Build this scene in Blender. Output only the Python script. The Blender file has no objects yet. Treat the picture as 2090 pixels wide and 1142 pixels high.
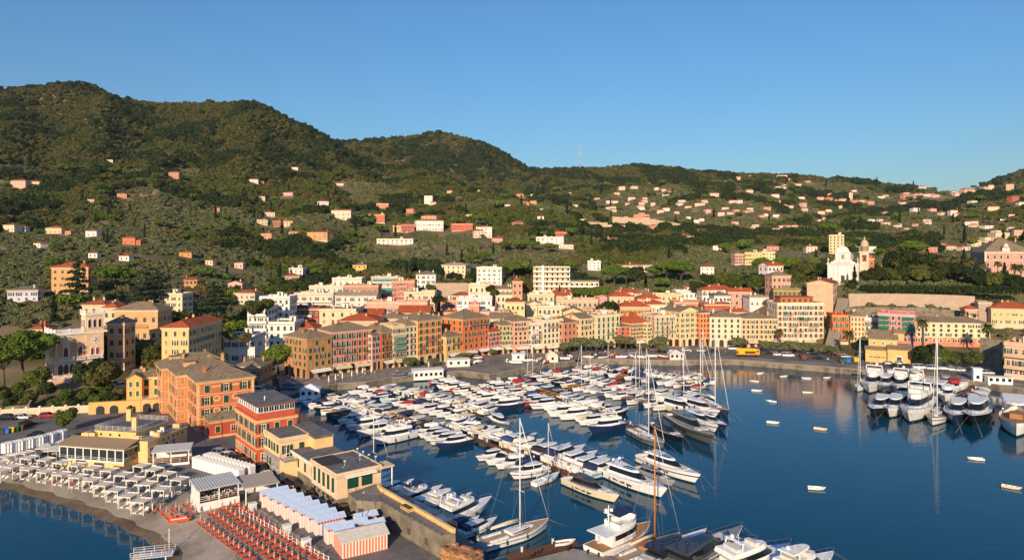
import bpy, math, random
import numpy as np
from mathutils import Vector, Matrix
from mathutils.geometry import tessellate_polygon
R = math.radians
random.seed(7); rng = np.random.default_rng(7)
SC = bpy.context.scene
COL = SC.collection

# ------------------------------------------------------------------ camera, sky, sun, exposure
F, H, U0, V0 = 1412.0, 50.0, 1045.0, 500.0      # survey: focal length in photo pixels, eye height, axis column, horizon row
cam_d = bpy.data.cameras.new('camera'); cam = bpy.data.objects.new('camera', cam_d); COL.objects.link(cam)
cam.location = (0, 0, H); cam.rotation_euler = (R(90), 0, 0)
cam_d.sensor_fit = 'HORIZONTAL'; cam_d.sensor_width = 36.0; cam_d.lens = 36.0*F/2090.0
cam_d.shift_y = -(571.0-V0)/2090.0
cam_d.clip_start = 0.5; cam_d.clip_end = 20000
SC.camera = cam
SUN_EL, SUN_AZ = 19.0, 13.0                        # light travels toward +Y, turned AZ degrees toward +X
world = bpy.data.worlds.new('World'); SC.world = world; world.use_nodes = True
wn = world.node_tree; wn.nodes.clear()
sky = wn.nodes.new('ShaderNodeTexSky'); sky.sky_type = 'NISHITA'; sky.sun_disc = False
sky.sun_elevation = R(SUN_EL); sky.sun_rotation = R(180+SUN_AZ)
sky.altitude = 50; sky.air_density = 1.6; sky.dust_density = 0.3; sky.ozone_density = 10.5
bg = wn.nodes.new('ShaderNodeBackground'); bg.inputs['Strength'].default_value = 0.112
wo = wn.nodes.new('ShaderNodeOutputWorld')
wn.links.new(sky.outputs[0], bg.inputs[0]); wn.links.new(bg.outputs[0], wo.inputs[0])
sun_d = bpy.data.lights.new('sun', 'SUN'); sun = bpy.data.objects.new('sun', sun_d); COL.objects.link(sun)
sun_d.energy = 4.7; sun_d.angle = R(0.53); sun_d.color = (1.0, 0.77, 0.52)
ld = Vector((math.sin(R(SUN_AZ))*math.cos(R(SUN_EL)), math.cos(R(SUN_AZ))*math.cos(R(SUN_EL)), -math.sin(R(SUN_EL))))
sun.rotation_euler = ld.to_track_quat('-Z', 'Y').to_euler()
SC.view_settings.view_transform = 'Standard'; SC.view_settings.look = 'None'
SC.view_settings.exposure = 0.25; SC.view_settings.gamma = 1.0; SC.view_settings.use_curve_mapping = False
SC.render.engine = 'CYCLES'
SC.cycles.max_bounces = 6; SC.cycles.diffuse_bounces = 2; SC.cycles.glossy_bounces = 3; SC.cycles.transparent_max_bounces = 6
SC.cycles.sample_clamp_indirect = 4.0; SC.cycles.caustics_reflective = False; SC.cycles.caustics_refractive = False
SC.cycles.use_denoising = True
try: SC.cycles.denoiser = 'OPENIMAGEDENOISE'
except Exception: pass
SC.cycles.volume_step_rate = 20; SC.cycles.volume_max_steps = 16

# ------------------------------------------------------------------ survey helpers (photo ray -> place on the ground)
def GD(v, z): return (H-z)*F/(v-V0)
def G(u, v, z=2.2):
    d = GD(v, z); return Vector(((u-U0)/F*d, d, z))
def PD(u, d, z=0.0): return Vector(((u-U0)/F*d, d, z))
def ZV(v, d): return H-(v-V0)*d/F

# ------------------------------------------------------------------ scene helpers
def lin(c):
    if isinstance(c, str):
        c = [int(c[i:i+2], 16)/255 for i in (0, 2, 4)]
        c = [x/12.92 if x <= .04045 else ((x+.055)/1.055)**2.4 for x in c]
    return (c[0], c[1], c[2], 1.0)
def link(o): COL.objects.link(o); return o
def tag(o, label=None, cat=None, group=None, kind=None):
    if label: o['label'] = label
    if cat: o['category'] = cat
    if group: o['group'] = group
    if kind: o['kind'] = kind
    return o
def empty(name, loc=(0, 0, 0), rz=0.0, label=None, cat=None, group=None):
    o = bpy.data.objects.new(name, None); o.empty_display_size = .3
    o.location = loc; o.rotation_euler = (0, 0, rz); link(o)
    return tag(o, label, cat, group)
def mobj(name, mesh, parent=None, loc=(0, 0, 0), rz=0.0, sc=None):
    o = bpy.data.objects.new(name, mesh); o.location = loc; o.rotation_euler = (0, 0, rz)
    if sc: o.scale = sc if hasattr(sc, '__len__') else (sc, sc, sc)
    if parent: o.parent = parent
    return link(o)
_kids = {}
def copy_tree(root, loc, rz, label=None, group=None, sc=None):
    c = root.copy(); link(c); c.location = loc; c.rotation_euler = (0, 0, rz)
    if sc: c.scale = sc if hasattr(sc, '__len__') else (sc, sc, sc)
    if label: c['label'] = label
    if group: c['group'] = group
    if root.name not in _kids: _kids[root.name] = [(k, list(k.children)) for k in root.children]
    for k, subs in _kids[root.name]:
        kc = k.copy(); kc.parent = c; link(kc)
        for s in subs:
            s2 = s.copy(); s2.parent = kc; link(s2)
    return c
ORD = ('first second third fourth fifth sixth seventh eighth ninth tenth eleventh twelfth thirteenth fourteenth fifteenth sixteenth '
       'seventeenth eighteenth nineteenth twentieth twenty-first twenty-second twenty-third twenty-fourth twenty-fifth twenty-sixth '
       'twenty-seventh twenty-eighth twenty-ninth thirtieth thirty-first thirty-second thirty-third thirty-fourth thirty-fifth').split()

class MB:
    """collects faces of one mesh"""
    def __init__(s): s.v = []; s.f = []; s.m = []; s.mats = []; s.sm = []
    def mi(s, mat):
        for i, q in enumerate(s.mats):
            if q is mat: return i
        s.mats.append(mat); return len(s.mats)-1
    def add(s, vs, fs, mat, smooth=False):
        b = len(s.v); s.v.extend([tuple(p) for p in vs]); k = s.mi(mat)
        for f in fs: s.f.append([i+b for i in f]); s.m.append(k); s.sm.append(smooth)
    def box(s, x0, y0, z0, x1, y1, z1, mat, rz=0.0, o=(0, 0)):
        p = [(x0, y0), (x1, y0), (x1, y1), (x0, y1)]
        if rz:
            c, n = math.cos(rz), math.sin(rz); p = [(x*c-y*n, x*n+y*c) for x, y in p]
        p = [(x+o[0], y+o[1]) for x, y in p]
        s.add([(x, y, z0) for x, y in p]+[(x, y, z1) for x, y in p],
              [(3, 2, 1, 0), (4, 5, 6, 7), (0, 1, 5, 4), (1, 2, 6, 5), (2, 3, 7, 6), (3, 0, 4, 7)], mat); return s
    def prism(s, pts, z0, z1, mat, topmat=None):
        n = len(pts); a = sum(pts[i][0]*pts[(i+1) % n][1]-pts[(i+1) % n][0]*pts[i][1] for i in range(n))
        if a < 0: pts = pts[::-1]
        vs = [(p[0], p[1], z0) for p in pts]+[(p[0], p[1], z1) for p in pts]
        s.add(vs, [(i, (i+1) % n, n+(i+1) % n, n+i) for i in range(n)]+[tuple(range(n))[::-1]], mat)
        tri = tessellate_polygon([[Vector((p[0], p[1], 0)) for p in pts]])
        out = []
        for t in tri:
            q = [pts[i] for i in t]
            ar = (q[1][0]-q[0][0])*(q[2][1]-q[0][1])-(q[2][0]-q[0][0])*(q[1][1]-q[0][1])
            out.append(tuple(t) if ar > 0 else tuple(t)[::-1])
        s.add([(p[0], p[1], z1) for p in pts], out, topmat or mat); return s
    def extr(s, prof, x0, x1, mat, axis='x'):
        """profile of (y,z) pulled along x"""
        n = len(prof)
        if axis == 'x': vs = [(x0, p[0], p[1]) for p in prof]+[(x1, p[0], p[1]) for p in prof]
        else: vs = [(p[0], x0, p[1]) for p in prof]+[(p[0], x1, p[1]) for p in prof]
        s.add(vs, [(i, (i+1) % n, n+(i+1) % n, n+i) for i in range(n)]+[tuple(range(n))[::-1], tuple(range(n, 2*n))], mat); return s
    def tube(s, pts, r, mat, n=6, r2=None, smooth=True, cap=True):
        pts = [Vector(p) for p in pts]; m = len(pts); vs = []; r2 = r if r2 is None else r2
        for i, p in enumerate(pts):
            d = (pts[min(i+1, m-1)]-pts[max(i-1, 0)]).normalized()
            a = d.orthogonal().normalized() if abs(d.z) < .95 else Vector((1, 0, 0)); a = (a-d*a.dot(d)).normalized(); b = d.cross(a)
            rr = r+(r2-r)*i/max(1, m-1)
            for k in range(n):
                t = 2*math.pi*k/n; vs.append(p+(a*math.cos(t)+b*math.sin(t))*rr)
        fs = [(i*n+k, i*n+(k+1) % n, (i+1)*n+(k+1) % n, (i+1)*n+k) for i in range(m-1) for k in range(n)]
        if cap: fs += [tuple(range(n))[::-1], tuple(range((m-1)*n, m*n))]
        s.add(vs, fs, mat, smooth); return s
    def lathe(s, prof, mat, n=12, c=(0, 0), smooth=True):
        vs = []
        for r, z in prof:
            for k in range(n):
                t = 2*math.pi*k/n; vs.append((c[0]+r*math.cos(t), c[1]+r*math.sin(t), z))
        m = len(prof)
        s.add(vs, [(i*n+k, i*n+(k+1) % n, (i+1)*n+(k+1) % n, (i+1)*n+k) for i in range(m-1) for k in range(n)]
              + [tuple(range(n))[::-1], tuple(range((m-1)*n, m*n))], mat, smooth); return s
    def ball(s, c, r, mat, n=8, sz=1.0):
        prof = [(max(1e-3, r*math.sin(math.pi*i/6)), c[2]-r*sz*math.cos(math.pi*i/6)) for i in range(7)]
        return s.lathe(prof, mat, n, (c[0], c[1]))
    def mesh(s, name):
        me = bpy.data.meshes.new(name); me.from_pydata(s.v, [], s.f)
        for m in s.mats: me.materials.append(m)
        me.polygons.foreach_set('material_index', s.m); me.polygons.foreach_set('use_smooth', s.sm); me.update(); return me
    def obj(s, name, parent=None, loc=(0, 0, 0), rz=0.0): return mobj(name, s.mesh(name), parent, loc, rz)

# ------------------------------------------------------------------ materials
_mats = {}
def nodes(name):
    m = bpy.data.materials.new(name); m.use_nodes = True; nt = m.node_tree
    return m, nt, nt.nodes['Principled BSDF'], (lambda t: nt.nodes.new('ShaderNode'+t)), nt.links.new
def mix(N, L, a, b, fac):
    x = N('Mix'); x.data_type = 'RGBA'
    for sock, val in ((x.inputs[6], a), (x.inputs[7], b), (x.inputs[0], fac)):
        if hasattr(val, 'is_output'): L(val, sock)
        else: sock.default_value = val
    return x.outputs[2]
def noise(N, L, scale, detail=4, vec=None, rough=.6):
    t = N('TexNoise'); t.inputs['Scale'].default_value = scale; t.inputs['Detail'].default_value = detail; t.inputs['Roughness'].default_value = rough
    if vec: L(vec, t.inputs['Vector'])
    return t.outputs['Fac']
def ramp(N, L, fac, a, b, ca=(0, 0, 0, 1), cb=(1, 1, 1, 1)):
    r = N('ValToRGB'); r.color_ramp.elements[0].position = a; r.color_ramp.elements[1].position = b
    r.color_ramp.elements[0].color = ca; r.color_ramp.elements[1].color = cb; L(fac, r.inputs[0]); return r.outputs[0]
def mul(c, k): return (min(1, c[0]*k), min(1, c[1]*k), min(1, c[2]*k), 1)
def coords(N, L, scale=(1, 1, 1), kind='Object'):
    t = N('TexCoord'); m = N('Mapping'); m.inputs['Scale'].default_value = scale; L(t.outputs[kind], m.inputs[0]); return m.outputs[0]
def plain(c, rough=.6, metal=0.0, var=.12, key=None, spec=.5):
    k = ('plain', c, rough, metal)
    if k in _mats: return _mats[k]
    m, nt, b, N, L = nodes('paint_'+str(c)); col = lin(c)
    b.inputs['Roughness'].default_value = rough; b.inputs['Metallic'].default_value = metal; b.inputs['Specular IOR Level'].default_value = spec
    f = noise(N, L, 1.7, 3, coords(N, L))
    L(mix(N, L, mul(col, 1-var), mul(col, 1+var), ramp(N, L, f, .3, .7)), b.inputs['Base Color'])
    _mats[k] = m; return m
def plaster(c, dirt=.35):
    k = ('plaster', c)
    if k in _mats: return _mats[k]
    m, nt, b, N, L = nodes('plaster_'+str(c)); col = lin(c); g_ = .3*col[0]+.6*col[1]+.1*col[2]; col = tuple(.84*x+.16*g_*q for x, q in zip(col[:3], (1.04, 1, .92))); col = (min(.9, col[0]*1.03), col[1]*.94, col[2]*.96, 1); b.inputs['Roughness'].default_value = .92; b.inputs['Specular IOR Level'].default_value = .2
    a = mix(N, L, mul(col, .86), mul(col, 1.1), ramp(N, L, noise(N, L, .35, 5, coords(N, L)), .3, .7))
    s = noise(N, L, .9, 4, coords(N, L, (1.6, 1.6, .12)))
    dull = (col[0]*.62+.02, col[1]*.6+.02, col[2]*.58+.02, 1)
    L(mix(N, L, a, dull, ramp(N, L, s, .52, .85, (0, 0, 0, 1), (dirt, dirt, dirt, 1))), b.inputs['Base Color'])
    _mats[k] = m; return m
def rooftile(c, rows=2.6):
    k = ('roof', c)
    if k in _mats: return _mats[k]
    m, nt, b, N, L = nodes('roof_'+str(c)); col = lin(c); b.inputs['Roughness'].default_value = .9; b.inputs['Specular IOR Level'].default_value = .2
    v = N('TexVoronoi'); v.inputs['Scale'].default_value = rows; L(coords(N, L), v.inputs['Vector'])
    sep = N('SeparateColor'); L(v.outputs['Color'], sep.inputs[0])
    a = mix(N, L, mul(col, .72), mul(col, 1.28), sep.outputs[0])
    big = noise(N, L, .25, 5, coords(N, L))
    dark = (col[0]*.5+.012, col[1]*.55+.012, col[2]*.6+.01, 1)
    L(mix(N, L, a, dark, ramp(N, L, big, .45, .8, (0, 0, 0, 1), (.6, .6, .6, 1))), b.inputs['Base Color'])
    bp = N('Bump'); bp.inputs['Strength'].default_value = .5; bp.inputs['Distance'].default_value = .08
    L(v.outputs['Distance'], bp.inputs['Height']); L(bp.outputs[0], b.inputs['Normal'])
    _mats[k] = m; return m
def ground_mat(name, c1, c2, scale, c3=None, s3=.05, bump=.03, bscale=8, rough=.9):
    m, nt, b, N, L = nodes(name); b.inputs['Roughness'].default_value = rough; b.inputs['Specular IOR Level'].default_value = .2
    co = coords(N, L)
    a = mix(N, L, lin(c1), lin(c2), ramp(N, L, noise(N, L, scale, 8, co, .7), .35, .65))
    if c3: a = mix(N, L, a, lin(c3), ramp(N, L, noise(N, L, s3, 5, co), .45, .65))
    L(a, b.inputs['Base Color'])
    bp = N('Bump'); bp.inputs['Distance'].default_value = bump; L(noise(N, L, bscale, 4, co), bp.inputs['Height']); L(bp.outputs[0], b.inputs['Normal'])
    return m
def glassy(c=(.012, .016, .02), rough=.06):
    k = ('glass', c)
    if k in _mats: return _mats[k]
    m, nt, b, N, L = nodes('glass'); b.inputs['Base Color'].default_value = (*c, 1); b.inputs['Roughness'].default_value = rough
    b.inputs['Specular IOR Level'].default_value = .6; _mats[k] = m; return m
def foliage(name, c1, c2, c3):
    m, nt, b, N, L = nodes(name); b.inputs['Roughness'].default_value = .75; b.inputs['Specular IOR Level'].default_value = .15
    oi = N('ObjectInfo'); r = N('ValToRGB'); e = r.color_ramp.elements
    e[0].color = lin(c1); e[1].color = lin(c3); x = e.new(.5); x.color = lin(c2); L(oi.outputs['Random'], r.inputs[0])
    g = N('NewGeometry'); a = mix(N, L, r.outputs[0], (0, 0, 0, 1), 0.0)
    hs = N('HueSaturation'); L(r.outputs[0], hs.inputs['Color'])
    mp = N('MapRange'); mp.inputs[3].default_value = .6; mp.inputs[4].default_value = 1.45; L(g.outputs['Random Per Island'], mp.inputs[0]); L(mp.outputs[0], hs.inputs['Value'])
    L(hs.outputs[0], b.inputs['Base Color'])
    tr = N('BsdfTranslucent'); L(hs.outputs[0], tr.inputs[0]); ms = N('MixShader'); ms.inputs[0].default_value = .22
    out = nt.nodes['Material Output']; L(b.outputs[0], ms.inputs[1]); L(tr.outputs[0], ms.inputs[2]); L(ms.outputs[0], out.inputs[0])
    return m
GLASS = glassy(); WHITE = plain('f2efe8', .45); STEEL = plain('b8bcc0', .3, .8); DARK = plain('1d1f22', .5); WOOD = plain('7a4a2a', .7)
GREEN = plain('1d4a38', .6); WHITEP = plain('e9e2d4', .7)
SLATE = rooftile('8c7a62'); TERRA = rooftile('b35a36'); BROWNT = rooftile('9a5a3c'); TARMAC_ROOF = rooftile('757170', 1.2); GRAVEL_ROOF = rooftile('a89a86', 3)
RUST = plain('8d4a2e', .8)
# ------------------------------------------------------------------ terrain (height table by bearing and distance)
DL = np.array([150, 200, 225, 260, 280, 300, 318, 330, 345, 380, 420, 520, 650, 800, 1000, 1250, 1500, 1800, 2200, 2600, 3400], float)
def vz(v, d): return H-(v-V0)*d/F
def rowz(spec):
    """spec: dict distance -> z (number) or 'v..' row seen in the survey"""
    ds = sorted(spec); zs = [vz(float(spec[d][1:]), d) if isinstance(spec[d], str) else spec[d] for d in ds]
    return np.interp(DL, ds, zs)
TC = [-500, 0, 160, 250, 340, 500, 600, 700, 800, 900, 1000, 1100, 1300, 1500, 1600, 1700, 1800, 1900, 2000, 2090, 2500]
far = {1800: 300, 2200: 200, 2600: 160, 3400: 120}
TS = [
 {150: 1, 200: 3.5, 225: 9, 260: 14, 330: 24, 420: 37, 520: 52, 650: 76, 800: 110, 1000: 175, 1250: 275, 1500: 380, **far},
 {150: 1, 200: 2.6, 225: 8, 260: 'v700', 330: 'v610', 420: 'v552', 520: 'v506', 650: 'v456', 800: 'v405', 1000: 'v340', 1250: 'v255', 1500: 'v193', **far},
 {150: 1, 200: 2.0, 225: 6.5, 260: 11, 330: 'v612', 420: 'v555', 520: 'v508', 650: 'v458', 800: 'v405', 1000: 'v335', 1250: 'v245', 1500: 'v181', **far},
 {150: 1, 200: 1.6, 225: 5, 260: 9, 330: 'v620', 420: 'v560', 520: 'v510', 650: 'v460', 800: 'v410', 1000: 'v350', 1250: 'v270', 1500: 'v211', **far},
 {150: 1, 200: 1.4, 225: 2.4, 260: 6, 330: 'v640', 420: 'v575', 520: 'v520', 650: 'v470', 800: 'v415', 1000: 'v355', 1250: 'v275', 1500: 'v219', **far},
 {150: 1, 225: 1.2, 260: 1.6, 300: 3.5, 330: 8, 420: 'v603', 520: 'v550', 650: 'v500', 800: 'v450', 1000: 'v392', 1250: 'v300', 1500: 'v218', **far},
 {150: -3, 225: -3, 260: 1.0, 300: 2.5, 330: 6, 420: 'v615', 520: 'v562', 650: 'v510', 800: 'v456', 1000: 'v402', 1250: 'v328', 1500: 'v258', 1800: 300, 2200: 300, 2600: 260, 3400: 120},
 {150: -3, 260: -2, 300: 2, 330: 4.5, 420: 'v625', 520: 'v575', 650: 'v520', 800: 'v462', 1000: 'v414', 1250: 'v355', 1500: 'v302', 1800: 250, 2200: 'v297', 2600: 240, 3400: 120},
 {150: -3, 260: -3, 300: 1, 330: 3.5, 420: 9, 520: 'v580', 650: 'v524', 800: 'v466', 1000: 'v418', 1250: 'v362', 1500: 'v340', 1800: 200, 2200: 'v289', 2600: 300, 3400: 120},
 {150: -3, 260: -3, 300: .5, 330: 3, 420: 8, 520: 'v585', 650: 'v526', 800: 'v470', 1000: 'v425', 1250: 'v372', 1500: 'v366', 1800: 150, 2200: 'v277', 2600: 330, 3400: 120},
 {150: -3, 300: 0, 330: 2.4, 420: 8, 520: 'v588', 650: 'v530', 800: 'v475', 1000: 'v432', 1250: 'v398', 1500: 'v397', 1800: 150, 2200: 'v305', 2600: 250, 3400: 120},
 {150: -3, 300: -2, 330: 2.1, 420: 9, 520: 'v590', 650: 'v535', 800: 'v480', 1000: 'v440', 1250: 'v425', 1500: 'v420', 1800: 'v392', 2200: 'v354', 2600: 200, 3400: 120},
 {150: -3, 300: -2, 330: 2, 420: 7, 520: 'v592', 650: 'v532', 800: 'v487', 1000: 'v460', 1250: 'v440', 1500: 'v415', 1800: 'v380', 2200: 'v345', 2600: 200, 3400: 120},
 {150: -3, 300: -2, 330: 2.1, 380: 8, 420: 'v620', 520: 'v570', 650: 'v520', 800: 'v490', 1000: 'v462', 1250: 'v435', 1500: 'v410', 1800: 'v383', 2200: 'v361', 2600: 200, 3400: 120},
 {150: -3, 300: -1, 325: 1.5, 345: 8, 380: 20, 420: 'v580', 520: 'v550', 650: 'v514', 800: 'v490', 1000: 'v463', 1250: 'v435', 1500: 'v407', 1800: 'v380', 2200: 'v362', 2600: 190, 3400: 110},
 {150: -3, 260: -3, 300: 0.5, 318: 1.5, 335: 10, 380: 27.5, 420: 29, 520: 'v540', 650: 'v510', 800: 'v490', 1000: 'v465', 1250: 'v435', 1500: 'v405', 1800: 'v380', 2200: 'v372', 2600: 180, 3400: 110},
 {150: -3, 225: -3, 260: -.5, 285: 1.2, 300: 4, 330: 14, 380: 28, 420: 29, 520: 'v538', 650: 'v508', 800: 'v488', 1000: 'v460', 1250: 'v430', 1500: 'v402', 1800: 'v384', 2200: 'v382', 2600: 190, 3400: 110},
 {150: -3, 225: -3, 260: -.5, 280: 1.2, 300: 6, 330: 15, 380: 28, 420: 29, 520: 'v535', 650: 'v505', 800: 'v485', 1000: 'v455', 1250: 'v425', 1500: 'v404', 1800: 'v392', 2200: 'v394', 2600: 210, 3400: 110},
 {150: -3, 225: -3, 260: 0, 280: 3, 300: 7, 330: 12, 345: 15, 380: 29, 420: 31, 520: 'v532', 650: 'v503', 800: 'v478', 1000: 'v445', 1250: 'v412', 1500: 'v393', 1800: 180, 2200: 190, 2600: 'v382', 3400: 130},
 {150: -3, 225: -3, 255: 0, 280: 5, 300: 9, 330: 12.5, 345: 15, 380: 30, 420: 32, 520: 'v530', 650: 'v500', 800: 'v470', 1000: 'v435', 1250: 'v405', 1500: 'v387', 1800: 185, 2200: 230, 2600: 'v352', 3400: 160},
 {150: -3, 225: -1, 260: 4, 300: 14, 330: 20, 380: 31, 420: 34, 520: 46, 650: 64, 800: 84, 1000: 110, 1250: 145, 1500: 180, 1800: 200, 2200: 300, 2600: 420, 3400: 300},
]
TZ = np.array([rowz(s) for s in TS]); TCa = np.array(TC, float)
def _pchip(xs, ys, xq):
    """monotone cubic along last axis of ys (n,) at xq"""
    h = np.diff(xs); d = np.diff(ys)/h
    m = np.zeros_like(ys); m[0] = d[0]; m[-1] = d[-1]
    for i in range(1, len(xs)-1):
        if d[i-1]*d[i] > 0:
            w1 = 2*h[i]+h[i-1]; w2 = h[i]+2*h[i-1]; m[i] = (w1+w2)/(w1/d[i-1]+w2/d[i])
    k = np.clip(np.searchsorted(xs, xq)-1, 0, len(xs)-2); t = (xq-xs[k])/h[k]; t = np.clip(t, 0, 1)
    return ((1+2*t)*(1-t)**2)*ys[k]+t*(1-t)**2*h[k]*m[k]+t*t*(3-2*t)*ys[k+1]+t*t*(t-1)*h[k]*m[k+1]
# dense lookup grid: columns every 10 px, distances log-spaced
LU = np.arange(-500, 2501, 10.0); LDn = 260; LDs = np.exp(np.linspace(math.log(150), math.log(3400), LDn))
_t1 = np.array([_pchip(DL, r, LDs) for r in TZ])
_t2 = np.array([_pchip(TCa, _t1[:, j], LU) for j in range(LDn)]).T      # (nu, nd)
# spurs and gullies on the wooded hills
_gu, _gd = np.meshgrid(LU, LDs, indexing='ij'); _X = (_gu-U0)/F*_gd
def _vn(x, y, s, seed):
    r = np.random.default_rng(seed); T = r.random((64, 64)); x = x/s; y = y/s
    xi = np.floor(x).astype(int); yi = np.floor(y).astype(int); fx = x-xi; fy = y-yi; fx = fx*fx*(3-2*fx); fy = fy*fy*(3-2*fy)
    g = lambda a, b: T[a % 64, b % 64]
    return (g(xi, yi)*(1-fx)+g(xi+1, yi)*fx)*(1-fy)+(g(xi, yi+1)*(1-fx)+g(xi+1, yi+1)*fx)*fy-.5
_amp = np.clip((_gd-420)/1000, 0, 1)
_rid = np.abs(_vn(_X+.35*_gd, _gd*.45, 150, 5))*2-.5
_t2 = _t2+_amp*(_rid*34*np.clip((_gd-600)/500, .15, 1)+_vn(_X, _gd, 70, 6)*20+_vn(_X, _gd, 260, 8)*26)-_amp*np.clip((_gd-1300)/300, 0, 1)*0
# pull the skyline columns back to the surveyed ridge
_row = V0-(_t2-H)*F/LDs[None, :]
_base = np.array([_pchip(TCa, _t1[:, j], LU) for j in range(LDn)]).T
for i in range(len(LU)):
    a = np.min(_row[i]); b = np.min(V0-(_base[i]-H)*F/LDs); k = np.argmin(_row[i]); dz = (a-b)*LDs[k]/F
    _t2[i] += dz*np.clip((LDs-500)/(LDs[k]-500+1e-6), 0, 1.1)
ROW = V0-(_t2-H)*F/LDs[None, :]
def tz_ud(u, d):
    a = np.clip((np.asarray(u, float)-LU[0])/10, 0, len(LU)-1.001); b = np.clip(np.log(np.asarray(d, float)/150)/math.log(3400/150)*(LDn-1), 0, LDn-1.001)
    i = a.astype(int); j = b.astype(int); fa = a-i; fb = b-j
    return (_t2[i, j]*(1-fa)+_t2[i+1, j]*fa)*(1-fb)+(_t2[i, j+1]*(1-fa)+_t2[i+1, j+1]*fa)*fb
def tz(x, y): return tz_ud(U0+F*np.asarray(x)/np.asarray(y), y)
def on_terrain(u, v, dmin=330):
    """first place along the survey ray (u,v) where the land comes up to it"""
    ds = np.exp(np.linspace(math.log(dmin), math.log(3000), 1500)); z = tz_ud(np.full_like(ds, u), ds); r = V0-(z-H)*F/ds
    k = np.argmax(r <= v)
    if r[k] > v: k = int(np.argmin(r))
    return PD(u, ds[k], float(z[k]))

m, nt, b, N, L = nodes('hillside_soil'); b.inputs['Roughness'].default_value = .95; b.inputs['Specular IOR Level'].default_value = .1
co = coords(N, L)
a_ = mix(N, L, lin((.09, .09, .036)), lin((.17, .15, .068)), ramp(N, L, noise(N, L, .05, 8, co, .7), .35, .65))
a_ = mix(N, L, a_, lin((.27, .19, .11)), ramp(N, L, noise(N, L, .018, 6, co), .48, .6))
L(a_, b.inputs['Base Color']); SOIL = m
def grid_mesh(name, us, ds, mat):
    uu, dd = np.meshgrid(us, ds, indexing='ij'); z = tz_ud(uu.ravel(), dd.ravel()); x = ((uu-U0)/F*dd).ravel()
    vs = np.stack([x, dd.ravel(), z], 1); n = len(ds)
    fs = [(i*n+j, (i+1)*n+j, (i+1)*n+j+1, i*n+j+1) for i in range(len(us)-1) for j in range(n-1)]
    me = bpy.data.meshes.new(name); me.from_pydata(vs.tolist(), [], fs); me.materials.append(mat)
    me.polygons.foreach_set('use_smooth', [True]*len(fs)); me.update(); return me
_ds = np.exp(np.linspace(math.log(150), math.log(3390), 150))
terrain = mobj('hills', grid_mesh('hills', np.arange(-480, 2481, 15.0), _ds, SOIL)); tag(terrain, kind='structure')

# ------------------------------------------------------------------ sea
m, nt, b, N, L = nodes('sea_water'); b.inputs['Base Color'].default_value = (.0002, .056, .104, 1); b.inputs['Roughness'].default_value = .05
b.inputs['IOR'].default_value = 1.31; b.inputs['Specular IOR Level'].default_value = .5
co = coords(N, L, (.5, 1.0, 1)); n1 = noise(N, L, .9, 4, co, .55); n2 = noise(N, L, .13, 3, co)
ad = N('Math'); ad.operation = 'MULTIPLY_ADD'; L(n2, ad.inputs[0]); ad.inputs[1].default_value = 1.6; L(n1, ad.inputs[2])
bp = N('Bump'); bp.inputs['Strength'].default_value = 1; bp.inputs['Distance'].default_value = .026; L(ad.outputs[0], bp.inputs['Height']); L(bp.outputs[0], b.inputs['Normal'])
WATER = m
mb = MB(); mb.add([(-2500, 20, 0), (2500, 20, 0), (2500, 420, 0), (-2500, 420, 0)], [(0, 1, 2, 3)], WATER)
tag(mb.obj('sea'), kind='structure')
# the sea goes on behind the eye
mb = MB(); mb.add([(-2500, -4000, 0), (2500, -4000, 0), (2500, 20, 0), (-2500, 20, 0)], [(0, 1, 2, 3)], WATER)
tag(mb.obj('open_sea'), kind='structure')

# ------------------------------------------------------------------ beach, promontory, quay
PEBBLE = ground_mat('beach_pebbles', '9a9083', 'b0a698', 2.0, '83776a', .08, .06, 5)
WETSAND = ground_mat('wet_shingle', '6a5c4a', '84745e', 1.2, '574a3c', .1, .04, 4, .5)
ASPHALT = ground_mat('asphalt', '6c6865', '827e7a', .6, '5e5a57', .07, .01, 20)
PAVING = ground_mat('stone_paving', '8a8177', '9c9286', .5, '756c62', .1, .02, 9)
QSTONE = ground_mat('quay_stone', '8b8377', 'a59a8a', .8, '6f675c', .3, .08, 2)
CONCRETE = ground_mat('concrete', '9a9084', 'aba193', .5, '857a6d', .15, .02, 6)
STONEWALL = ground_mat('stone_wall', '7d7364', '9a8f7d', 1.6, '655c50', .4, .12, 2.2)
shore = [(-150, 975), (-80, 985), (0, 993), (53, 1009), (143, 1036), (222, 1065), (265, 1086), (328, 1120), (350, 1150), (375, 1250), (400, 1500)]
inland = [(-150, 925), (-80, 930), (0, 936), (70, 925), (180, 935), (310, 975), (400, 1010), (520, 1030), (640, 1110), (740, 1200), (980, 1500)]
def poly_at(pl, t):
    seg = np.hypot(np.diff([p[0] for p in pl]), np.diff([p[1] for p in pl])); s = np.concatenate([[0], np.cumsum(seg)]); q = t*s[-1]
    return np.interp(q, s, [p[0] for p in pl]), np.interp(q, s, [p[1] for p in pl])
mbB = MB(); mbW = MB(); nS = 60; rows = []
for i in range(nS+1):
    t = i/nS; a = G(*poly_at(shore, t), 0.0); c = G(*poly_at(inland, t), 2.15); d = (c-a); d.z = 0; ln = d.length; d /= ln
    wob = .5*math.sin(i*1.7)+.35*math.sin(i*3.1+1)
    r = [a-d*14+Vector((0, 0, -2.4)), a+d*wob*.6+Vector((0, 0, -.02)), a+d*(2.3+wob)+Vector((0, 0, .42)), a+d*(5.5+wob)+Vector((0, 0, .95)), a+d*min(9, ln*.6)+Vector((0, 0, 1.75)), Vector((c.x, c.y, 2.05)), Vector((c.x, c.y, 2.05))+d*2]
    rows.append(r)
for i in range(nS):
    for k in range(6):
        q = [rows[i][k], rows[i+1][k], rows[i+1][k+1], rows[i][k+1]]
        (mbW if k < 2 else mbB).add(q, [(0, 1, 2, 3)], WETSAND if k < 2 else PEBBLE, True)
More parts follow.
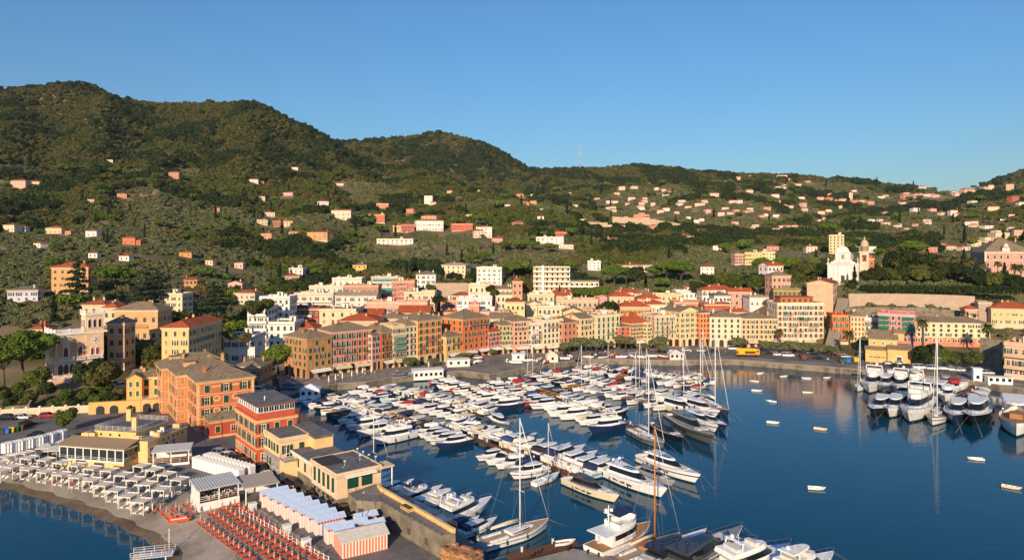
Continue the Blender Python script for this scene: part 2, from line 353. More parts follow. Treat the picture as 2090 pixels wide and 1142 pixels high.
tag(mbW.obj('wet_shore'), kind='structure'); tag(mbB.obj('beach'), kind='structure')
FOAM = plain('dfe3e4', .8)
mb = MB()
for i in range(nS):                                     # thin broken surf line along the shingle
    if i > 22:
        a, c = rows[i][1], rows[i+1][1]; d = (rows[i][2]-rows[i][1]).normalized(); n = 6
        for k in range(n):
            p = a.lerp(c, k/n); q = a.lerp(c, (k+1)/n); w = .02+.16*random.random()*abs(math.sin(i*.7)); o = .12*math.sin(k*1.1+i*6.6)
            mb.add([p+d*(-.5+o)+Vector((0, 0, .03-p.z)), q+d*(-.5+o)+Vector((0, 0, .03-q.z)), q+d*(-.5+o+w)+Vector((0, 0, .05-q.z)), p+d*(-.5+o+w)+Vector((0, 0, .05-p.z))], [(0, 1, 2, 3)], FOAM)
tag(mb.obj('surf'), 'thin white surf along the shingle beach', kind='stuff')

def xy(p): return (p[0], p[1])
mole_edge = [(1010, 1500), (1000, 1200), (985, 1122), (930, 1094), (798, 1044), (750, 1012), (705, 960), (640, 890), (600, 852), (580, 818)]
back = [(560, 800), (520, 740), (330, 770), (200, 800), (0, 805), (-150, 800)]
prom = [xy(G(u, v, 2.1)) for u, v in inland]+[xy(G(u, v, 1.5)) for u, v in mole_edge]+[xy(G(u, v, 2.1)) for u, v in back]
mb = MB(); mb.prism(prom, -3, 2.1, STONEWALL, ASPHALT); tag(mb.obj('promontory_ground'), kind='structure')
quay = [(575, 815), (613, 806), (652, 797), (689, 789), (747, 786), (800, 776), (850, 771), (905, 766), (940, 762), (1000, 770), (1070, 757), (1126, 748), (1186, 739), (1245, 738), (1370, 741), (1500, 739), (1613, 748), (1771, 761), (1980, 782), (2040, 792), (2130, 806), (2400, 850)]
qp = [xy(G(u, v, 1.0)) for u, v in quay]
bk = [xy(PD(u, 365 if u < 1500 else 330)) for u, v in quay[::-1]]
bk[-1] = xy(G(560, 740, 2)); bk[-2] = xy(G(590, 715, 2))
mb = MB(); mb.prism(qp+bk, -3, 2.0, STONEWALL, PAVING); tag(mb.obj('quay'), kind='structure')
# kerb stones along the quay edge, one by one
mb = MB(); mb.box(-.98, -.35, 0, .98, .35, .28, CONCRETE); kerb_me = mb.mesh('kerb_stone')
qo = empty('quay_kerb', (0, 0, 0), 0, None, None); tag(qo, kind='structure')
for i in range(2, len(qp)-2):
    a, c = Vector(qp[i]), Vector(qp[i+1]); d = c-a; n = max(1, int(d.length/2)); an = math.atan2(d.y, d.x)
    for k in range(n):
        p = a.lerp(c, (k+.5)/n); nr = Vector((-d.y, d.x)).normalized()*.4
        mobj('kerb_stone', kerb_me, qo, (p.x+nr.x, p.y+nr.y, 1.98), an, (d.length/n/2, 1, 1))
# asphalt road along the far quay
rd = [(1380, 728), (1500, 726), (1613, 735), (1771, 747), (1980, 767), (2130, 787)]
rb = [(2130, 762), (1980, 747), (1771, 731), (1613, 718), (1500, 712), (1380, 714)]
mb = MB(); mb.prism([xy(G(u, v, 2)) for u, v in rd+rb], 1.5, 2.02, ASPHALT); tag(mb.obj('quay_road'), kind='structure')
# ------------------------------------------------------------------ vegetation
BARK = plain((.10, .075, .055), .95)
FOL = {
 'wood': foliage('leaf_wood', (.066, .088, .022), (.1, .115, .028), (.145, .105, .04)),
 'dark': foliage('leaf_dark', (.022, .042, .012), (.034, .056, .015), (.05, .066, .018)),
 'olive': foliage('leaf_olive', (.125, .15, .064), (.16, .18, .08), (.19, .175, .074)),
 'pine': foliage('leaf_pine', (.10, .165, .02), (.125, .19, .026), (.15, .2, .03)),
 'green': foliage('leaf_green', (.07, .115, .02), (.095, .14, .024), (.13, .14, .03)),
 'cyp': foliage('leaf_cypress', (.016, .032, .014), (.022, .04, .016), (.03, .048, .018)),
 'palm': foliage('leaf_palm', (.10, .12, .03), (.13, .13, .04), (.15, .13, .045)),
 'cedar': foliage('leaf_cedar', (.035, .06, .03), (.045, .07, .036), (.05, .075, .034)),
}
def leaf_cloud(lobes, n, size, seed, flat=.35, up=.3):
    """n leaf-clump faces through the volume of ellipsoid lobes [(cx,cy,cz,rx,ry,rz)] as arrays"""
    r = np.random.default_rng(seed); L_ = np.array(lobes); w = L_[:, 3]*L_[:, 4]+L_[:, 3]*L_[:, 5]; k = r.choice(len(L_), n, p=w/w.sum())
    d = r.normal(size=(n, 3)); d /= np.linalg.norm(d, axis=1)[:, None]; d[:, 2] = np.where(d[:, 2] < -.35, -d[:, 2]*.6, d[:, 2])
    rad = r.random(n)**flat; rad = .55+.5*rad
    c = L_[k, :3]+d*L_[k, 3:]*rad[:, None]
    nm = d+r.normal(size=(n, 3))*.55; nm[:, 2] += up; nm /= np.linalg.norm(nm, axis=1)[:, None]
    a = np.cross(nm, r.normal(size=(n, 3))); a /= np.linalg.norm(a, axis=1)[:, None]; b = np.cross(nm, a)
    s = size*(.6+.8*r.random(n))[:, None]; bend = nm*s*.25
    vs = np.stack([c-a*s-bend, c-b*s*.75+bend*.5, c+a*s-bend, c+b*s*.75+bend*.5], 1).reshape(-1, 3)
    return vs, np.arange(4*n).reshape(n, 4)
def cloud_mesh(name, lobes, n, size, seed, mat, core=True, coremat=None, **k):
    vs, fs = leaf_cloud(lobes, n, size, seed, **k); vs = vs.tolist(); fs = fs.tolist()
    if core:                                              # ragged inner mass so the crown is not see-through everywhere
        r = np.random.default_rng(seed+1)
        for (cx, cy, cz, rx, ry, rz) in lobes:
            b0 = len(vs); ns, nr = 7, 4
            for i in range(nr+1):
                ph = math.pi*i/nr
                for j in range(ns):
                    th = 2*math.pi*j/ns+i*.4; q = .74+.2*r.random()
                    vs.append((cx+rx*q*math.sin(ph)*math.cos(th), cy+ry*q*math.sin(ph)*math.sin(th), cz-rz*q*math.cos(ph)))
            for i in range(nr):
                for j in range(ns): fs.append((b0+i*ns+j, b0+i*ns+(j+1) % ns, b0+(i+1)*ns+(j+1) % ns, b0+(i+1)*ns+j))
    me = bpy.data.meshes.new(name); me.from_pydata(vs, [], fs); me.materials.append(mat); me.update(); return me
def rlobes(seed, n, R_, hz, z0, lo=.45, hi=.7):
    r = random.Random(seed); out = [(0, 0, z0+hz*.45, R_*.62, R_*.62, hz*.45)]
    for i in range(n):
        t = 2*math.pi*(i+r.random()*.6)/n; q = R_*(.42+.2*r.random()); s = R_*(lo+(hi-lo)*r.random()); z = z0+hz*(.25+.55*r.random())
        out.append((q*math.cos(t), q*math.sin(t), z, s, s, s*.8*hz/R_/1.6+.2*R_))
    return out
# small crowns for the woods (instanced as one mass)
PROTO = bpy.data.collections.new('wood_kinds')
def proto(name, me):
    o = bpy.data.objects.new(name, me); PROTO.objects.link(o); return o
wk = []
for i in range(4): wk.append(cloud_mesh('a_wood%d' % i, rlobes(i, 5, 1.0, 1.25, .05), 230, .2, i, FOL['wood']))
for i in range(3): wk.append(cloud_mesh('b_dark%d' % i, rlobes(20+i, 5, 1.0, 1.5, .05), 230, .2, 20+i, FOL['dark']))
for i in range(3): wk.append(cloud_mesh('c_olive%d' % i, rlobes(40+i, 5, 1.0, 1.0, .05), 210, .19, 40+i, FOL['olive']))
for i in range(2): wk.append(cloud_mesh('d_green%d' % i, rlobes(60+i, 5, 1.0, 1.1, .05), 230, .2, 60+i, FOL['green']))
wk.append(cloud_mesh('e_pine', [(0, 0, 1.35, 1.0, 1.0, .5), (.5, .2, 1.45, .6, .6, .45), (-.5, -.2, 1.4, .6, .6, .45)], 240, .18, 70, FOL['pine']))
wk.append(cloud_mesh('f_cypress', [(0, 0, .7, .26, .26, .7), (0, 0, 1.6, .24, .24, .8), (0, 0, 2.4, .15, .15, .6)], 200, .12, 80, FOL['cyp']))
for k, me in enumerate(wk): proto(me.name, me)
NK = len(wk)
def scatter(name, pts, rot, scl, idx, label, cat):
    me = bpy.data.meshes.new(name); me.vertices.add(len(pts)); me.vertices.foreach_set('co', np.asarray(pts, np.float32).ravel())
    for nm, ty, arr in (('rot', 'FLOAT', rot), ('scl', 'FLOAT', scl), ('kidx', 'INT', idx)):
        at = me.attributes.new(nm, ty, 'POINT'); at.data.foreach_set('value', np.asarray(arr, np.float32 if ty == 'FLOAT' else np.int32))
    me.update(); o = mobj(name, me); ng = bpy.data.node_groups.new(name, 'GeometryNodeTree')
    ng.interface.new_socket('Geometry', in_out='INPUT', socket_type='NodeSocketGeometry'); ng.interface.new_socket('Geometry', in_out='OUTPUT', socket_type='NodeSocketGeometry')
    N = ng.nodes.new; L = ng.links.new; gi = N('NodeGroupInput'); go = N('NodeGroupOutput'); ip = N('GeometryNodeInstanceOnPoints'); ci = N('GeometryNodeCollectionInfo')
    ci.inputs['Collection'].default_value = PROTO; ci.inputs['Separate Children'].default_value = True; ci.inputs['Reset Children'].default_value = True
    def attr(nm, ty):
        a = N('GeometryNodeInputNamedAttribute'); a.data_type = ty; a.inputs['Name'].default_value = nm; return a.outputs[0]
    cx = N('ShaderNodeCombineXYZ'); L(attr('rot', 'FLOAT'), cx.inputs[2])
    L(gi.outputs[0], ip.inputs['Points']); L(ci.outputs[0], ip.inputs['Instance']); ip.inputs['Pick Instance'].default_value = True
    L(attr('kidx', 'INT'), ip.inputs['Instance Index']); L(cx.outputs[0], ip.inputs['Rotation']); L(attr('scl', 'FLOAT'), ip.inputs['Scale']); L(ip.outputs[0], go.inputs[0])
    md = o.modifiers.new('scatter', 'NODES'); md.node_group = ng
    return tag(o, label, cat, kind='stuff')
# keep-out discs (houses, roads) filled by the builders before the woods are sown
KEEP = []
def keep(x, y, r): KEEP.append((x, y, r))
CLEAR = []                                               # survey outlines of ground without wild trees: (polygon)
def inpoly(u, v, pl):
    c = np.zeros(len(u), bool); n = len(pl)
    for i in range(n):
        x1, y1 = pl[i]; x2, y2 = pl[(i+1) % n]
        k = ((y1 > v) != (y2 > v)) & (u < (x2-x1)*(v-y1)/(y2-y1+1e-9)+x1); c ^= k
    return c
def sow_woods():
    P = []; RT = []; S = []; K = []
    # jittered cells in (bearing, log distance): crowns grow with distance so that far woods stay cheap
    d = 245.0
    while d < 2700:
        cell = 4.6+(d-245)*.0042; cell = min(cell, 11.5)
        x0, x1 = (-120-U0)/F*d, (2210-U0)/F*d; n = int((x1-x0)/cell)
        x = x0+(np.arange(n)+rng.random(n))*cell; y = d+(rng.random(n)-.5)*cell
        P.append(np.stack([x, y, np.full(n, cell)], 1)); d += cell*.92
    A = np.concatenate(P); x, y, cell = A.T; u = U0+F*x/y; z = tz(x, y); v = V0-(z-H)*F/y
    ok = (z > 5.0) & (rng.random(len(x)) < .97)
    hid = np.zeros(len(x), bool)                          # far behind a crest: never seen, not sown
    ii = np.clip(((u-LU[0])/10).astype(int), 0, len(LU)-1); cm = np.minimum.accumulate(ROW, axis=1)
    jj = np.clip((np.log(y/150)/math.log(3400/150)*(LDn-1)).astype(int), 0, LDn-1)
    hid = v-26*700/y > cm[ii, np.maximum(jj-2, 0)]+6
    ok &= ~hid
    for pl in CLEAR: ok &= ~inpoly(u, v, pl)
    A = A[ok]; x, y, cell = A.T; u = u[ok]; v = v[ok]; z = z[ok]
    if KEEP:
        KA = np.array(KEEP); keepm = np.ones(len(x), bool)
        for kx, ky, kr in KA: keepm &= (x-kx)**2+(y-ky)**2 > kr*kr
        x, y, z, u, v, cell = x[keepm], y[keepm], z[keepm], u[keepm], v[keepm], cell[keepm]
    n = len(x); q = rng.random(n); big = _vn(x, y, 60, 31)+.6*_vn(x, y, 24, 32); olive = _vn(x, y, 110, 33)+.5*_vn(x, y, 45, 34)
    # woods on the upper slopes, olives and gardens on the lower ones
    wline = np.interp(u, [0, 250, 500, 700, 900, 1100, 1300, 1500, 1700, 1900, 2090], [335, 345, 350, 365, 392, 392, 372, 372, 372, 385, 370])
    upper = v < wline+18*_vn(x, y, 90, 35)
    idx = np.empty(n, int)
    kind_u = np.where(big+.5*q-.25 > .12, 1, 0)
    kind_l = np.where(olive > -.06, 2, np.where(big > .08, 1, np.where(q < .5, 0, 3)))
    kind = np.where(upper, kind_u, kind_l)
    kind = np.where((~upper) & (q > .993), 4, kind); kind = np.where((~upper) & (q < .004), 5, kind)
    st = np.array([0, 4, 7, 10, 12, 13]); ct = np.array([4, 3, 3, 2, 1, 1]); idx = st[kind]+(rng.random(n)*ct[kind]).astype(int)
    scl = cell*np.array([.64, .78, .48, .58, .8, .75])[kind]*(.7+.6*rng.random(n))
    clr = (~upper) & (_vn(x, y, 38, 51)+.5*_vn(x, y, 15, 52) > .3)
    thin = ((kind == 2) & (rng.random(n) < .26)) | (clr & (rng.random(n) < .75)); m_ = ~thin
    pts = np.stack([x, y, z-.25*scl], 1)[m_]
    scatter('wooded_hillside', pts, rng.random(n)[m_]*6.28, scl[m_], idx[m_], 'olive groves and mixed woods covering the hills behind the town', 'woods')
    return int(m_.sum())
# single trees ----------------------------------------------------------
def limb_tree(mb, h, r, seed, crown_r, z1, n=6, lean=0.0):
    rr = random.Random(seed); top = Vector((lean*h, 0, h)); mb.tube([(0, 0, -.6), (lean*h*.2, .0, h*.45), top], r, BARK, 7, r*.55)
    for i in range(n):
        t = 2*math.pi*i/n+rr.random(); q = crown_r*(.5+.35*rr.random()); mid = top.lerp(Vector((q*math.cos(t), q*math.sin(t), z1)), .5)+Vector((0, 0, -.1*h))
        mb.tube([top*.9, mid, (top.x+q*math.cos(t), q*math.sin(t), z1)], r*.42, BARK, 5, r*.12)
_tp = {}
def tree_kind(kind, var):
    """meshes of crown and trunk for a tree about 1 unit = 1 m"""
    k = (kind, var)
    if k in _tp: return _tp[k]
    sd = var*13+5; r = random.Random(sd); mb = MB()
    if kind == 'pine':                                      # umbrella pine, 12 m tall, 11 m wide
        limb_tree(mb, 6.0, .36, sd, 4.4, 9.0, 8, .06*(var-1)); lob = [(0, 0, 9.6, 3.4, 3.4, 2.5)]
        for i in range(9): t = 2*math.pi*i/9+r.random()*.4; q = 3.3+1.1*r.random(); lob.append((q*math.cos(t), q*math.sin(t), 8.5+1.2*r.random(), 1.9+r.random()*.7, 1.9+r.random()*.7, 1.5+.5*r.random()))
        for i in range(4): t = 2*math.pi*i/4+r.random(); lob.append((1.7*math.cos(t), 1.7*math.sin(t), 10.6+.5*r.random(), 1.9, 1.9, 1.3))
        cr = cloud_mesh('crown', lob, 2600, .34, sd, FOL['pine'], up=.1)
    elif kind == 'dome':                                    # old broad pine with a deep round crown
        limb_tree(mb, 4.4, .42, sd, 4.2, 7.5, 8, .05); lob = rlobes(sd, 11, 5.6, 7.0, 4.6, .34, .5)
        cr = cloud_mesh('crown', lob, 3600, .36, sd, FOL['pine'], up=.1)
    elif kind == 'cyp':
        mb.tube([(0, 0, -.6), (0, 0, 2)], .2, BARK, 6); lob = [(0, 0, 2.6, 1.05, 1.05, 2.2), (0.1, 0, 5.5, 1.1, 1.1, 2.6), (0, .05, 8.6, .8, .8, 2.2), (0, 0, 10.8, .4, .4, 1.4)]
        cr = cloud_mesh('crown', lob, 900, .3, sd, FOL['cyp'])
    elif kind == 'palm':
        mb.tube([(0, 0, -.6), (.15, 0, 4), (.1, .05, 8.4)], .3, BARK, 8, .22); vs = []; fs = []
        for i in range(46):
            t = 2*math.pi*i*.382; el = .95-i*.036; ln = 3.0+.5*r.random(); pts = []
            for s in range(6):
                q = s/5; e = el-1.35*q*q; pts.append((q*ln*math.cos(.25*el+.1)*1.0, 8.4+ln*q*math.sin(el)-1.3*q*q*(1.2-el*.4)))
            for s in range(5):
                (r0, z0), (r1, z1) = pts[s], pts[s+1]; w0 = .5*math.sin(math.pi*(s/5*.85+.12)); w1 = .5*math.sin(math.pi*((s+1)/5*.85+.12)); c, n_ = math.cos(t), math.sin(t)
                for sd_ in (-1, 1):
                    b0 = len(vs); vs += [(r0*c, r0*n_, z0), (r1*c, r1*n_, z1), (r1*c-n_*w1*sd_, r1*n_+c*w1*sd_, z1-.35*w1), (r0*c-n_*w0*sd_, r0*n_+c*w0*sd_, z0-.35*w0)]; fs.append((b0, b0+1, b0+2, b0+3))
        cr = bpy.data.meshes.new('crown'); cr.from_pydata(vs, [], fs); cr.materials.append(FOL['palm']); cr.update()
    elif kind == 'cedar':
        mb.tube([(0, 0, -.6), (0, 0, 13)], .45, BARK, 7, .12); lob = []
        for i in range(15):
            z = 3+i*.72; q = 5.2*(1-i/17)+.4; t = i*2.4; lob.append((q*.5*math.cos(t), q*.5*math.sin(t), z, q*.62, q*.62, .75)); mb.tube([(0, 0, z-.4), (q*.8*math.cos(t), q*.8*math.sin(t), z)], .1, BARK, 4, .04)
        cr = cloud_mesh('crown', lob, 2200, .36, sd, FOL['cedar'], core=False, up=.5)
    else:                                                   # broadleaf: round crown on a short trunk; 'holm' dark, 'street' clipped, 'olive', 'green'
        fm = {'holm': 'dark', 'street': 'olive', 'olive': 'olive', 'green': 'green', 'wood': 'wood'}[kind]
        tr_h = {'street': 2.6, 'olive': 1.3}.get(kind, 2.0); R_ = {'street': 3.0, 'olive': 2.3}.get(kind, 3.0); hz = {'street': 2.6, 'olive': 3.0}.get(kind, 5.0)
        limb_tree(mb, tr_h, .2, sd, R_*.7, tr_h+hz*.55, 6); lob = rlobes(sd, 8, R_, hz, tr_h-.2, .38, .58)
        cr = cloud_mesh('crown', lob, 1500, .3, sd, FOL[fm])
    _tp[k] = (cr, mb.mesh('trunk')); return _tp[k]
TNAME = {'dome': 'umbrella_pine', 'pine': 'umbrella_pine', 'cyp': 'cypress_tree', 'palm': 'palm_tree', 'cedar': 'cedar_tree', 'holm': 'holm_oak', 'street': 'street_tree', 'olive': 'olive_tree', 'green': 'garden_tree', 'wood': 'garden_tree'}
TH = {'dome': 11.6, 'pine': 12.3, 'cyp': 12.0, 'palm': 10.6, 'cedar': 14, 'holm': 7.0, 'street': 5.2, 'olive': 4.3, 'green': 7.0, 'wood': 7.0}
_tc = [0]
def tree(kind, loc, h, label, group=None, wide=1.0, cat=None):
    _tc[0] += 1; cr, tr = tree_kind(kind, _tc[0] % 3); s = h/TH[kind]
    o = empty(TNAME[kind], loc, random.random()*6.28, label, cat or {'palm': 'palm tree', 'dome': 'pine tree', 'pine': 'pine tree', 'cyp': 'cypress tree'}.get(kind, 'tree'), group); o.scale = (s*wide, s*wide, s)
    c = mobj('crown', cr, o); mobj('trunk', tr, o)
    if kind == 'palm': q = min(1, 10.5/h); c.scale = (q, q, q); c.location.z = 8.4*(1-q)
    return o
# ------------------------------------------------------------------ building kit
_wm = {}
def win_mesh(kind, w, h, sh, trim, near=False):
    """window with its foot centre at the origin on the wall plane, outward = -Y"""
    w = round(w, 1); h = round(h, 1); k = (kind, w, h, sh, trim, near)
    if k in _wm: return _wm[k]
    mb = MB(); S = plain(sh, .6) if sh else GREEN; T = plaster(trim) if trim else WHITEP; t = .16
    arch = kind.startswith('a'); kk = kind[-1]
    def ring(t0, y):
        mb.box(-w/2-t0, y, -t0*.2, -w/2, .02, h, T); mb.box(w/2, y, -t0*.2, w/2+t0, .02, h, T)
        if not arch: mb.box(-w/2-t0, y-.01, h, w/2+t0, .02, h+t0, T)
        mb.box(-w/2-t0-.05, y-.08, -.12, w/2+t0+.05, .02, 0, T)
    if trim: ring(t, -.06)
    else: mb.box(-w/2-.1, -.1, -.1, w/2+.1, .02, 0, T)
    if arch:
        n = 8; a = [(w/2*math.cos(math.pi*i/n), h+w/2*math.sin(math.pi*i/n)) for i in range(n+1)]
        m_ = GLASS if kk in 'op' else S
        mb.add([(x, -.045, z) for x, z in a], [tuple(range(n+1))[::-1]], m_)
        o = [((w/2+t)*math.cos(math.pi*i/n), h+(w/2+t)*math.sin(math.pi*i/n)) for i in range(n+1)]
        for i in range(n):
            mb.add([(a[i][0], -.06, a[i][1]), (o[i][0], -.06, o[i][1]), (o[i+1][0], -.06, o[i+1][1]), (a[i+1][0], -.06, a[i+1][1]), (a[i][0], 0, a[i][1]), (a[i+1][0], 0, a[i+1][1]), (o[i][0], 0, o[i][1]), (o[i+1][0], 0, o[i+1][1])],
                   [(0, 3, 2, 1), (0, 4, 5, 3), (1, 2, 7, 6)], T)
    if kk == 'c':
        if not near:
            for s in (-1, 1): mb.box(min(0, s*w/2)+.015, -.075, .02, max(0, s*w/2)-.015, .02, h-.02, S)
        else: mb.box(-w/2, -.02, 0, w/2, .02, h, GLASS)
    elif kk in 'op':
        mb.box(-w/2, -.02, 0, w/2, .02, h, GLASS)
        f = .07; W_ = WHITE
        mb.box(-w/2, -.04, 0, -w/2+f, .02, h, W_); mb.box(w/2-f, -.04, 0, w/2, .02, h, W_); mb.box(-f/2, -.045, 0, f/2, .02, h, W_); mb.box(-w/2+f, -.042, h-f, w/2-f, .02, h, W_); mb.box(-w/2+f, -.043, h*.6, w/2-f, .02, h*.6+f, W_)
        if kk == 'o' and not near:
            for s in (-1, 1):
                x = s*(w/2+t*.6+w/4); mb.box(x-w/4+.01, -.1, 0, x+w/4-.01, -.061, h, S)
    elif kk == 'b':                                         # bricked-up painted window
        mb.box(-w/2, -.03, 0, w/2, .02, h, plain('b08c62', .8))
    _wm[k] = mb.mesh('window'); return _wm[k]
_sm = {}
def shutter_mesh(w, h, sh):
    k = (round(w, 2), round(h, 2), sh)
    if k in _sm: return _sm[k]
    mb = MB(); S = plain(sh, .6); w2 = w/2; f = .07
    mb.box(-w2, -.03, 0, -w2+f, .02, h, S); mb.box(w2-f, -.03, 0, w2, .02, h, S); mb.box(-w2+f, -.031, 0, w2-f, .02, f, S); mb.box(-w2+f, -.031, h-f, w2-f, .02, h, S); mb.box(-w2+f, -.032, h*.5-f/2, w2-f, .02, h*.5+f/2, S)
    n = int(h/.14)
    for i in range(n):
        z = f+(h-2*f)*i/n
        mb.add([(-w2+f, -.02, z), (w2-f, -.02, z), (w2-f, .012, z+.11), (-w2+f, .012, z+.11)], [(0, 1, 2, 3)], S)
    _sm[k] = mb.mesh('shutter'); return _sm[k]
def put_window(par, x, y, z, rz, kind, w, h, sh, trim, near=False):
    o = mobj('window', win_mesh(kind, w, h, sh, trim, near and kind in 'co'), par, (x, y, z), rz)
    if near and kind in 'co':
        for s in (-1, 1):
            xo = s*w/4 if kind == 'c' else s*(w/2+.1+w/4)
            mobj('shutter', shutter_mesh(w/2-.02, h-.02, sh), o, (xo, -.05 if kind == 'c' else -.1, .01))
    return o
_bm = {}
def balcony(par, x, y, z, rz, w, d=1.0, col='c9b79a', solid=None):
    k = (round(w, 1), d, col, solid)
    if k not in _bm:
        mb = MB(); M = plaster(col); I = plain('3a3a3c', .5)
        mb.box(-w/2, -d, -.16, w/2, .05, 0, M)
        for i in range(max(2, int(w/2.0)+1)):
            xx = -w/2+.2+(w-.4)*i/max(1, int(w/2.0)); mb.extr([(0, -.55), (0, -.16), (-d*.75, -.16)], xx-.08, xx+.08, M)
        if solid: S = plaster(solid); mb.box(-w/2, -d, 0, w/2, -d+.1, .95, S); mb.box(-w/2, -d+.1, 0, -w/2+.1, 0, .95, S); mb.box(w/2-.1, -d+.1, 0, w/2, 0, .95, S)
        else:
            for zz in (.08, .95): mb.box(-w/2, -d, zz, w/2, -d+.05, zz+.05, I); mb.box(-w/2, -d+.05, zz, -w/2+.05, 0, zz+.05, I); mb.box(w/2-.05, -d+.05, zz, w/2, 0, zz+.05, I)
            n = max(3, int(w/.28))
            for i in range(n+1): xx = -w/2+.01+(w-.05)*i/n; mb.box(xx, -d+.01, .13, xx+.03, -d+.04, .95, I)
        _bm[k] = mb.mesh('balcony')
    return mobj('balcony', _bm[k], par, (x, y, z), rz)
_am = {}
def awning(par, x, y, z, rz, w, col='e8e0cc', d=1.6, drop=.7, stripe=None):
    k = (round(w, 1), col, d, drop, stripe)
    if k not in _am:
        mb = MB(); n = max(2, int(w/.5)) if stripe else 1
        for i in range(n):
            M = plain(stripe if stripe and i % 2 else col, .8); a, b = -w/2+w*i/n, -w/2+w*(i+1)/n
            mb.add([(a, 0, 0), (b, 0, 0), (b, -d, -drop), (a, -d, -drop), (b, -d, -drop-.22), (a, -d, -drop-.22), (a, 0, -.04), (b, 0, -.04), (b, -d+.03, -drop-.05), (a, -d+.03, -drop-.05)],
                   [(0, 3, 2, 1), (3, 5, 4, 2), (6, 7, 8, 9)], M)
        for s in (-1, 1): mb.tube([(s*w*.48, -.02, -.75), (s*w*.48, -d, -drop)], .025, STEEL, 4)
        _am[k] = mb.mesh('awning')
    return mobj('awning', _am[k], par, (x, y, z), rz)
def chimney_mesh(col='c9a883', h=1.4):
    k = ('chim', col, h)
    if k not in _wm:
        mb = MB(); M = plaster(col); mb.box(-.35, -.3, -.8, .35, .3, h, M); mb.box(-.45, -.4, h, .45, .4, h+.12, plaster('9a8c78')); mb.box(-.28, -.23, h+.12, .28, .23, h+.35, M); mb.box(-.42, -.37, h+.35, .42, .37, h+.45, SLATE)
        _wm[k] = mb.mesh('chimney')
    return _wm[k]
def roof_part(par, kind, x0, y0, x1, y1, z, rh, mat, eave=.5, wallmat=None, chim=2, seed=0, cname='c9a883'):
    mb = MB(); a, b, c, d = x0-eave, y0-eave, x1+eave, y1+eave; w, l = c-a, d-b; E = plaster('d9c6a2')
    if kind == 'hip':
        mb.box(a, b, z, c, d, z+.18, E); q = z+.18
        if w >= l: r0, r1 = (a+l/2, (b+d)/2), (c-l/2, (b+d)/2)
        else: r0, r1 = ((a+c)/2, b+w/2), ((a+c)/2, d-w/2)
        if abs(w-l) < .4: r1 = (r0[0]+.2, r0[1])
        v = [(a, b, q), (c, b, q), (c, d, q), (a, d, q), (r0[0], r0[1], q+rh), (r1[0], r1[1], q+rh)]
        v = [(p[0]+(0.0 if i > 3 else (.06 if i in (1, 2) else -.06)), p[1]+(0 if i > 3 else (-.06 if i < 2 else .06)), p[2]-(0 if i > 3 else .05)) for i, p in enumerate(v)]
        if w >= l: fs = [(0, 1, 5, 4), (1, 2, 5), (2, 3, 4, 5), (3, 0, 4)]
        else: fs = [(0, 1, 4), (1, 2, 5, 4), (2, 3, 5), (3, 0, 4, 5)]
        mb.add(v, fs, mat)
        for i, j in ((0, 4), (1, 5 if w >= l else 4), (2, 5), (3, 4 if w >= l else 5), (4, 5)): mb.tube([v[i], v[j]], .11, mat, 5)
    elif kind in ('gx', 'gy'):                            # ridge along x or y
        t = .2
        if kind == 'gx':
            m_ = (b+d)/2; mb.extr([(b, z), (m_, z+rh), (d, z), (d, z+t), (m_, z+rh+t), (b, z+t)], a, c, mat)
            if wallmat: mb.extr([(y0, z-.05), (y1, z-.05), (m_, z-.05+rh*(y1-y0)/(d-b))], x0+.01, x1-.01, wallmat)
        else:
            m_ = (a+c)/2; mb.extr([(a, z), (a, z+t), (m_, z+rh+t), (c, z+t), (c, z), (m_, z+rh)], b, d, mat, 'y')
            if wallmat: mb.extr([(x0, z-.05), (m_, z-.05+rh*(x1-x0)/(c-a)), (x1, z-.05)], y0+.01, y1-.01, wallmat, 'y')
    elif kind == 'shed': mb.extr([(b, z), (b, z+.2), (d, z+rh+.2), (d, z+rh)], a, c, mat)
    else:                                                   # flat with parapet
        P = wallmat or E; hp = max(.35, rh); t = .25; a, b, c, d = x0-.12, y0-.12, x1+.12, y1+.12
        mb.box(a, b, z, c, d, z+.15, P); mb.box(a+t, b+t, z+.15, c-t, d-t, z+.2, mat)
        mb.box(a, b, z+.15, c, b+t, z+hp, P); mb.box(a, d-t, z+.15, c, d, z+hp, P); mb.box(a, b+t, z+.15, a+t, d-t, z+hp, P); mb.box(c-t, b+t, z+.15, c, d-t, z+hp, P)
    o = mb.obj('roof', par); rr = random.Random(seed)
    for i in range(chim):
        fx, fy = .15+.7*rr.random(), .3+.4*rr.random(); zz = z+(.2 if kind == 'flat' else rh*(.3+.5*(1-abs(fy-.5)*2)))
        mobj('chimney', chimney_mesh(cname, round(.9+.6*rr.random(), 1)), o, (x0+(x1-x0)*fx, y0+(y1-y0)*fy, zz), 0)
    return o
def frame_of(A, B):
    A = Vector((A[0], A[1])); B = Vector((B[0], B[1])); d = B-A; return A, d.length, math.atan2(d.y, d.x)
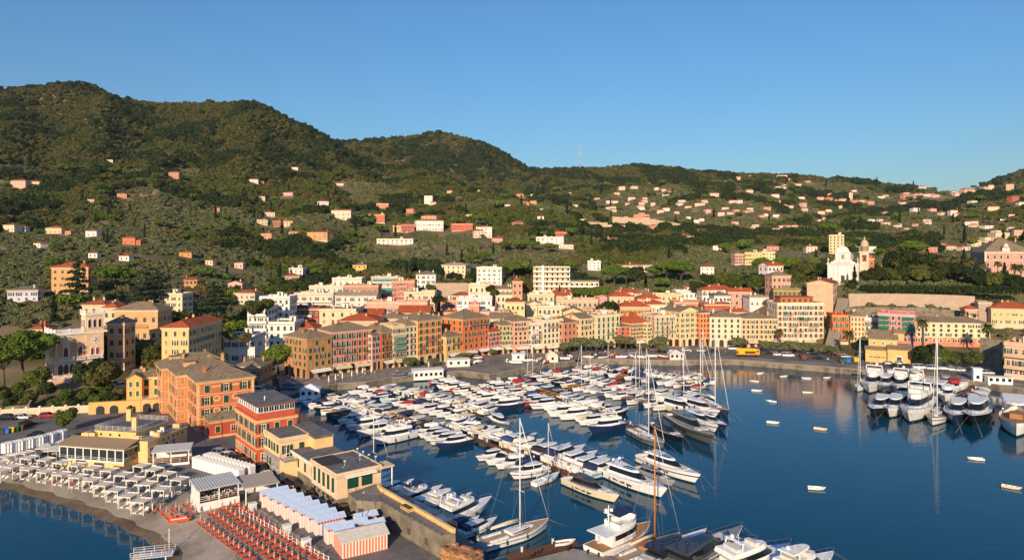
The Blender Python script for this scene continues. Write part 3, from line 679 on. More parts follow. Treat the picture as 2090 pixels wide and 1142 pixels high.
def building(name, label, A, B, zb, h, depth, wall, st=5, cols=4, trim=None, roof=('hip', 2.0, 'S'), mixw='coc', gf=3.8, ground='shop', gcol=None, courses=False,
             quoins=None, near=False, shut='1d4a38', panel=None, seed=1, balc=(), awn=(), ww=1.05, wh=1.75, sides=True, chim=2, cat='building', group=None, base=4.0, terr=None, scols=None, gaw=None, wtop=None, skipw=()):
    A2, w, rz = frame_of(A, B); e = empty(name, (A2.x, A2.y, zb), rz, label, cat, group); rr = random.Random(seed*17+3)
    W = plaster(wall); T = plaster(trim) if trim else plaster('dcc9a4'); mb = MB()
    mb.box(0, 0, -base, w, depth, h, W); mb.obj('wall', e)
    mb = MB(); mb.box(-.28, -.28, h-.42, w+.28, depth+.28, h-.015, T); mb.box(-.16, -.16, h-.62, w+.16, depth+.16, h-.42, T); mb.obj('cornice', e)
    mb = MB(); mb.box(-.06, -.06, -base, w+.06, depth+.06, .55, plaster(gcol) if gcol else T)
    n = max(1, st-1); sh = (h-gf-.35)/n
    if gcol: mb.box(-.05, -.05, .55, w+.05, depth+.05, gf-.14, plaster(gcol))
    mb.obj('plinth', e)
    if courses:
        mb = MB(); mb.box(-.09, -.09, -.14, w+.09, depth+.09, .08, T); cm_ = mb.mesh('string_course')
        for i in range(n): mobj('string_course', cm_, e, (0, 0, gf+i*sh))
    if quoins:
        Q = plaster(quoins)
        for cx_, cy_, sx, sy in ((0, 0, 1, 1), (w, 0, -1, 1), (0, depth, 1, -1), (w, depth, -1, -1)):
            mb = MB(); k = 0; z = .6
            while z < h-.7:
                q = .75 if k % 2 else .5; xs = sorted((-.05*sx, q*sx)); ys = sorted((-.05*sy, q*sy)); mb.box(xs[0], ys[0], z, xs[1], ys[1], z+.5, Q); z += .5; k += 1
            mb.obj('quoin_strip', e, (cx_, cy_, 0))
    wd = Vector((math.cos(rz), math.sin(rz))); cw = A2+wd*w/2
    def faces():
        yield 0, 0, 0.0, w, cols, True
        if sides:
            sc_ = scols or max(1, int(depth/3.2)); nl = Vector((-math.cos(rz), -math.sin(rz))); pl = A2
            if nl.dot(-pl) > -12: yield 0, depth, -math.pi/2, depth, sc_, False
            pr = A2+wd*w
            if (-nl).dot(-pr) > -12: yield w, 0, math.pi/2, depth, sc_, False
    for fx, fy, fr, fw, nc, front in faces():
        c, s = math.cos(fr), math.sin(fr)
        def P(x, out=0.0): return fx+x*c+out*s, fy+x*s-out*c
        bay = fw/nc; w_ = min(ww, bay*.5)
        for i in range(n):
            z = gf+i*sh+max(.35, (sh-wh)*.42); hh = min(wh, sh*.66)
            if wtop and i == n-1: hh = wtop
            for j in range(nc):
                if (front, i, j) in skipw: continue
                kd = rr.choice(mixw); x, y = P((j+.5)*bay)
                if panel and front:
                    pm = ('panel', panel, round(bay*.82, 1), round(sh*.74, 1))
                    if pm not in _wm: q = MB(); q.box(-pm[2]/2, -.035, -.45, pm[2]/2, .0, pm[3]-.45, plaster(panel)); _wm[pm] = q.mesh('wall_panel')
                    mobj('wall_panel', _wm[pm], e, (x, y, z), fr)
                xx, yy = P((j+.5)*bay, .035) if (panel and front) else (x, y)
                put_window(e, xx, yy, z, fr, ('a'+kd if mixw.isupper() else kd).lower() if not mixw.isupper() else 'a'+kd.lower(), w_, hh, shut, trim or None, near)
        if ground == 'shop':
            m_ = max(2, int(fw/3.2)); b2 = fw/m_
            for j in range(m_):
                x, y = P((j+.5)*b2, .05); wq = min(2.0, b2*.62); hq = min(2.5, gf*.7); key = ('door', round(wq, 1), round(hq, 1), j % 3)
                if key not in _wm:
                    q = MB(); DKM = plain('2a2522', .5) if j % 3 else plain('4a3626', .6); t2 = plaster('cbb594'); q.box(-wq/2, -.03, 0, wq/2, 0.02, hq, DKM); q.box(-wq/2-.18, -.08, 0, -wq/2, .02, hq, t2); q.box(wq/2, -.08, 0, wq/2+.18, .02, hq, t2)
                    na = 8; q.add([(wq/2*math.cos(math.pi*k/na), -.03, hq+wq*.4*math.sin(math.pi*k/na)) for k in range(na+1)], [tuple(range(na+1))[::-1]], DKM)
                    _wm[key] = q.mesh('door')
                mobj('door', _wm[key], e, (x, y, .05), fr)
            if front and (gaw or rr.random() < .5):
                k = gaw or max(1, int(fw/7))
                for j in range(k):
                    x, y = P((j+.5)*fw/k, .05); awning(e, x, y, 3.1, fr, fw/k*.8, rr.choice(['e8e0cc', 'efe9dc', 'd8c8a8', 'c9b8a0']), 2.0, .8)
        elif ground == 'win':
            for j in range(nc): x, y = P((j+.5)*bay, .05 if gcol else 0.0); put_window(e, x, y, max(.7, gf*.35), fr, rr.choice('cop'), w_, min(1.5, gf*.45), shut, trim or None)
        if front:
            for (i, j0, j1) in balc: x, y = P((j0+j1+1)*.5*bay); balcony(e, x, y, gf+i*sh+.18, fr, (j1-j0+1)*bay*.92)
            for (i, j0, j1, cl) in awn: x, y = P((j0+j1+1)*.5*bay, .08); awning(e, x, y, gf+i*sh+sh*.82, fr, (j1-j0+1)*bay*.9, cl, 1.1, .9)
            if terr:
                for i in range(n): x, y = P(fw/2); balcony(e, x, y, gf+i*sh+.1, fr, fw*terr[1], terr[2], terr[0], terr[0])
    RM = {'S': SLATE, 'T': TERRA, 'B': BROWNT, 'G': GRAVEL_ROOF, 'A': TARMAC_ROOF}[roof[2]]
    roof_part(e, roof[0], 0, 0, w, depth, h, roof[1], RM, .5, W, chim, seed, wall)
    if roof[0] == 'flat' and roof[2] == 'G' and w > 6 and not near:
        if ('hut',) not in _wm:
            q = MB(); q.box(-1.3, -1.1, 0, 1.3, 1.1, 2.2, WHITEP); q.box(-1.5, -1.3, 2.2, 1.5, 1.3, 2.35, GRAVEL_ROOF); q.box(-.4, -1.14, .1, .4, -1.1, 1.9, GREEN); _wm[('hut',)] = q.mesh('stair_head')
            _wm[('pot',)] = cloud_mesh('roof_shrub', [(0, 0, .5, .7, .5, .5), (.7, 0, .4, .5, .4, .4)], 90, .16, 3, FOL['green'])
        mobj('stair_head', _wm[('hut',)], e, (w*rr.uniform(.25, .75), depth*.6, h+.2), rr.choice((0, 1.57)))
        for k in range(rr.randint(1, 4)): mobj('roof_shrub', _wm[('pot',)], e, (rr.uniform(1, w-1), rr.uniform(.7, 1.2), h+.3), rr.random()*3)
    keep(cw.x-math.sin(rz)*depth/2, cw.y+math.cos(rz)*depth/2, max(w, depth)*.5+1.5)
    if cw.y > 380: keep(cw.x*.98, cw.y-8-h*.5, max(w, 8)*.5+3)
    return e, w, rz
# ------------------------------------------------------------------ waterfront row (far quay), left to right
def row_b(uL, vL, uR, vR, vtop, zb=2.0): 
    A = G(uL, vL, zb); B = G(uR, vR, zb); return A, B, ZV(vtop, A.y)-zb
FR = [
 # uL,vL,uR,vR,vtop(at left), storeys, cols, kwargs, label
 (678, 764, 759, 754, 678, 5, 8, dict(wall='bf4c3a', trim='dcb898', roof=('hip', 2.6, 'S'), courses=True, gcol='d8b890', depth=13, balc=((1, 2, 4), (1, 6, 7), (2, 0, 1)), mixw='cooc', wh=2.0, ww=1.1), 'long red palazzo with pink trim and grey slate roof beside the tan block'),
 (759.6, 756, 778, 752, 684, 5, 3, dict(wall='d9ab94', roof=('gx', 1.6, 'S'), depth=11, mixw='ooc'), 'narrow pale pink house wedged against the long red palazzo'),
 (778.6, 753, 802, 749, 678, 5, 3, dict(wall='c24c34', trim='c9974c', gcol='c28f45', roof=('hip', 2.2, 'S'), depth=12, balc=((1, 0, 2), (2, 0, 2), (0, 0, 2)), mixw='cco'), 'red and ochre house with three rows of iron balconies'),
 (802.6, 750, 827, 747, 668, 6, 3, dict(wall='dcc48e', roof=('flat', .9, 'G'), depth=11, balc=((1, 0, 2), (2, 0, 2), (3, 0, 2), (0, 0, 2)), awn=((1, 0, 2, '5f8f86'), (2, 0, 2, '5f8f86'), (3, 0, 2, '8f9f86')), mixw='coo'), 'pale yellow narrow house with grey-green awnings on its balconies'),
 (827.6, 747, 852, 744, 665, 6, 3, dict(wall='d8c69a', roof=('hip', 2, 'S'), depth=11, balc=((2, 1, 1), (3, 1, 1), (1, 1, 1)), mixw='ccc', shut='2c4a44'), 'cream narrow house with dark shutters left of the red panelled one'),
 (852.6, 745, 901, 737, 655, 6, 4, dict(wall='e0b860', trim='e4c47a', gcol='dcc48e', roof=('hip', 2.6, 'S'), depth=14, panel='bc2c10', balc=((1, 0, 0), (1, 3, 3), (2, 1, 2), (0, 3, 3)), mixw='ccc', courses=True), 'tall yellow house with red wall panels and grey hipped roof'),
 (911, 738, 941, 732, 688, 3, 3, dict(wall='e6bc62', roof=('hip', 2.4, 'S'), depth=9, mixw='coc', balc=((1, 1, 2),)), 'low yellow house with slate hip roof between two tall blocks'),
 (945, 732, 998, 723, 652, 6, 5, dict(wall='de7434', trim='e4a060', roof=('hip', 3.2, 'S'), depth=14, mixw='coc', scols=4, gcol='dd9468', balc=((4, 1, 4),), gaw=2), 'bright orange tower block with grey pyramid roof'),
 (998.5, 724, 1026, 720, 678, 4, 4, dict(wall='d88474', roof=('hip', 1.8, 'T'), depth=10, mixw='coc'), 'small rose pink house with terracotta roof beside the orange tower'),
 (1026.5, 722, 1048, 720, 664, 5, 3, dict(wall='c6c088', roof=('hip', 1.6, 'S'), depth=10, mixw='coc'), 'narrow pistachio green house on the waterfront'),
 (1048.5, 722, 1085, 719, 656, 6, 4, dict(wall='e0a488', trim='e8c8a8', roof=('hip', 2.2, 'S'), depth=12, mixw='ccoc', gaw=1), 'salmon pink house with broad white ground floor awning'),
 (1085.5, 721, 1108, 719, 662, 5, 3, dict(wall='ece0cc', roof=('flat', .8, 'T'), depth=10, mixw='aco', balc=((1, 0, 2), (2, 0, 2))), 'narrow white house with balconies between pink and cream fronts'),
 (1108.5, 720, 1149, 716, 656, 5, 5, dict(wall='ded6a8', trim='ece4c6', roof=('flat', .9, 'G'), depth=13, mixw='cccc', shut='3f5a4e', wh=2.1, balc=((3, 1, 3),), courses=True), 'pale green palazzo with rows of tall shuttered windows'),
 (1150, 718, 1184, 713, 658, 4, 4, dict(wall='dc8868', trim='e8b890', roof=('shed', 1.4, 'S'), depth=10, mixw='coc'), 'low coral house behind the clipped waterfront trees'),
 (1184.5, 715, 1217, 711, 650, 5, 4, dict(wall='e8c890', trim='f0dcb0', roof=('gx', 2.0, 'S'), depth=12, mixw='cco'), 'straw yellow house next to the low coral one'),
 (1217.5, 713, 1265, 708, 646, 5, 5, dict(wall='dcd4a0', trim='eee4c4', roof=('flat', .8, 'G'), depth=12, mixw='CCCC', shut='16604a', balc=((1, 2, 3),)), 'pale green house with big arched dark green shutters'),
 (1265.5, 710, 1288, 707, 666, 4, 2, dict(wall='d4785c', roof=('shed', 1.2, 'S'), depth=9, mixw='cc'), 'small brick pink house with two windows a floor'),
 (1288.5, 709, 1321, 706, 660, 5, 5, dict(wall='e6a850', trim='efc884', roof=('hip', 4.6, 'T'), depth=12, mixw='oooc', ground='shop'), 'ochre house under a steep bright orange tile roof'),
 (1321.5, 708, 1336, 706, 660, 5, 2, dict(wall='ecd890', roof=('flat', .6, 'G'), depth=10, mixw='coo'), 'very narrow lemon house beside the steep orange roof'),
 (1337, 708, 1387, 705, 646, 6, 5, dict(wall='e2c096', trim='f0dcb8', roof=('flat', .9, 'G'), depth=13, mixw='CCOC', shut='1f6a50', balc=((2, 1, 2), (1, 1, 2))), 'sand coloured house with arched green shutters and roof terrace'),
 (1388, 707, 1428, 704, 636, 6, 4, dict(wall='ecd692', roof=('gy', 2.2, 'S'), depth=14, mixw='oco', ww=.9), 'tall lemon yellow house with gable toward the harbour'),
 (1428.5, 706, 1448, 705, 638, 6, 3, dict(wall='e29a50', roof=('shed', 2.0, 'S'), depth=14, mixw='cc', shut='8a3020'), 'narrow orange house pressed against the cream hotel'),
 (1448.5, 707, 1513, 708, 647, 5, 5, dict(wall='e6d4a8', trim='efe2c2', roof=('hip', 2.6, 'S'), depth=15, mixw='ccc', courses=True), 'cream hotel with dormered grey roof facing the harbour'),
 (1513.5, 708, 1586, 708, 650, 5, 8, dict(wall='e4b07e', trim='eed0a0', roof=('hip', 2.2, 'S'), depth=14, mixw='ccoc', courses=True, gaw=2), 'peach hotel front with eight window columns and dark roof'),
]
for i, (uL, vL, uR, vR, vt, st, cols, kw, lab) in enumerate(FR):
    A, B, h = row_b(uL, vL, uR, vR, vt); kw = dict(kw); wall = kw.pop('wall'); dp = kw.pop('depth'); building('waterfront_house', lab, A, B, 2.0, h, dp, wall, st, cols, seed=i+1, group='waterfront houses on the far quay', cat='house', **kw)
# tan corner block (two lit faces)
A = G(627, 773, 2.0); B = G(677.5, 764.5, 2.0)
building('corner_block', 'tan brown corner block with small square windows behind the big pine', A, B, 2.0, ZV(692, A.y)-2, 15, 'b98a4e', 5, 4, roof=('hip', 2.4, 'S'), mixw='cccbo', seed=40, group='waterfront houses on the far quay', cat='house', wh=1.6, gaw=1, chim=3, trim='c49a62', scols=5)
# seven-storey hotel, right
e, w, rz = building('hotel', 'seven-storey cream hotel with orange panels and rooftop penthouse', G(1587, 706, 2), G(1681, 706, 2), 2.0, ZV(620, GD(706, 2))-2, 14, 'eed8b0', 7, 9, trim='f2e6cc', roof=('flat', .7, 'T'), panel='dd5a18', mixw='ccco', seed=41, balc=((2, 2, 3), (3, 4, 5), (1, 3, 4), (4, 1, 2), (2, 6, 7)), awn=((4, 1, 1, '16806a'), (3, 4, 4, '1a5a4a')), courses=True, cat='hotel', wh=1.7, gaw=2)
mb = MB(); hh = ZV(620, GD(706, 2))-2; mb.box(2, 1.5, hh+.2, w*.8, 9, hh+3.1, plaster('cc6a3a')); mb.box(1.6, 1.1, hh+3.1, w*.8+.4, 9.4, hh+3.35, BROWNT)
for j in range(6): mb.box(3+j*2.6, 1.42, hh+.9, 4+j*2.6, 1.5, hh+2.4, GREEN)
mb.obj('penthouse', e)
RR = [
 (1699, 710, 1734, 711, 643, 5, 4, dict(wall='d4642c', trim='e0a848', gcol='b84a28', roof=('flat', .6, 'T'), depth=11, mixw='ccoc', balc=((0, 1, 2),)), 'orange and red house at the foot of the stepped lane'),
 (1736, 712, 1765, 713, 645, 6, 4, dict(wall='e2d296', roof=('hip', 1.8, 'S'), depth=12, mixw='ccc', shut='7a3a26'), 'yellow green house with brown shutters by the stepped lane'),
 (1765.5, 713, 1792, 714, 652, 5, 3, dict(wall='e6e2d8', roof=('flat', 1.0, 'G'), depth=11, mixw='coc', balc=((3, 0, 2), (2, 0, 2))), 'white house with green awnings beside the pink apartment block'),
]
for i, (uL, vL, uR, vR, vt, st, cols, kw, lab) in enumerate(RR):
    A, B, h = row_b(uL, vL, uR, vR, vt); kw = dict(kw); wall = kw.pop('wall'); dp = kw.pop('depth'); building('waterfront_house', lab, A, B, 2.0, h, dp, wall, st, cols, seed=i+60, group='waterfront houses on the far quay', cat='house', **kw)
A = PD(1792, 308); B = PD(1867, 300); building('apartment_block', 'pink apartment block with green awnings above the yellow church', A, B, 4, ZV(640, 308)-4, 12, 'dc8a8a', 6, 6, trim='ecc4b8', roof=('flat', .9, 'S'), mixw='cco', seed=70, shut='16604a', awn=((4, 0, 1, '0f7a62'), (3, 0, 1, '0f7a62'), (2, 0, 1, '0f7a62'), (4, 4, 5, '0f7a62'), (3, 4, 5, '12866c'), (2, 4, 5, '12866c')), balc=((4, 0, 1), (3, 0, 1), (4, 4, 5), (3, 4, 5), (2, 4, 5)), ground='none')
A = PD(1868, 302); B = PD(2021, 296)
building('long_palazzo', 'long yellow palazzo with orange panels below and a flat slate roof', A, B, 7, ZV(657, 302)-7, 13, 'ecd49a', 4, 10, trim='f0e0b8', roof=('hip', 2.0, 'S'), mixw='ccco', seed=71, gf=3.2, ground='win', gcol='e0865c', courses=True, wh=1.7)
A = PD(2050, 250); B = PD(2115, 243)
building('apartment_block', 'terraced apartment block with planted balconies at the right edge', A, B, 3, ZV(700, 250)-3, 10, 'd8b890', 3, 4, roof=('flat', .8, 'G'), mixw='opp', seed=72, gf=2.8, ground='win', terr=('d9b48c', .98, 1.6))
A = PD(2023, 324); B = PD(2120, 318)
building('farmhouse', 'long yellow house with plain orange tile roof on the terrace', A, B, ZV(664, 324), ZV(629, 324)-ZV(664, 324), 14, 'eac684', 2, 7, roof=('hip', 2.6, 'T'), mixw='opb', seed=73, gf=3.6, ground='win', ww=.9, wh=1.2, cat='house')
A = PD(1997, 330); B = PD(2024, 328)
building('stone_tower', 'plain grey tower with rooftop pergola beside the orange roofed house', A, B, ZV(660, 330), ZV(617, 330)-ZV(660, 330), 7, 'b0a290', 2, 2, roof=('flat', .5, 'G'), mixw='b', seed=74, ground='none', cat='tower', chim=0)
A = PD(1970, 315); B = PD(1995, 314)
building('garden_lodge', 'small open brick lodge with terracotta roof among the terraces', A, B, ZV(648, 315), ZV(631, 315)-ZV(648, 315), 5, 'c07048', 1, 2, roof=('hip', 1.6, 'T'), mixw='p', seed=75, ground='shop', gf=2.5, cat='lodge', chim=0)
# tall beige block with gable, next to the steps to the church
A = PD(1647, 352); B = PD(1700, 346)
e, w, rz = building('gabled_block', 'tall bare beige block with low gable left of the church steps', A, B, 8, ZV(577, 352)-8, 22, 'd8b48c', 6, 4, roof=('gy', 1.8, 'B'), mixw='bp', seed=76, ground='none', ww=.7, wh=.8, skipw=[(True, i, j) for i in range(5) for j in range(4) if (i*3+j) % 5], scols=6)
A = PD(1579, 372); B = PD(1645, 368)
building('green_block', 'olive green block with brown shutters behind the seven-storey hotel', A, B, 9, ZV(592, 372)-9, 11, '8f8a52', 6, 7, trim='b8ac78', roof=('flat', .8, 'B'), mixw='cc', seed=77, shut='4a3424', ground='none')

# yellow harbour church ------------------------------------------------
A = G(1773, 738, 2.0); B = G(1832, 742, 2.0); A2, w, rz = frame_of(A, B)
e = empty('harbour_church', (A2.x, A2.y, 2.0), rz, 'yellow harbour church with slate roof and lower side wings', 'church'); Y = plaster('e8bc6a'); h = ZV(692, A.y)-2
mb = MB(); mb.box(0, 3, -3, w, 15, h, Y); mb.box(-1.2, 0, -3, w*.62, 3, h*.55, Y); mb.obj('nave', e)
roof_part(e, 'gx', 0, 3, w, 15, h, 3.2, SLATE, .5, Y, 0)
mb = MB(); mb.extr([(-.4, h*.55), (3, h*.55+1.1), (3, h*.55+1.3), (-.4, h*.55+.2)], -1.5, w*.62+.3, SLATE); mb.obj('aisle_roof', e)
mb = MB(); mb.box(w-3.6, -.6, -3, w+3.5, 3, h*.62, Y); mb.box(w-1.5, 2.9, -3, w+5, 12, h*.62, Y); mb.obj('porch', e)
mb = MB(); mb.extr([(-1, h*.62), (3, h*.62+1.2), (3, h*.62+1.45), (-1, h*.62+.2)], w-3.9, w+3.9, SLATE); mb.extr([(2.6, h*.62), (7.4, h*.62+1.5), (12.4, h*.62), (12.4, h*.62+.2), (7.4, h*.62+1.7), (2.6, h*.62+.2)], w+.02, w+5.4, SLATE); mb.obj('porch_roof', e)
mb = MB(); mb.box(w-1.2, 6, h-.5, w+2.6, 10, h+2.4, Y); mb.extr([(5.6, h+2.4), (8, h+4), (10.4, h+2.4)], w-1.5, w+3, SLATE); mb.obj('bell_turret', e)
for x, z, ww in ((2, h*.78, .9), (w*.5, h*.78, .9), (w*.8, h*.8, .9)): put_window(e, x, 3, z, 0, 'p', ww, 1.0, '1d4a38', 'efd49a')
for j in range(5): mb = MB(); mb.extr([(0, 0), (-.5, -.25), (-.5, -.35), (0, -.15)], -.6, .5, SLATE); mb.obj('canopy_tile', e, (.8+j*1.5, 0, h*.27+.0*j))
mb = MB(); mb.box(-.9, -.08, 0, .9, .05, 2.9, plain('4a2c18', .6)); mb.box(-1.15, -.16, 0, -.9, .05, 3.2, WHITEP); mb.box(.9, -.16, 0, 1.15, .05, 3.2, WHITEP); mb.box(-1.15, -.18, 2.9, 1.15, .05, 3.3, WHITEP); mb.obj('door', e, (w+.5, -.6, 0))
keep(A2.x+8, A2.y+8, 14)

# white hilltop church with bell tower -----------------------------------
D = 392.0; zb = ZV(576, D); sc = D/F
A2, w, rz = frame_of(PD(1689, D+3), PD(1752, D-5)); e = empty('hilltop_church', (A2.x, A2.y, zb), rz, 'white baroque church with curved gable on the hill terrace', 'church')
WC = plaster('f1ece2'); WT = plaster('ded6c8'); h1 = (576-536)*sc; h2 = (576-502)*sc
mb = MB(); mb.box(0, 0, -8, w, 26, h1-.8, WC); mb.obj('nave', e)
# upper storey with scrolled shoulders and a round-topped gable
prof = [(w*.25, h1)]; cx = w*.5
prof += [(w*.26, h1), (w*.27, h1+3.2), (w*.275, h2-3.2)]
prof += [(cx-w*.2*math.cos(math.pi*k/10), h2-3.0+3.0*math.sin(math.pi*k/10)) for k in range(11)]
prof += [(w*.725, h2-3.2), (w*.73, h1+3.2), (w*.74, h1), (w*.75, h1)]
n = len(prof); mb = MB(); mb.add([(x, -.02, z) for x, z in prof]+[(x, 1.6, z) for x, z in prof], [tuple(range(n))[::-1], tuple(range(n, 2*n))]+[(i, (i+1) % n, n+(i+1) % n, n+i) for i in range(n)], WC)
mb.box(w*.27, 1.6, h1-.8, w*.73, 24, h2-4.5, WC)
for s in (0, 1):                                            # scroll volutes
    q = [(w*.1, h1-.3), (w*.28, h1-.3), (w*.28, h1+3.4), (w*.24, h1+1.7), (w*.18, h1+.8), (w*.1, h1+.4)]
    if s: q = [(w-x, z) for x, z in q]
    m_ = len(q); mb.add([(x, .1, z) for x, z in q]+[(x, 1.1, z) for x, z in q], [tuple(range(m_)), tuple(range(m_, 2*m_))[::-1]]+[(i, (i+1) % m_, m_+(i+1) % m_, m_+i) for i in range(m_)], WC)
mb.obj('facade', e)
mb = MB(); mb.box(-.4, -.45, h1-1.1, w+.4, .3, h1-.2, WT); mb.box(w*.23, -.3, h2-4.0, w*.77, .2, h2-3.4, WT)
for x in (0.02, .2, .345, .655, .8, .98): mb.box(w*x-.35, -.28, -.5, w*x+.35, .2, h1-1.1, WT)
for x in (.27, .4, .6, .73): mb.box(w*x-.3, -.2, h1, w*x+.3, .2, h2-4.0, WT)
for x in (.02, .98): mb.box(w*x-.3, -.2, h1-.2, w*x+.3, .6, h1+.6, WT); mb.lathe([(.35, h1+.6), (.2, h1+1.2), (.38, h1+1.8), (.05, h1+2.9)], WT, 8, (w*x, .2))
mb.lathe([(.8, h2-.2), (.4, h2+.6), (.5, h2+1.1), (.06, h2+2.4)], WT, 8, (cx, .6)); mb.obj('cornice', e)
mb = MB(); mb.extr([(w*.27, h2-4.7), (w*.5, h2-2.8), (w*.73, h2-4.7)], 1.7, 25, SLATE, 'y'); mb.extr([(-.3, h1-.85), (-.3, h1-.65), (w*.27, h1+.5), (w*.27, h1+.3)], .6, 26, SLATE, 'y'); mb.extr([(w+.3, h1-.85), (w*.73, h1+.3), (w*.73, h1+.5), (w+.3, h1-.65)], .6, 26, SLATE, 'y'); mb.obj('roof', e)
for x, ww, hh in ((w*.5, 1.8, 3.9), (w*.12, 1.2, 2.6), (w*.88, 1.2, 2.6)):
    mb = MB(); mb.box(-ww/2, -.1, 0, ww/2, .05, hh, plain('3a2618', .6)); mb.box(-ww/2-.3, -.3, 0, -ww/2, .05, hh+.3, WT); mb.box(ww/2, -.3, 0, ww/2+.3, .05, hh+.3, WT); mb.box(-ww/2-.5, -.38, hh, ww/2+.5, .05, hh+.45, WT); mb.extr([(0, hh+.45), (-.3, hh+.45), (0, hh+1.0)], -ww/2-.3, ww/2+.3, WT); mb.obj('door', e, (x, 0, 0))
mb = MB(); mb.box(-.8, -.08, 0, .8, .05, 2.4, plain('8f8878', .7)); mb.box(-1, -.2, -.3, 1, .05, 0, WT); mb.box(-1, -.25, 2.4, 1, .05, 2.8, WT); mb.obj('niche', e, (cx, -.0, h1+2.2))
# bell tower (part of the church)
tw = 4.6; tx = w+.2; ty = 7; ht = (576-520)*sc+1.5; mb = MB(); ST = plaster('d6c8b0')
mb.box(tx, ty, -8, tx+tw, ty+tw, ht-6.5, ST)
for z in (ht-13, ht-6.9): mb.box(tx-.25, ty-.25, z, tx+tw+.25, ty+tw+.25, z+.4, WT)
for sx in (0, 1):
    for sy in (0, 1): mb.box(tx+sx*(tw-1.1), ty+sy*(tw-1.1), ht-6.5, tx+sx*(tw-1.1)+1.1, ty+sy*(tw-1.1)+1.1, ht, ST)
mb.box(tx+.02, ty+.02, ht-1.6, tx+tw-.02, ty+tw-.02, ht, ST); mb.box(tx+1.1, ty+.3, ht-6.5, tx+tw-1.1, ty+.5, ht-5.4, WT); mb.box(tx-.35, ty-.35, ht, tx+tw+.35, ty+tw+.35, ht+.5, WT)
mb.lathe([(2.1, ht+.5), (2.1, ht+3.2), (2.4, ht+3.3), (2.4, ht+3.6), (2.05, ht+3.7), (2.15, ht+4.4), (2.0, ht+5.4), (1.5, ht+6.3), (.7, ht+7.0), (.35, ht+7.2), (.35, ht+7.9), (.05, ht+9.2)], plaster('cfb48e'), 10, (tx+tw/2, ty+tw/2))
bt = mb.obj('bell_tower', e); mb = MB(); mb.lathe([(.9, 0), (.8, .3), (.55, 1.2), (.3, 1.5), (.05, 1.6)], plain('4a3a22', .4, .6), 10); mb.obj('bell', bt, (tx+tw/2, ty+tw/2, ht-4.6))
keep(A2.x+w/2, A2.y+13, 18)

# red villa palazzo on the hill, right edge --------------------------------
A = PD(2010, 392); B = PD(2105, 386); zb = ZV(578, 392)
e, w, rz = building('villa_palazzo', 'grand red and cream hill palazzo with tall brown roof behind palms', A, B, zb, ZV(514, 392)-zb, 22, 'd69680', 4, 7, trim='f4e6c8', roof=('hip', 8.4, 'S'), mixw='ccb', seed=80, courses=True, quoins='efe0c0', ground='win', gf=4.2, wh=2.1, cat='palace')
mb = MB(); q = ZV(514, 392)-zb; mb.box(w*.45-1.8, -.7, q, w*.45+1.8, .2, q+2.6, WT); mb.lathe([(1.4, q+2.6), (1.5, q+3.2), (.9, q+4.4), (.1, q+5.0)], WT, 8, (w*.45, -.3)); mb.obj('dormer', e)
for (ua, ub, vt, vb, dd, cl, rc, lab) in ((1757, 1784, 528, 570, 415, 'd2642e', 'T', 'orange house with crenellated top beside the hilltop church'), (1799, 1843, 543, 572, 420, 'e89a3c', 'T', 'amber garden villa between cypresses right of the hilltop church')):
    zb = ZV(vb, dd); building('hill_villa', lab, PD(ua, dd), PD(ub, dd-3), zb, ZV(vt, dd)-zb, 10, cl, 3, 3, trim='efd0a0', roof=('flat', .9, rc), mixw='coc', seed=ua, gf=3, ground='win', cat='villa')
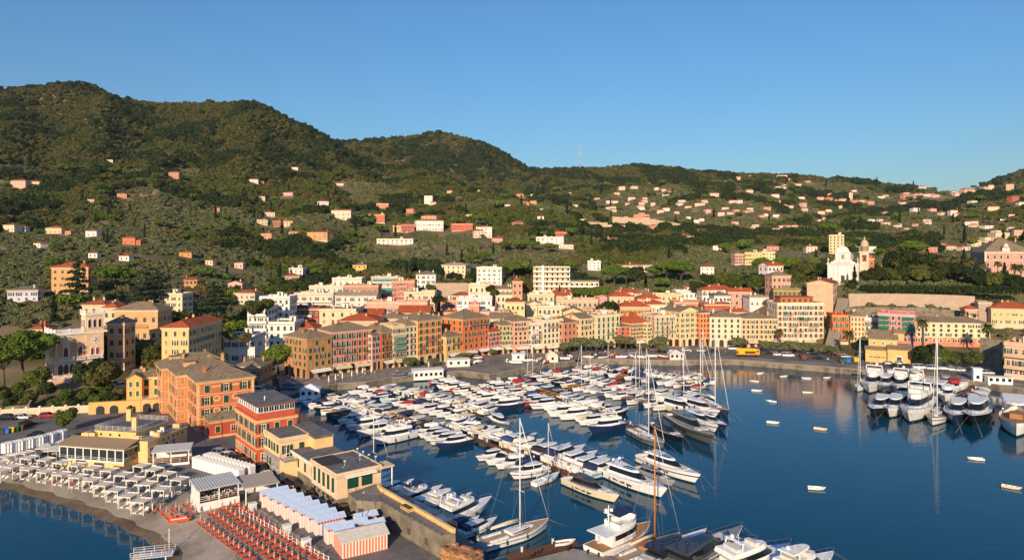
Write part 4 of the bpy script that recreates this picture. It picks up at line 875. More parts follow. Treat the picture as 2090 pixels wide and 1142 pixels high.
# ------------------------------------------------------------------ town behind the waterfront and houses on the slopes
def tb(uL, uR, vtop, D, wall, st, cols, roof, label, dD=0.0, **k):
    A = PD(uL, D); B = PD(uR, D+dD); zt = min(float(tz(A.x, A.y)), float(tz(B.x, B.y)), 40); zb = max(2.0, zt-.3); h = ZV(vtop, D)-zb
    if h < 3.2: zb -= 3.2-h; h = 3.2
    k.setdefault('depth', 11); dp = k.pop('depth'); k.setdefault('gf', 3.0); k.setdefault('ground', 'none'); k.setdefault('cat', 'building'); k.setdefault('nm', 'town_house'); nm = k.pop('nm'); st = max(2, min(st, int((h-2.2)/2.6)))
    return building(nm, label, A, B, zb, h, dp, wall, st, cols, roof=roof, seed=int(uL), group='buildings of the old town', base=7, **k)
T_ = [
 (505, 548, 628, 305, 'e9e7e2', 6, 4, ('flat', .9, 'G'), 'left wing of the white terraced apartments with planted balconies', dict(mixw='op', terr=('f0eee8', .9, 1.5))),
 (530, 591, 608, 318, 'efece6', 7, 5, ('flat', .9, 'G'), 'tall white terraced apartment block with green roof awnings', dict(mixw='cop', terr=('f2f0ea', .55, 1.4), awn=((2, 0, 2, '3f8f7a'), (4, 0, 1, '3f8f7a')))),
 (548, 601, 660, 285, 'f0ece2', 5, 4, ('flat', .8, 'G'), 'white block with green shutters and roof terrace behind the pine', dict(mixw='cc', depth=13)),
 (456, 520, 686, 262, 'e6e4de', 3, 4, ('flat', .6, 'G'), 'low white villa in the shade behind the ochre convent', dict(mixw='op')),
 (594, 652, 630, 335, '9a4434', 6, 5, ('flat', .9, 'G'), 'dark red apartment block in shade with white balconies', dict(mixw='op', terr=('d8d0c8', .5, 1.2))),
 (652, 726, 633, 322, 'e2cfa6', 5, 4, ('flat', .8, 'G'), 'plain cream block with few windows and gravel roof', dict(mixw='cb', depth=18, awn=((1, 0, 0, '1f9a80'), (0, 0, 0, '1f9a80')))),
 (602, 640, 670, 292, 'c97a58', 3, 3, ('hip', 2.2, 'T'), 'low house with bright orange roof above the tan block', dict()),
 (690, 770, 655, 300, 'd8b48c', 3, 6, ('hip', 2.6, 'T'), 'wide terracotta roof directly behind the long red palazzo', dict(depth=16)),
 (724, 779, 643, 335, 'd0b088', 3, 5, ('gx', 2.6, 'T'), 'long red tile roof above the pale pink house', dict(depth=14)),
 (772, 828, 650, 318, 'cdb494', 4, 4, ('hip', 2.4, 'S'), 'grey hipped roof behind the narrow balconied houses', dict(depth=13)),
 (812, 876, 638, 330, 'dcb88c', 3, 5, ('gx', 2.8, 'T'), 'broad orange tile roof with two skylights mid town', dict(depth=15)),
 (858, 905, 652, 318, 'd4a888', 4, 4, ('hip', 2.0, 'S'), 'slate roofed pinkish house behind the red panelled one', dict()),
 (748, 872, 617, 352, 'e0a890', 3, 9, ('flat', .8, 'G'), 'long low pink and cream apartment block with teal awnings', dict(mixw='op', terr=('e8c8b4', .9, 1.3), awn=((0, 3, 4, '1f9a8a'),))),
 (601, 680, 600, 392, 'ddd0b8', 5, 6, ('flat', .9, 'G'), 'pale modern flats with stacked long balconies, lower of two', dict(terr=('e2dccc', .95, 1.4), mixw='op')),
 (631, 700, 585, 430, 'e6d8c0', 5, 6, ('flat', .9, 'G'), 'modern flats with white roof terrace on the town slope', dict(terr=('ece6da', .95, 1.4), mixw='op')),
 (678, 738, 569, 462, 'ece2cc', 4, 5, ('flat', .9, 'G'), 'cream villa flats with grey turret cap on the slope', dict(mixw='cop')),
 (701, 772, 583, 412, 'b98c6c', 4, 6, ('flat', .7, 'G'), 'brown banded apartment block with continuous balconies', dict(terr=('d8c4a8', .95, 1.3), mixw='op')),
 (684, 768, 603, 375, 'e4dccc', 5, 6, ('gx', 1.6, 'G'), 'large off-white gabled apartment block mid town', dict(mixw='op', awn=((1, 0, 1, '2fa08c'),))),
 (758, 812, 566, 440, 'cfc4b0', 6, 4, ('flat', .8, 'G'), 'grey modern tower of flats with teal awnings', dict(terr=('dcd6c8', .9, 1.4), mixw='op', awn=((4, 0, 3, '3fa090'), (2, 0, 3, '3fa090')))),
 (800, 846, 574, 425, 'd88468', 6, 5, ('flat', .8, 'G'), 'salmon apartment block beside the grey modern tower', dict(mixw='op', terr=('e0a088', .4, 1.1))),
 (825, 887, 597, 395, 'e2d0a8', 4, 5, ('flat', .8, 'G'), 'pale straw block with gently curved front on the slope', dict(mixw='op')),
 (849, 889, 560, 480, 'f0ece4', 5, 4, ('hip', 2.2, 'A'), 'white villa with dark pyramid roof among palms', dict(mixw='cop')),
 (932, 1004, 609, 385, 'e8e8ea', 4, 6, ('flat', .8, 'G'), 'white modern block with pale blue windows and long terrace', dict(mixw='op')),
 (899, 932, 613, 385, 'cf8a68', 3, 4, ('flat', .7, 'G'), 'small salmon block adjoining the white modern one', dict(mixw='op')),
 (956, 978, 622, 365, 'e09a84', 3, 2, ('flat', .7, 'G'), 'plain salmon pink wall of a house below the white modern block', dict(mixw='b')),
 (956, 1001, 582, 415, 'ecd8b4', 4, 4, ('flat', .9, 'G'), 'cream villa with arched top windows and little roof belvedere', dict(mixw='CCO')),
 (1013, 1050, 590, 398, 'eed9b8', 5, 4, ('hip', 1.6, 'S'), 'cream half of the villa with the square tower', dict(mixw='CO')),
 (1046, 1066, 574, 392, 'dc9c78', 6, 2, ('hip', 1.8, 'B'), 'square salmon tower of the villa with small cap roof', dict(mixw='cc', depth=6)),
 (1033, 1071, 616, 350, 'ecd28c', 4, 4, ('hip', 1.8, 'B'), 'yellow house with brown hip roof at the town centre', dict(mixw='cc')),
 (981, 1040, 637, 338, 'd8a890', 3, 5, ('flat', .6, 'G'), 'low flat roof terrace with plants behind the pink fronts', dict(mixw='op')),
 (906, 953, 638, 340, 'd8863c', 3, 4, ('flat', .6, 'G'), 'low orange house with flat gravel roof behind the orange tower', dict()),
 (941, 975, 652, 320, 'e6c070', 4, 3, ('hip', 1.8, 'T'), 'yellow house with small orange roof touching the orange tower', dict()),
 (1000, 1046, 650, 322, 'c8cc98', 4, 4, ('gx', 2.4, 'S'), 'pale green gable with slate roof behind the small pink house', dict()),
 (1077, 1131, 602, 400, 'e6d2a0', 4, 5, ('flat', .9, 'G'), 'cream palazzo with roof pergola below the yellow hotel', dict(mixw='cop')),
 (1075, 1106, 621, 372, 'ecd8a8', 3, 1, ('gy', 1.8, 'G'), 'cream blank gable end left of the balustraded block', dict(mixw='b')),
 (1098, 1153, 626, 352, 'e6d6b0', 4, 6, ('flat', .8, 'G'), 'cream house with green shutters and roof garden at centre', dict(mixw='cc')),
 (1136, 1220, 613, 378, 'cdb896', 5, 8, ('flat', .9, 'G'), 'wide stone grey palazzo with small balconies and roof terrace', dict(mixw='cco', balc=((1, 2, 3), (1, 5, 6), (2, 2, 3), (2, 5, 6)), wh=1.7)),
 (1244, 1294, 605, 385, 'e2c090', 4, 4, ('hip', 2.6, 'T'), 'beige house with red hip roof right of the umbrella pine', dict()),
 (1301, 1350, 610, 400, 'dcc098', 4, 4, ('hip', 2.8, 'T'), 'house with broad brick red pyramid roof in upper town', dict()),
 (1339, 1392, 602, 418, 'e8d090', 4, 5, ('flat', .8, 'G'), 'yellowish flats with grey roof in upper town', dict(mixw='op')),
 (1381, 1432, 595, 432, 'ece8e0', 3, 6, ('flat', .8, 'G'), 'white curved-front block with ribbon windows in upper town', dict(mixw='p')),
 (1433, 1494, 592, 412, 'efe6d6', 4, 6, ('hip', 2.2, 'T'), 'white villa with wide red roof in upper town', dict(mixw='CO')),
 (1458, 1492, 603, 390, 'f2efe8', 4, 4, ('hip', 1.8, 'A'), 'white house with dark hip roof in front of the red roofed villa', dict(mixw='co')),
 (1266, 1327, 626, 350, 'e9b252', 4, 5, ('hip', 2.6, 'T'), 'yellow house with orange hip roof and white open shutters', dict(mixw='oo')),
 (1316, 1359, 621, 362, 'f0e2d0', 3, 4, ('hip', 2.0, 'T'), 'white house with three arched windows and orange roof', dict(mixw='CO')),
 (1356, 1419, 632, 352, 'e8d6ac', 4, 6, ('flat', .8, 'G'), 'cream building with pergola roof behind the lemon house', dict(mixw='op')),
 (1376, 1440, 617, 378, 'd88c60', 3, 7, ('flat', .7, 'G'), 'long low orange-brown block with flat roof in upper town', dict(mixw='op')),
 (1438, 1491, 621, 362, 'b85a3c', 3, 6, ('flat', .6, 'G'), 'brick red low block with dark eaves behind the cream hotel', dict(mixw='op')),
 (1489, 1529, 637, 345, 'd8b48c', 3, 4, ('hip', 2.0, 'T'), 'bright orange tile roof behind the peach hotel', dict()),
 (1530, 1572, 606, 388, 'f0e8da', 3, 4, ('hip', 1.2, 'G'), 'white cube villa with four dark windows above the peach hotel', dict(mixw='p')),
 (1150, 1190, 636, 342, 'e8c08c', 4, 3, ('gy', 2.0, 'S'), 'apricot gable house squeezed behind the low coral one', dict()),
 (1216, 1252, 634, 345, 'e0a080', 3, 4, ('flat', .6, 'G'), 'pinkish rooftop storey above the arched green shutters', dict()),
 (1580, 1612, 560, 520, 'cf7a50', 3, 4, ('hip', 1.8, 'A'), 'brick coloured house with dark tent roof among the pines', dict()),
]
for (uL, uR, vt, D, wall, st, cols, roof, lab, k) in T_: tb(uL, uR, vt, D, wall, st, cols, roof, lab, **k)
fr_ = random.Random(31); FI = []
for k in range(900):                                      # infill houses in the gaps of the old town
    u = fr_.uniform(600, 1600); D = fr_.uniform(325, 450); w = fr_.uniform(9, 14); p = PD(u, D)
    if all((p.x-a)**2+(p.y+4-b)**2 > ((r-1.5)*.8+w*.42)**2 for a, b, r in KEEP) and all(abs(u-q[0])*D/F > 13 or abs(D-q[1]) > 14 for q in FI): FI.append((u, D, w))
    if len(FI) > 32: break
FI.sort()
for k, (u, D, w) in enumerate(FI):
    z = max(2, float(tz(PD(u, D).x, D))-.3); h = fr_.uniform(8, 12.5); rf = fr_.choice([('hip', 2.2, 'T'), ('hip', 2.0, 'B'), ('gx', 2.0, 'T'), ('flat', .8, 'G'), ('hip', 2.2, 'S')]); cl = fr_.choice(['e6c49a', 'e0a888', 'ead8b0', 'd88c68', 'efe6d8', 'e2b070', 'dca090']); wp = w*F/D/2
    tb(u-wp, u+wp, V0+(H-z-h)*F/D, D, cl, 4, 4, rf, 'small %s infill house with %s roof, %s from the left between larger town blocks' % ({'e6c49a': 'sand', 'e0a888': 'salmon', 'ead8b0': 'cream', 'd88c68': 'brick', 'efe6d8': 'white', 'e2b070': 'ochre', 'dca090': 'pink'}[cl], {'T': 'orange', 'B': 'brown', 'G': 'flat', 'S': 'slate'}[rf[2]], ORD[k]), fr_.uniform(-4, 4), depth=9, mixw='coc')
# upper-town villas that stand clear on the slope: uL,uR,v top,v base, storeys, cols
V_ = [
 (901, 950, 541, 566, 3, 5, 'ecd8a8', ('hip', 1.8, 'G'), 'cream three-storey villa with arched windows on the lower slope', 'CC'),
 (973, 1024, 547, 581, 4, 5, 'f2ede2', ('flat', 1.0, 'G'), 'white four-storey villa with balustrade next to the umbrella pine', 'cop'),
 (720, 748, 541, 553, 2, 3, 'efc440', ('hip', 1.4, 'A'), 'small bright yellow house alone at the wood edge', 'cc'),
 (590, 618, 548, 575, 3, 3, 'e6e0d4', ('flat', .6, 'G'), 'white boxy house beside two pines on the left slope', 'op'),
 (582, 612, 563, 578, 2, 3, 'd8b08c', ('hip', 1.8, 'B'), 'low house with red hip roof below the white boxy house', 'op'),
 (850, 905, 450, 471, 2, 9, 'f2eee6', ('hip', 1.6, 'B'), 'long white villa with many windows high on the slope', 'cop'),
 (860, 890, 441, 452, 2, 4, 'e2b080', ('hip', 1.6, 'T'), 'orange roofed house just above the long white villa', 'co'),
 (753, 785, 438, 455, 2, 5, 'd8734a', ('flat', .6, 'G'), 'brick orange villa on the mid slope', 'co'),
 (768, 793, 416, 432, 3, 4, 'dc9068', ('flat', .8, 'B'), 'tall salmon villa on the crest of the mid slope', 'co'),
 (627, 668, 474, 491, 3, 4, 'dfa45c', ('gx', 1.4, 'B'), 'ochre apartment house with brown gable and balconies', 'op'),
 (676, 716, 429, 448, 2, 4, 'ecd8b4', ('gx', 1.8, 'B'), 'cream gabled villa at the upper left of the settlement', 'op'),
 (769, 843, 488, 500, 2, 8, 'f0e6d6', ('flat', .6, 'G'), 'stretched white villa with loggia beneath the wood', 'CO'),
 (529, 554, 477, 491, 2, 3, 'd8a082', ('hip', 1.2, 'B'), 'rosy cube house isolated in the olive grove', 'cc'),
 (590, 617, 473, 484, 2, 4, 'e4b49c', ('hip', 1.2, 'B'), 'pale rose house right of the isolated cube', 'cc'),
 (525, 546, 448, 459, 2, 3, 'ecdcae', ('hip', 1.0, 'B'), 'cream cottage with tile roof among olives', 'cc'),
 (575, 597, 451, 463, 2, 3, 'ecd08c', ('hip', 1.2, 'T'), 'yellow cottage beside a red barn', 'cc'),
 (560, 576, 451, 463, 2, 2, 'cf7a62', ('hip', 1.0, 'T'), 'little red barn beside the yellow cottage', 'c'),
 (972, 1004, 463, 484, 3, 4, 'ebe2d2', ('hip', 1.4, 'B'), 'tiered pale villa with three floors right of the red villa', 'op'),
 (922, 965, 457, 472, 2, 4, 'd0694c', ('flat', .8, 'B'), 'red and white villa half hidden by pines', 'op'),
 (802, 824, 460, 473, 2, 3, 'ecc460', ('hip', 1.2, 'B'), 'butter yellow house next to a rose one on the slope', 'co'),
 (824, 846, 458, 474, 2, 3, 'd87468', ('hip', 1.4, 'T'), 'rose red house next to the butter yellow one', 'co'),
 (1094, 1150, 484, 497, 2, 6, 'efeae0', ('flat', .6, 'G'), 'white double house on the centre slope under a red roof', 'op'),
 (1131, 1157, 474, 484, 2, 3, 'cf5a34', ('hip', 1.6, 'T'), 'vermilion house above the white double house', 'co'),
 (1238, 1264, 487, 497, 2, 4, 'f0ece2', ('hip', 1.4, 'T'), 'white house with red roof alone right of centre', 'op'),
 (1390, 1416, 482, 494, 2, 5, 'ecdcba', ('hip', 1.2, 'B'), 'cream villa with many windows left of the hilltop church', 'cc'),
 (1692, 1722, 480, 518, 6, 4, 'ecd49a', ('flat', .6, 'G'), 'tall yellow apartment tower behind the hilltop church', 'cc'),
 (1500, 1530, 519, 540, 4, 4, 'dc9a8c', ('flat', .6, 'T'), 'pink end of the multicoloured flats behind the pines', 'op'),
 (1520, 1556, 516, 540, 4, 5, 'ecd068', ('flat', .6, 'G'), 'yellow middle of the multicoloured flats behind the pines', 'op'),
 (1556, 1582, 514, 536, 4, 4, 'eede9c', ('flat', .6, 'G'), 'pale end of the multicoloured flats behind the pines', 'op'),
 (1646, 1668, 503, 516, 2, 3, 'e6dccc', ('hip', 1.4, 'T'), 'white cottage with orange roof left of the yellow tower', 'op'),
 (1200, 1226, 533, 552, 3, 3, 'f0efec', ('flat', .5, 'G'), 'blank white modern wall behind the yellow hotel', 'p'),
 (1272, 1330, 541, 556, 2, 7, 'efe4d4', ('hip', 1.2, 'B'), 'low white house behind the umbrella pines right of the hotel', 'op'),
 (1294, 1325, 438, 447, 2, 4, 'dd9478', ('hip', 1.2, 'B'), 'pink villa on the stone terraces', 'co'),
 (105, 180, 546, 600, 4, 5, 'e8a45c', ('hip', 2.4, 'T'), 'orange villa with arcaded base under pines, upper left', 'co'),
 (15, 77, 592, 616, 2, 4, 'c8d4e4', ('hip', 1.4, 'A'), 'bluish white house in shade at the left edge', 'op'),
 (325, 372, 601, 640, 4, 4, 'ecd4a0', ('flat', .8, 'G'), 'cream terraced house with roof pergola behind the tan villa', 'op'),
 (378, 402, 571, 588, 2, 3, 'e4a060', ('gx', 1.4, 'B'), 'small orange gabled house above the cedars', 'cc'),
 (466, 494, 578, 597, 2, 3, 'e8b8a8', ('gy', 1.6, 'B'), 'little pink gabled house above the cedars', 'cc'),
 (478, 520, 598, 622, 3, 4, 'd8ccb4', ('hip', 1.6, 'B'), 'beige house in shade right of the cedars', 'op'),
]
for (uL, uR, vt, vb, st, cols, wall, roof, lab, mx) in V_:
    p = on_terrain((uL+uR)/2, vb, 300); D = p.y; zb = ZV(vb, D); h = max(3, ZV(vt, D)-zb)
    tilt = random.uniform(-.06, .06); A = PD(uL, D*(1+tilt*.1)); B = PD(uR, D*(1-tilt*.1))
    building('hill_villa', lab, A, B, zb, h, min(14, max(8, (uR-uL)*D/F*.6)), wall, max(2, min(st, int(h/2.6))) if h > 5 else 2, cols, roof=roof, mixw=mx, gf=min(3, h*.45), ground='win' if h > 5 else 'none', seed=int(uL), group='villas on the slopes', base=9, cat='villa', chim=1, wh=1.5)
# small far houses: (u, v base, width px, height px, colour, roof)
FARH = []
def zl(off, s, items):
    for x, y, w_, h_, c, r in items: FARH.append((off[0]+x/s, off[1]+y/s, w_/s, h_/s, c, r))
P_, W_, Y_, O_, K_ = 'e4bca6', 'efe8dc', 'ead6aa', 'dc9e70', 'e8d0ba'
zl((0, 160), 2.854, [(105, 638, 85, 42, P_, 'B'), (190, 640, 85, 38, Y_, 'B'), (360, 523, 38, 14, W_, 'G'), (1012, 592, 60, 44, 'd09078', 'B'), (530, 722, 36, 14, P_, 'G'), (710, 696, 50, 24, O_, 'B'), (30, 838, 70, 30, P_, 'B'),
 (50, 892, 75, 38, Y_, 'B'), (120, 890, 55, 28, W_, 'B'), (308, 905, 95, 34, 'e8c894', 'B'), (395, 912, 40, 16, O_, 'T'), (530, 921, 64, 32, W_, 'B'), (750, 968, 70, 38, 'd07a50', 'B'), (800, 970, 36, 26, 'cf7a50', 'B'), (215, 985, 60, 24, W_, 'B'), (722, 1062, 60, 26, W_, 'T'),
 (1080, 1040, 66, 24, 'dca04c', 'B'), (1262, 776, 34, 20, O_, 'T'), (1390, 1106, 50, 28, P_, 'G'), (1478, 610, 50, 22, W_, 'B'), (1525, 613, 24, 12, O_, 'T'), (1520, 706, 44, 18, Y_, 'B'), (1675, 684, 66, 18, P_, 'B'), (1715, 530, 40, 12, W_, 'B'), (1885, 734, 58, 18, W_, 'B'), (1570, 806, 60, 26, K_, 'B'), (540, 1045, 50, 18, W_, 'B'), (1218, 1086, 44, 20, Y_, 'B'), (1980, 628, 40, 16, W_, 'B'), (640, 486, 30, 10, W_, 'T')])
zl((700, 250), 2.986, [(520, 500, 50, 52, W_, 'flat'), (548, 508, 44, 22, P_, 'B'), (320, 532, 40, 18, Y_, 'B'), (408, 553, 50, 26, 'dc9070', 'B'), (650, 430, 34, 14, P_, 'B'), (818, 428, 32, 16, Y_, 'B'), (884, 446, 44, 18, P_, 'G'), (1000, 524, 38, 24, W_, 'B'), (1078, 452, 48, 16, O_, 'B'), (1090, 470, 44, 14, P_, 'B'),
 (1120, 504, 34, 20, O_, 'T'), (1160, 500, 40, 22, 'dfa05c', 'B'), (1160, 447, 22, 10, W_, 'B'), (770, 580, 50, 18, K_, 'B'), (1065, 638, 70, 30, 'a8806a', 'B'), (1205, 592, 40, 20, W_, 'T'), (1462, 610, 36, 20, Y_, 'G'), (1575, 652, 130, 26, K_, 'G'), (1708, 648, 38, 22, P_, 'B'), (1888, 665, 46, 36, 'd88c7c', 'B'), (1815, 672, 36, 22, W_, 'B'),
 (1412, 522, 40, 20, W_, 'T'), (1725, 600, 24, 24, K_, 'G'), (1848, 594, 44, 16, P_, 'B'), (1820, 566, 38, 14, P_, 'T'), (1890, 600, 34, 12, W_, 'B'), (1460, 415, 26, 12, W_, 'B'), (1280, 424, 34, 12, W_, 'B'), (1700, 408, 40, 18, K_, 'B'), (1780, 402, 44, 14, Y_, 'B'), (1670, 440, 34, 12, Y_, 'B'), (1760, 470, 44, 14, K_, 'T'), (1820, 500, 36, 14, P_, 'T'), (1735, 504, 30, 14, P_, 'B'), (1660, 490, 34, 12, W_, 'B'), (1550, 470, 34, 10, P_, 'B'), (1530, 512, 40, 14, P_, 'B'), (1915, 410, 24, 14, W_, 'B'), (1840, 470, 28, 12, Y_, 'B'), (2000, 430, 36, 10, P_, 'B'), (2060, 505, 36, 14, W_, 'B'), (2035, 555, 30, 12, K_, 'T'), (1970, 535, 40, 14, W_, 'T'),
 (2080, 720, 60, 34, Y_, 'B'), (830, 700, 60, 40, K_, 'B'), (940, 732, 70, 26, 'd8a090', 'B'), (1360, 770, 90, 24, K_, 'G'), (700, 1105, 10, 10, W_, 'B')][:-1])
zl((1390, 280), 2.986, [(45, 432, 40, 12, Y_, 'B'), (115, 418, 60, 16, K_, 'B'), (170, 464, 40, 24, P_, 'B'), (245, 482, 40, 24, K_, 'B'), (300, 472, 36, 14, K_, 'B'), (200, 362, 60, 20, K_, 'B'), (260, 350, 44, 18, W_, 'B'), (310, 352, 40, 16, P_, 'B'), (365, 356, 44, 16, O_, 'B'), (420, 336, 40, 14, Y_, 'B'), (500, 330, 60, 18, W_, 'B'), (575, 364, 44, 16, W_, 'B'), (320, 400, 50, 14, K_, 'B'), (525, 444, 44, 18, O_, 'B'), (610, 432, 44, 16, 'd08a60', 'B'), (665, 434, 40, 16, K_, 'B'), (755, 424, 36, 24, P_, 'B'), (760, 456, 40, 24, K_, 'B'), (770, 350, 34, 14, W_, 'B'), (735, 376, 34, 12, W_, 'B'), (850, 388, 40, 22, P_, 'B'), (905, 396, 40, 28, 'd88a64', 'T'), (940, 402, 40, 20, O_, 'B'), (985, 402, 40, 26, P_, 'B'),
 (1060, 404, 50, 20, 'd0805c', 'B'), (1110, 398, 50, 14, Y_, 'B'), (1160, 410, 50, 20, 'e2b484', 'B'), (1035, 396, 20, 58, K_, 'tower'), (910, 374, 30, 28, Y_, 'tower'), (640, 328, 34, 24, W_, 'B'), (350, 260, 26, 18, P_, 'T'), (430, 248, 30, 14, W_, 'B'), (615, 244, 60, 12, K_, 'B'), (780, 276, 30, 10, P_, 'B'), (660, 262, 24, 10, P_, 'T'), (1245, 366, 36, 14, P_, 'B'), (1060, 272, 26, 8, P_, 'B'), (1390, 370, 80, 20, 'd8947c', 'B'), (1450, 364, 60, 18, P_, 'B'), (1510, 364, 60, 18, K_, 'B'), (1555, 366, 50, 16, P_, 'B'), (1760, 344, 80, 28, 'e2b890', 'B'), (1865, 328, 40, 24, K_, 'B'), (1890, 322, 28, 30, Y_, 'B'), (2005, 322, 40, 36, 'e4b88c', 'B'),
 (2040, 388, 50, 26, 'cc6a50', 'B'), (1790, 404, 44, 16, W_, 'B'), (1830, 374, 46, 14, O_, 'B'), (1345, 412, 40, 18, P_, 'B'), (1550, 402, 40, 14, K_, 'B'), (1540, 452, 40, 16, P_, 'T'), (1435, 454, 44, 22, W_, 'B'), (1500, 522, 46, 20, K_, 'B'), (1575, 506, 36, 14, W_, 'B'), (1665, 468, 44, 22, W_, 'B'), (1700, 492, 60, 26, 'ead8a8', 'B'), (1755, 532, 44, 16, W_, 'T'), (1800, 548, 46, 14, Y_, 'B'), (1905, 450, 60, 26, Y_, 'B'), (1970, 502, 40, 16, W_, 'B'), (1830, 472, 36, 14, P_, 'T'), (1260, 470, 44, 14, K_, 'B'), (1215, 470, 34, 14, W_, 'T'), (1260, 536, 50, 18, Y_, 'B'), (1180, 544, 50, 16, P_, 'B'), (1085, 526, 44, 18, W_, 'B'), (1130, 556, 30, 12, P_, 'T'), (865, 512, 44, 22, W_, 'B'), (780, 514, 40, 16, O_, 'B'), (760, 560, 44, 14, W_, 'B'), (580, 588, 44, 32, P_, 'B'), (640, 556, 80, 16, K_, 'B'), (330, 530, 40, 14, P_, 'T'), (270, 440, 40, 12, K_, 'B'), (420, 460, 60, 12, P_, 'T'), (1325, 550, 50, 14, W_, 'B'), (1230, 614, 36, 14, W_, 'B'), (1400, 624, 36, 12, 'd0604a', 'T'), (1470, 624, 30, 12, 'd0604a', 'T'), (1380, 568, 30, 10, K_, 'B'),
 (220, 690, 50, 28, W_, 'B'), (560, 690, 70, 24, 'dc9a8c', 'B'), (120, 590, 100, 22, Y_, 'B'), (160, 840, 80, 50, W_, 'B'), (205, 880, 70, 34, 'cc7a58', 'B'), (1520, 700, 90, 28, 'd88a78', 'G'), (1575, 672, 70, 20, K_, 'B'), (1650, 690, 70, 26, K_, 'T'), (1740, 690, 60, 22, K_, 'B'), (1800, 668, 60, 40, 'e6d4b4', 'B'), (1960, 620, 90, 36, 'e6d0a0', 'G'), (2065, 612, 60, 44, 'e0b8a0', 'G'), (1880, 640, 60, 28, Y_, 'G'), (1150, 704, 90, 36, W_, 'G'), (2080, 410, 40, 14, W_, 'B'), (1690, 350, 40, 12, K_, 'B'), (2060, 505, 36, 14, W_, 'B'), (1880, 556, 60, 12, W_, 'G')])
CN = {P_: 'pink', W_: 'white', Y_: 'yellowish', O_: 'orange', K_: 'peach'}
_fh = {}; _cnt = {}
hr = random.Random(12)
for k in range(75):                                       # the scatter of little houses up the valley
    u = hr.uniform(1080, 2085); v = hr.uniform(378, 478) if u > 1250 else hr.uniform(395, 440); FARH.append((u, v, hr.uniform(8, 15), hr.uniform(4, 6.5), hr.choice([P_, W_, W_, Y_, K_, K_]), hr.choice('BBTG')))
FARH.sort(key=lambda q: q[0])
def region(u, v):
    for u1, n_ in ((240, 'far left slope'), (500, 'left slope'), (760, 'slope under the two-humped ridge'), (1040, 'slope below the rounded summit'), (1240, 'slope below the mast'), (1440, 'slope left of the church dome'), (1640, 'upper valley slope'), (1860, 'slope above the hilltop church'), (3000, 'slope at the right')):
        if u < u1: return n_
for u, vb, wp, hp, c, r in FARH:
    p = on_terrain(u, vb, 330); D = p.y; w = wp*D/F; h = hp*D/F; w = max(w, 5); h = max(h, 3.2); dp = max(6, min(12, w*.75)); reg = region(u, vb); cn = CN.get(c, 'reddish' if c[0] in 'cd' else 'sandy')
    key = (cn, reg); _cnt[key] = _cnt.get(key, 0)+1; size = 'tower' if r == 'tower' else 'house'
    lab = '%s %s with %s roof, %s %s from left on %s' % (cn, size, {'T': 'orange', 'G': 'flat', 'flat': 'flat', 'tower': 'pointed'}.get(r, 'brown'), ORD[min(34, _cnt[key]-1)], cn, reg)
    zb = ZV(vb, D); e = empty('church_tower' if r == 'tower' else 'hillside_house', (p.x, D, zb), random.uniform(-.5, .5), lab, size, 'houses scattered over the hills')
    W = plaster(c); mb = MB(); mb.box(-w/2, 0, -6, w/2, dp, h, W); mb.obj('wall', e); RM = {'T': TERRA, 'B': BROWNT, 'tower': BROWNT}.get(r, GRAVEL_ROOF)
    roof_part(e, 'hip' if r in 'TB' or r == 'tower' else 'flat', -w/2, 0, w/2, dp, h, (h*.35 if r == 'tower' else max(1.0, dp*.2)) if r in ('T', 'B', 'tower') else .5, RM, .35, W, 0)
    nst = max(1, int(h/3)); nc = max(2, min(6, int(w/3.2)))
    for i in range(nst):
        for j in range(nc): put_window(e, -w/2+w*(j+.5)/nc, 0, .9+i*h/nst*.98, 0, 'c', .95, min(1.5, h/nst*.5), '3a4a40', None)
    keep(p.x, D+dp/2, max(w, dp)*.6+1.0); keep(p.x*(1-9/D), D-9, w*.5+6)
# yellow-and-white hotel on the knoll ---------------------------------------
p = on_terrain(1125, 590, 380); D = 455.0; zb = ZV(596, D); s = D/F
A2, w, rz = frame_of(PD(1088, D), PD(1222, D-6)); e = empty('terrace_hotel', (A2.x, A2.y, zb), rz, 'modern white hotel with yellow balconies stacked on the knoll', 'hotel')
WC = plaster('f2efe8'); YC = plaster('f0c030'); w1 = w*.56
mb = MB(); mb.box(0, 3, -8, w1, 12, 16.2, WC); mb.box(w1, 5, -8, w, 12, 7.4, WC); mb.box(w*.13, .2, -8, w*.17, 3.2, 17.5, WC); mb.obj('wall', e)
mb = MB(); mb.box(-2, -1.5, -9, w+1, 4.9, 0, WC); mb.obj('podium', e)
for i in range(5):
    ext = w if i < 2 else w1; z = .4+i*3.2
    mb = MB(); mb.box(0, 1.0, z-.2, ext, 5, z, WC); mb.box(0, 1.0, z, ext, 1.1, z+.9, WC); mb.obj('balcony', e)
    nb = int(ext/3.1)
    for j in range(nb):
        pm = ('ypan',)
        if pm not in _wm: q = MB(); q.box(-1.3, -.06, 0, 0, 0, 2.5, YC); q.box(0, -.05, 0, 1.2, 0, 2.4, GLASS); _wm[pm] = q.mesh('window')
        mobj('window', _wm[pm], e, ((j+.5)*ext/nb, 3 if (j+.5)*ext/nb < w1 else 5, z), 0)
        if ('div',) not in _wm: q = MB(); q.box(-.06, 1.1, 0, .06, 3, 2.9, WC); _wm[('div',)] = q.mesh('balcony_divider')
        mobj('balcony_divider', _wm[('div',)], e, (j*ext/nb, 0, z), 0)
roof_part(e, 'flat', 0, 1.2, w1, 12, 16.2, .5, GRAVEL_ROOF, .3, WC, 0); 
mb = MB(); mb.box(w1+.3, 3, 7.4, w+.2, 12.2, 7.7, GRAVEL_ROOF); mb.obj('lower_roof', e)
keep(A2.x+20, D+6, 24)
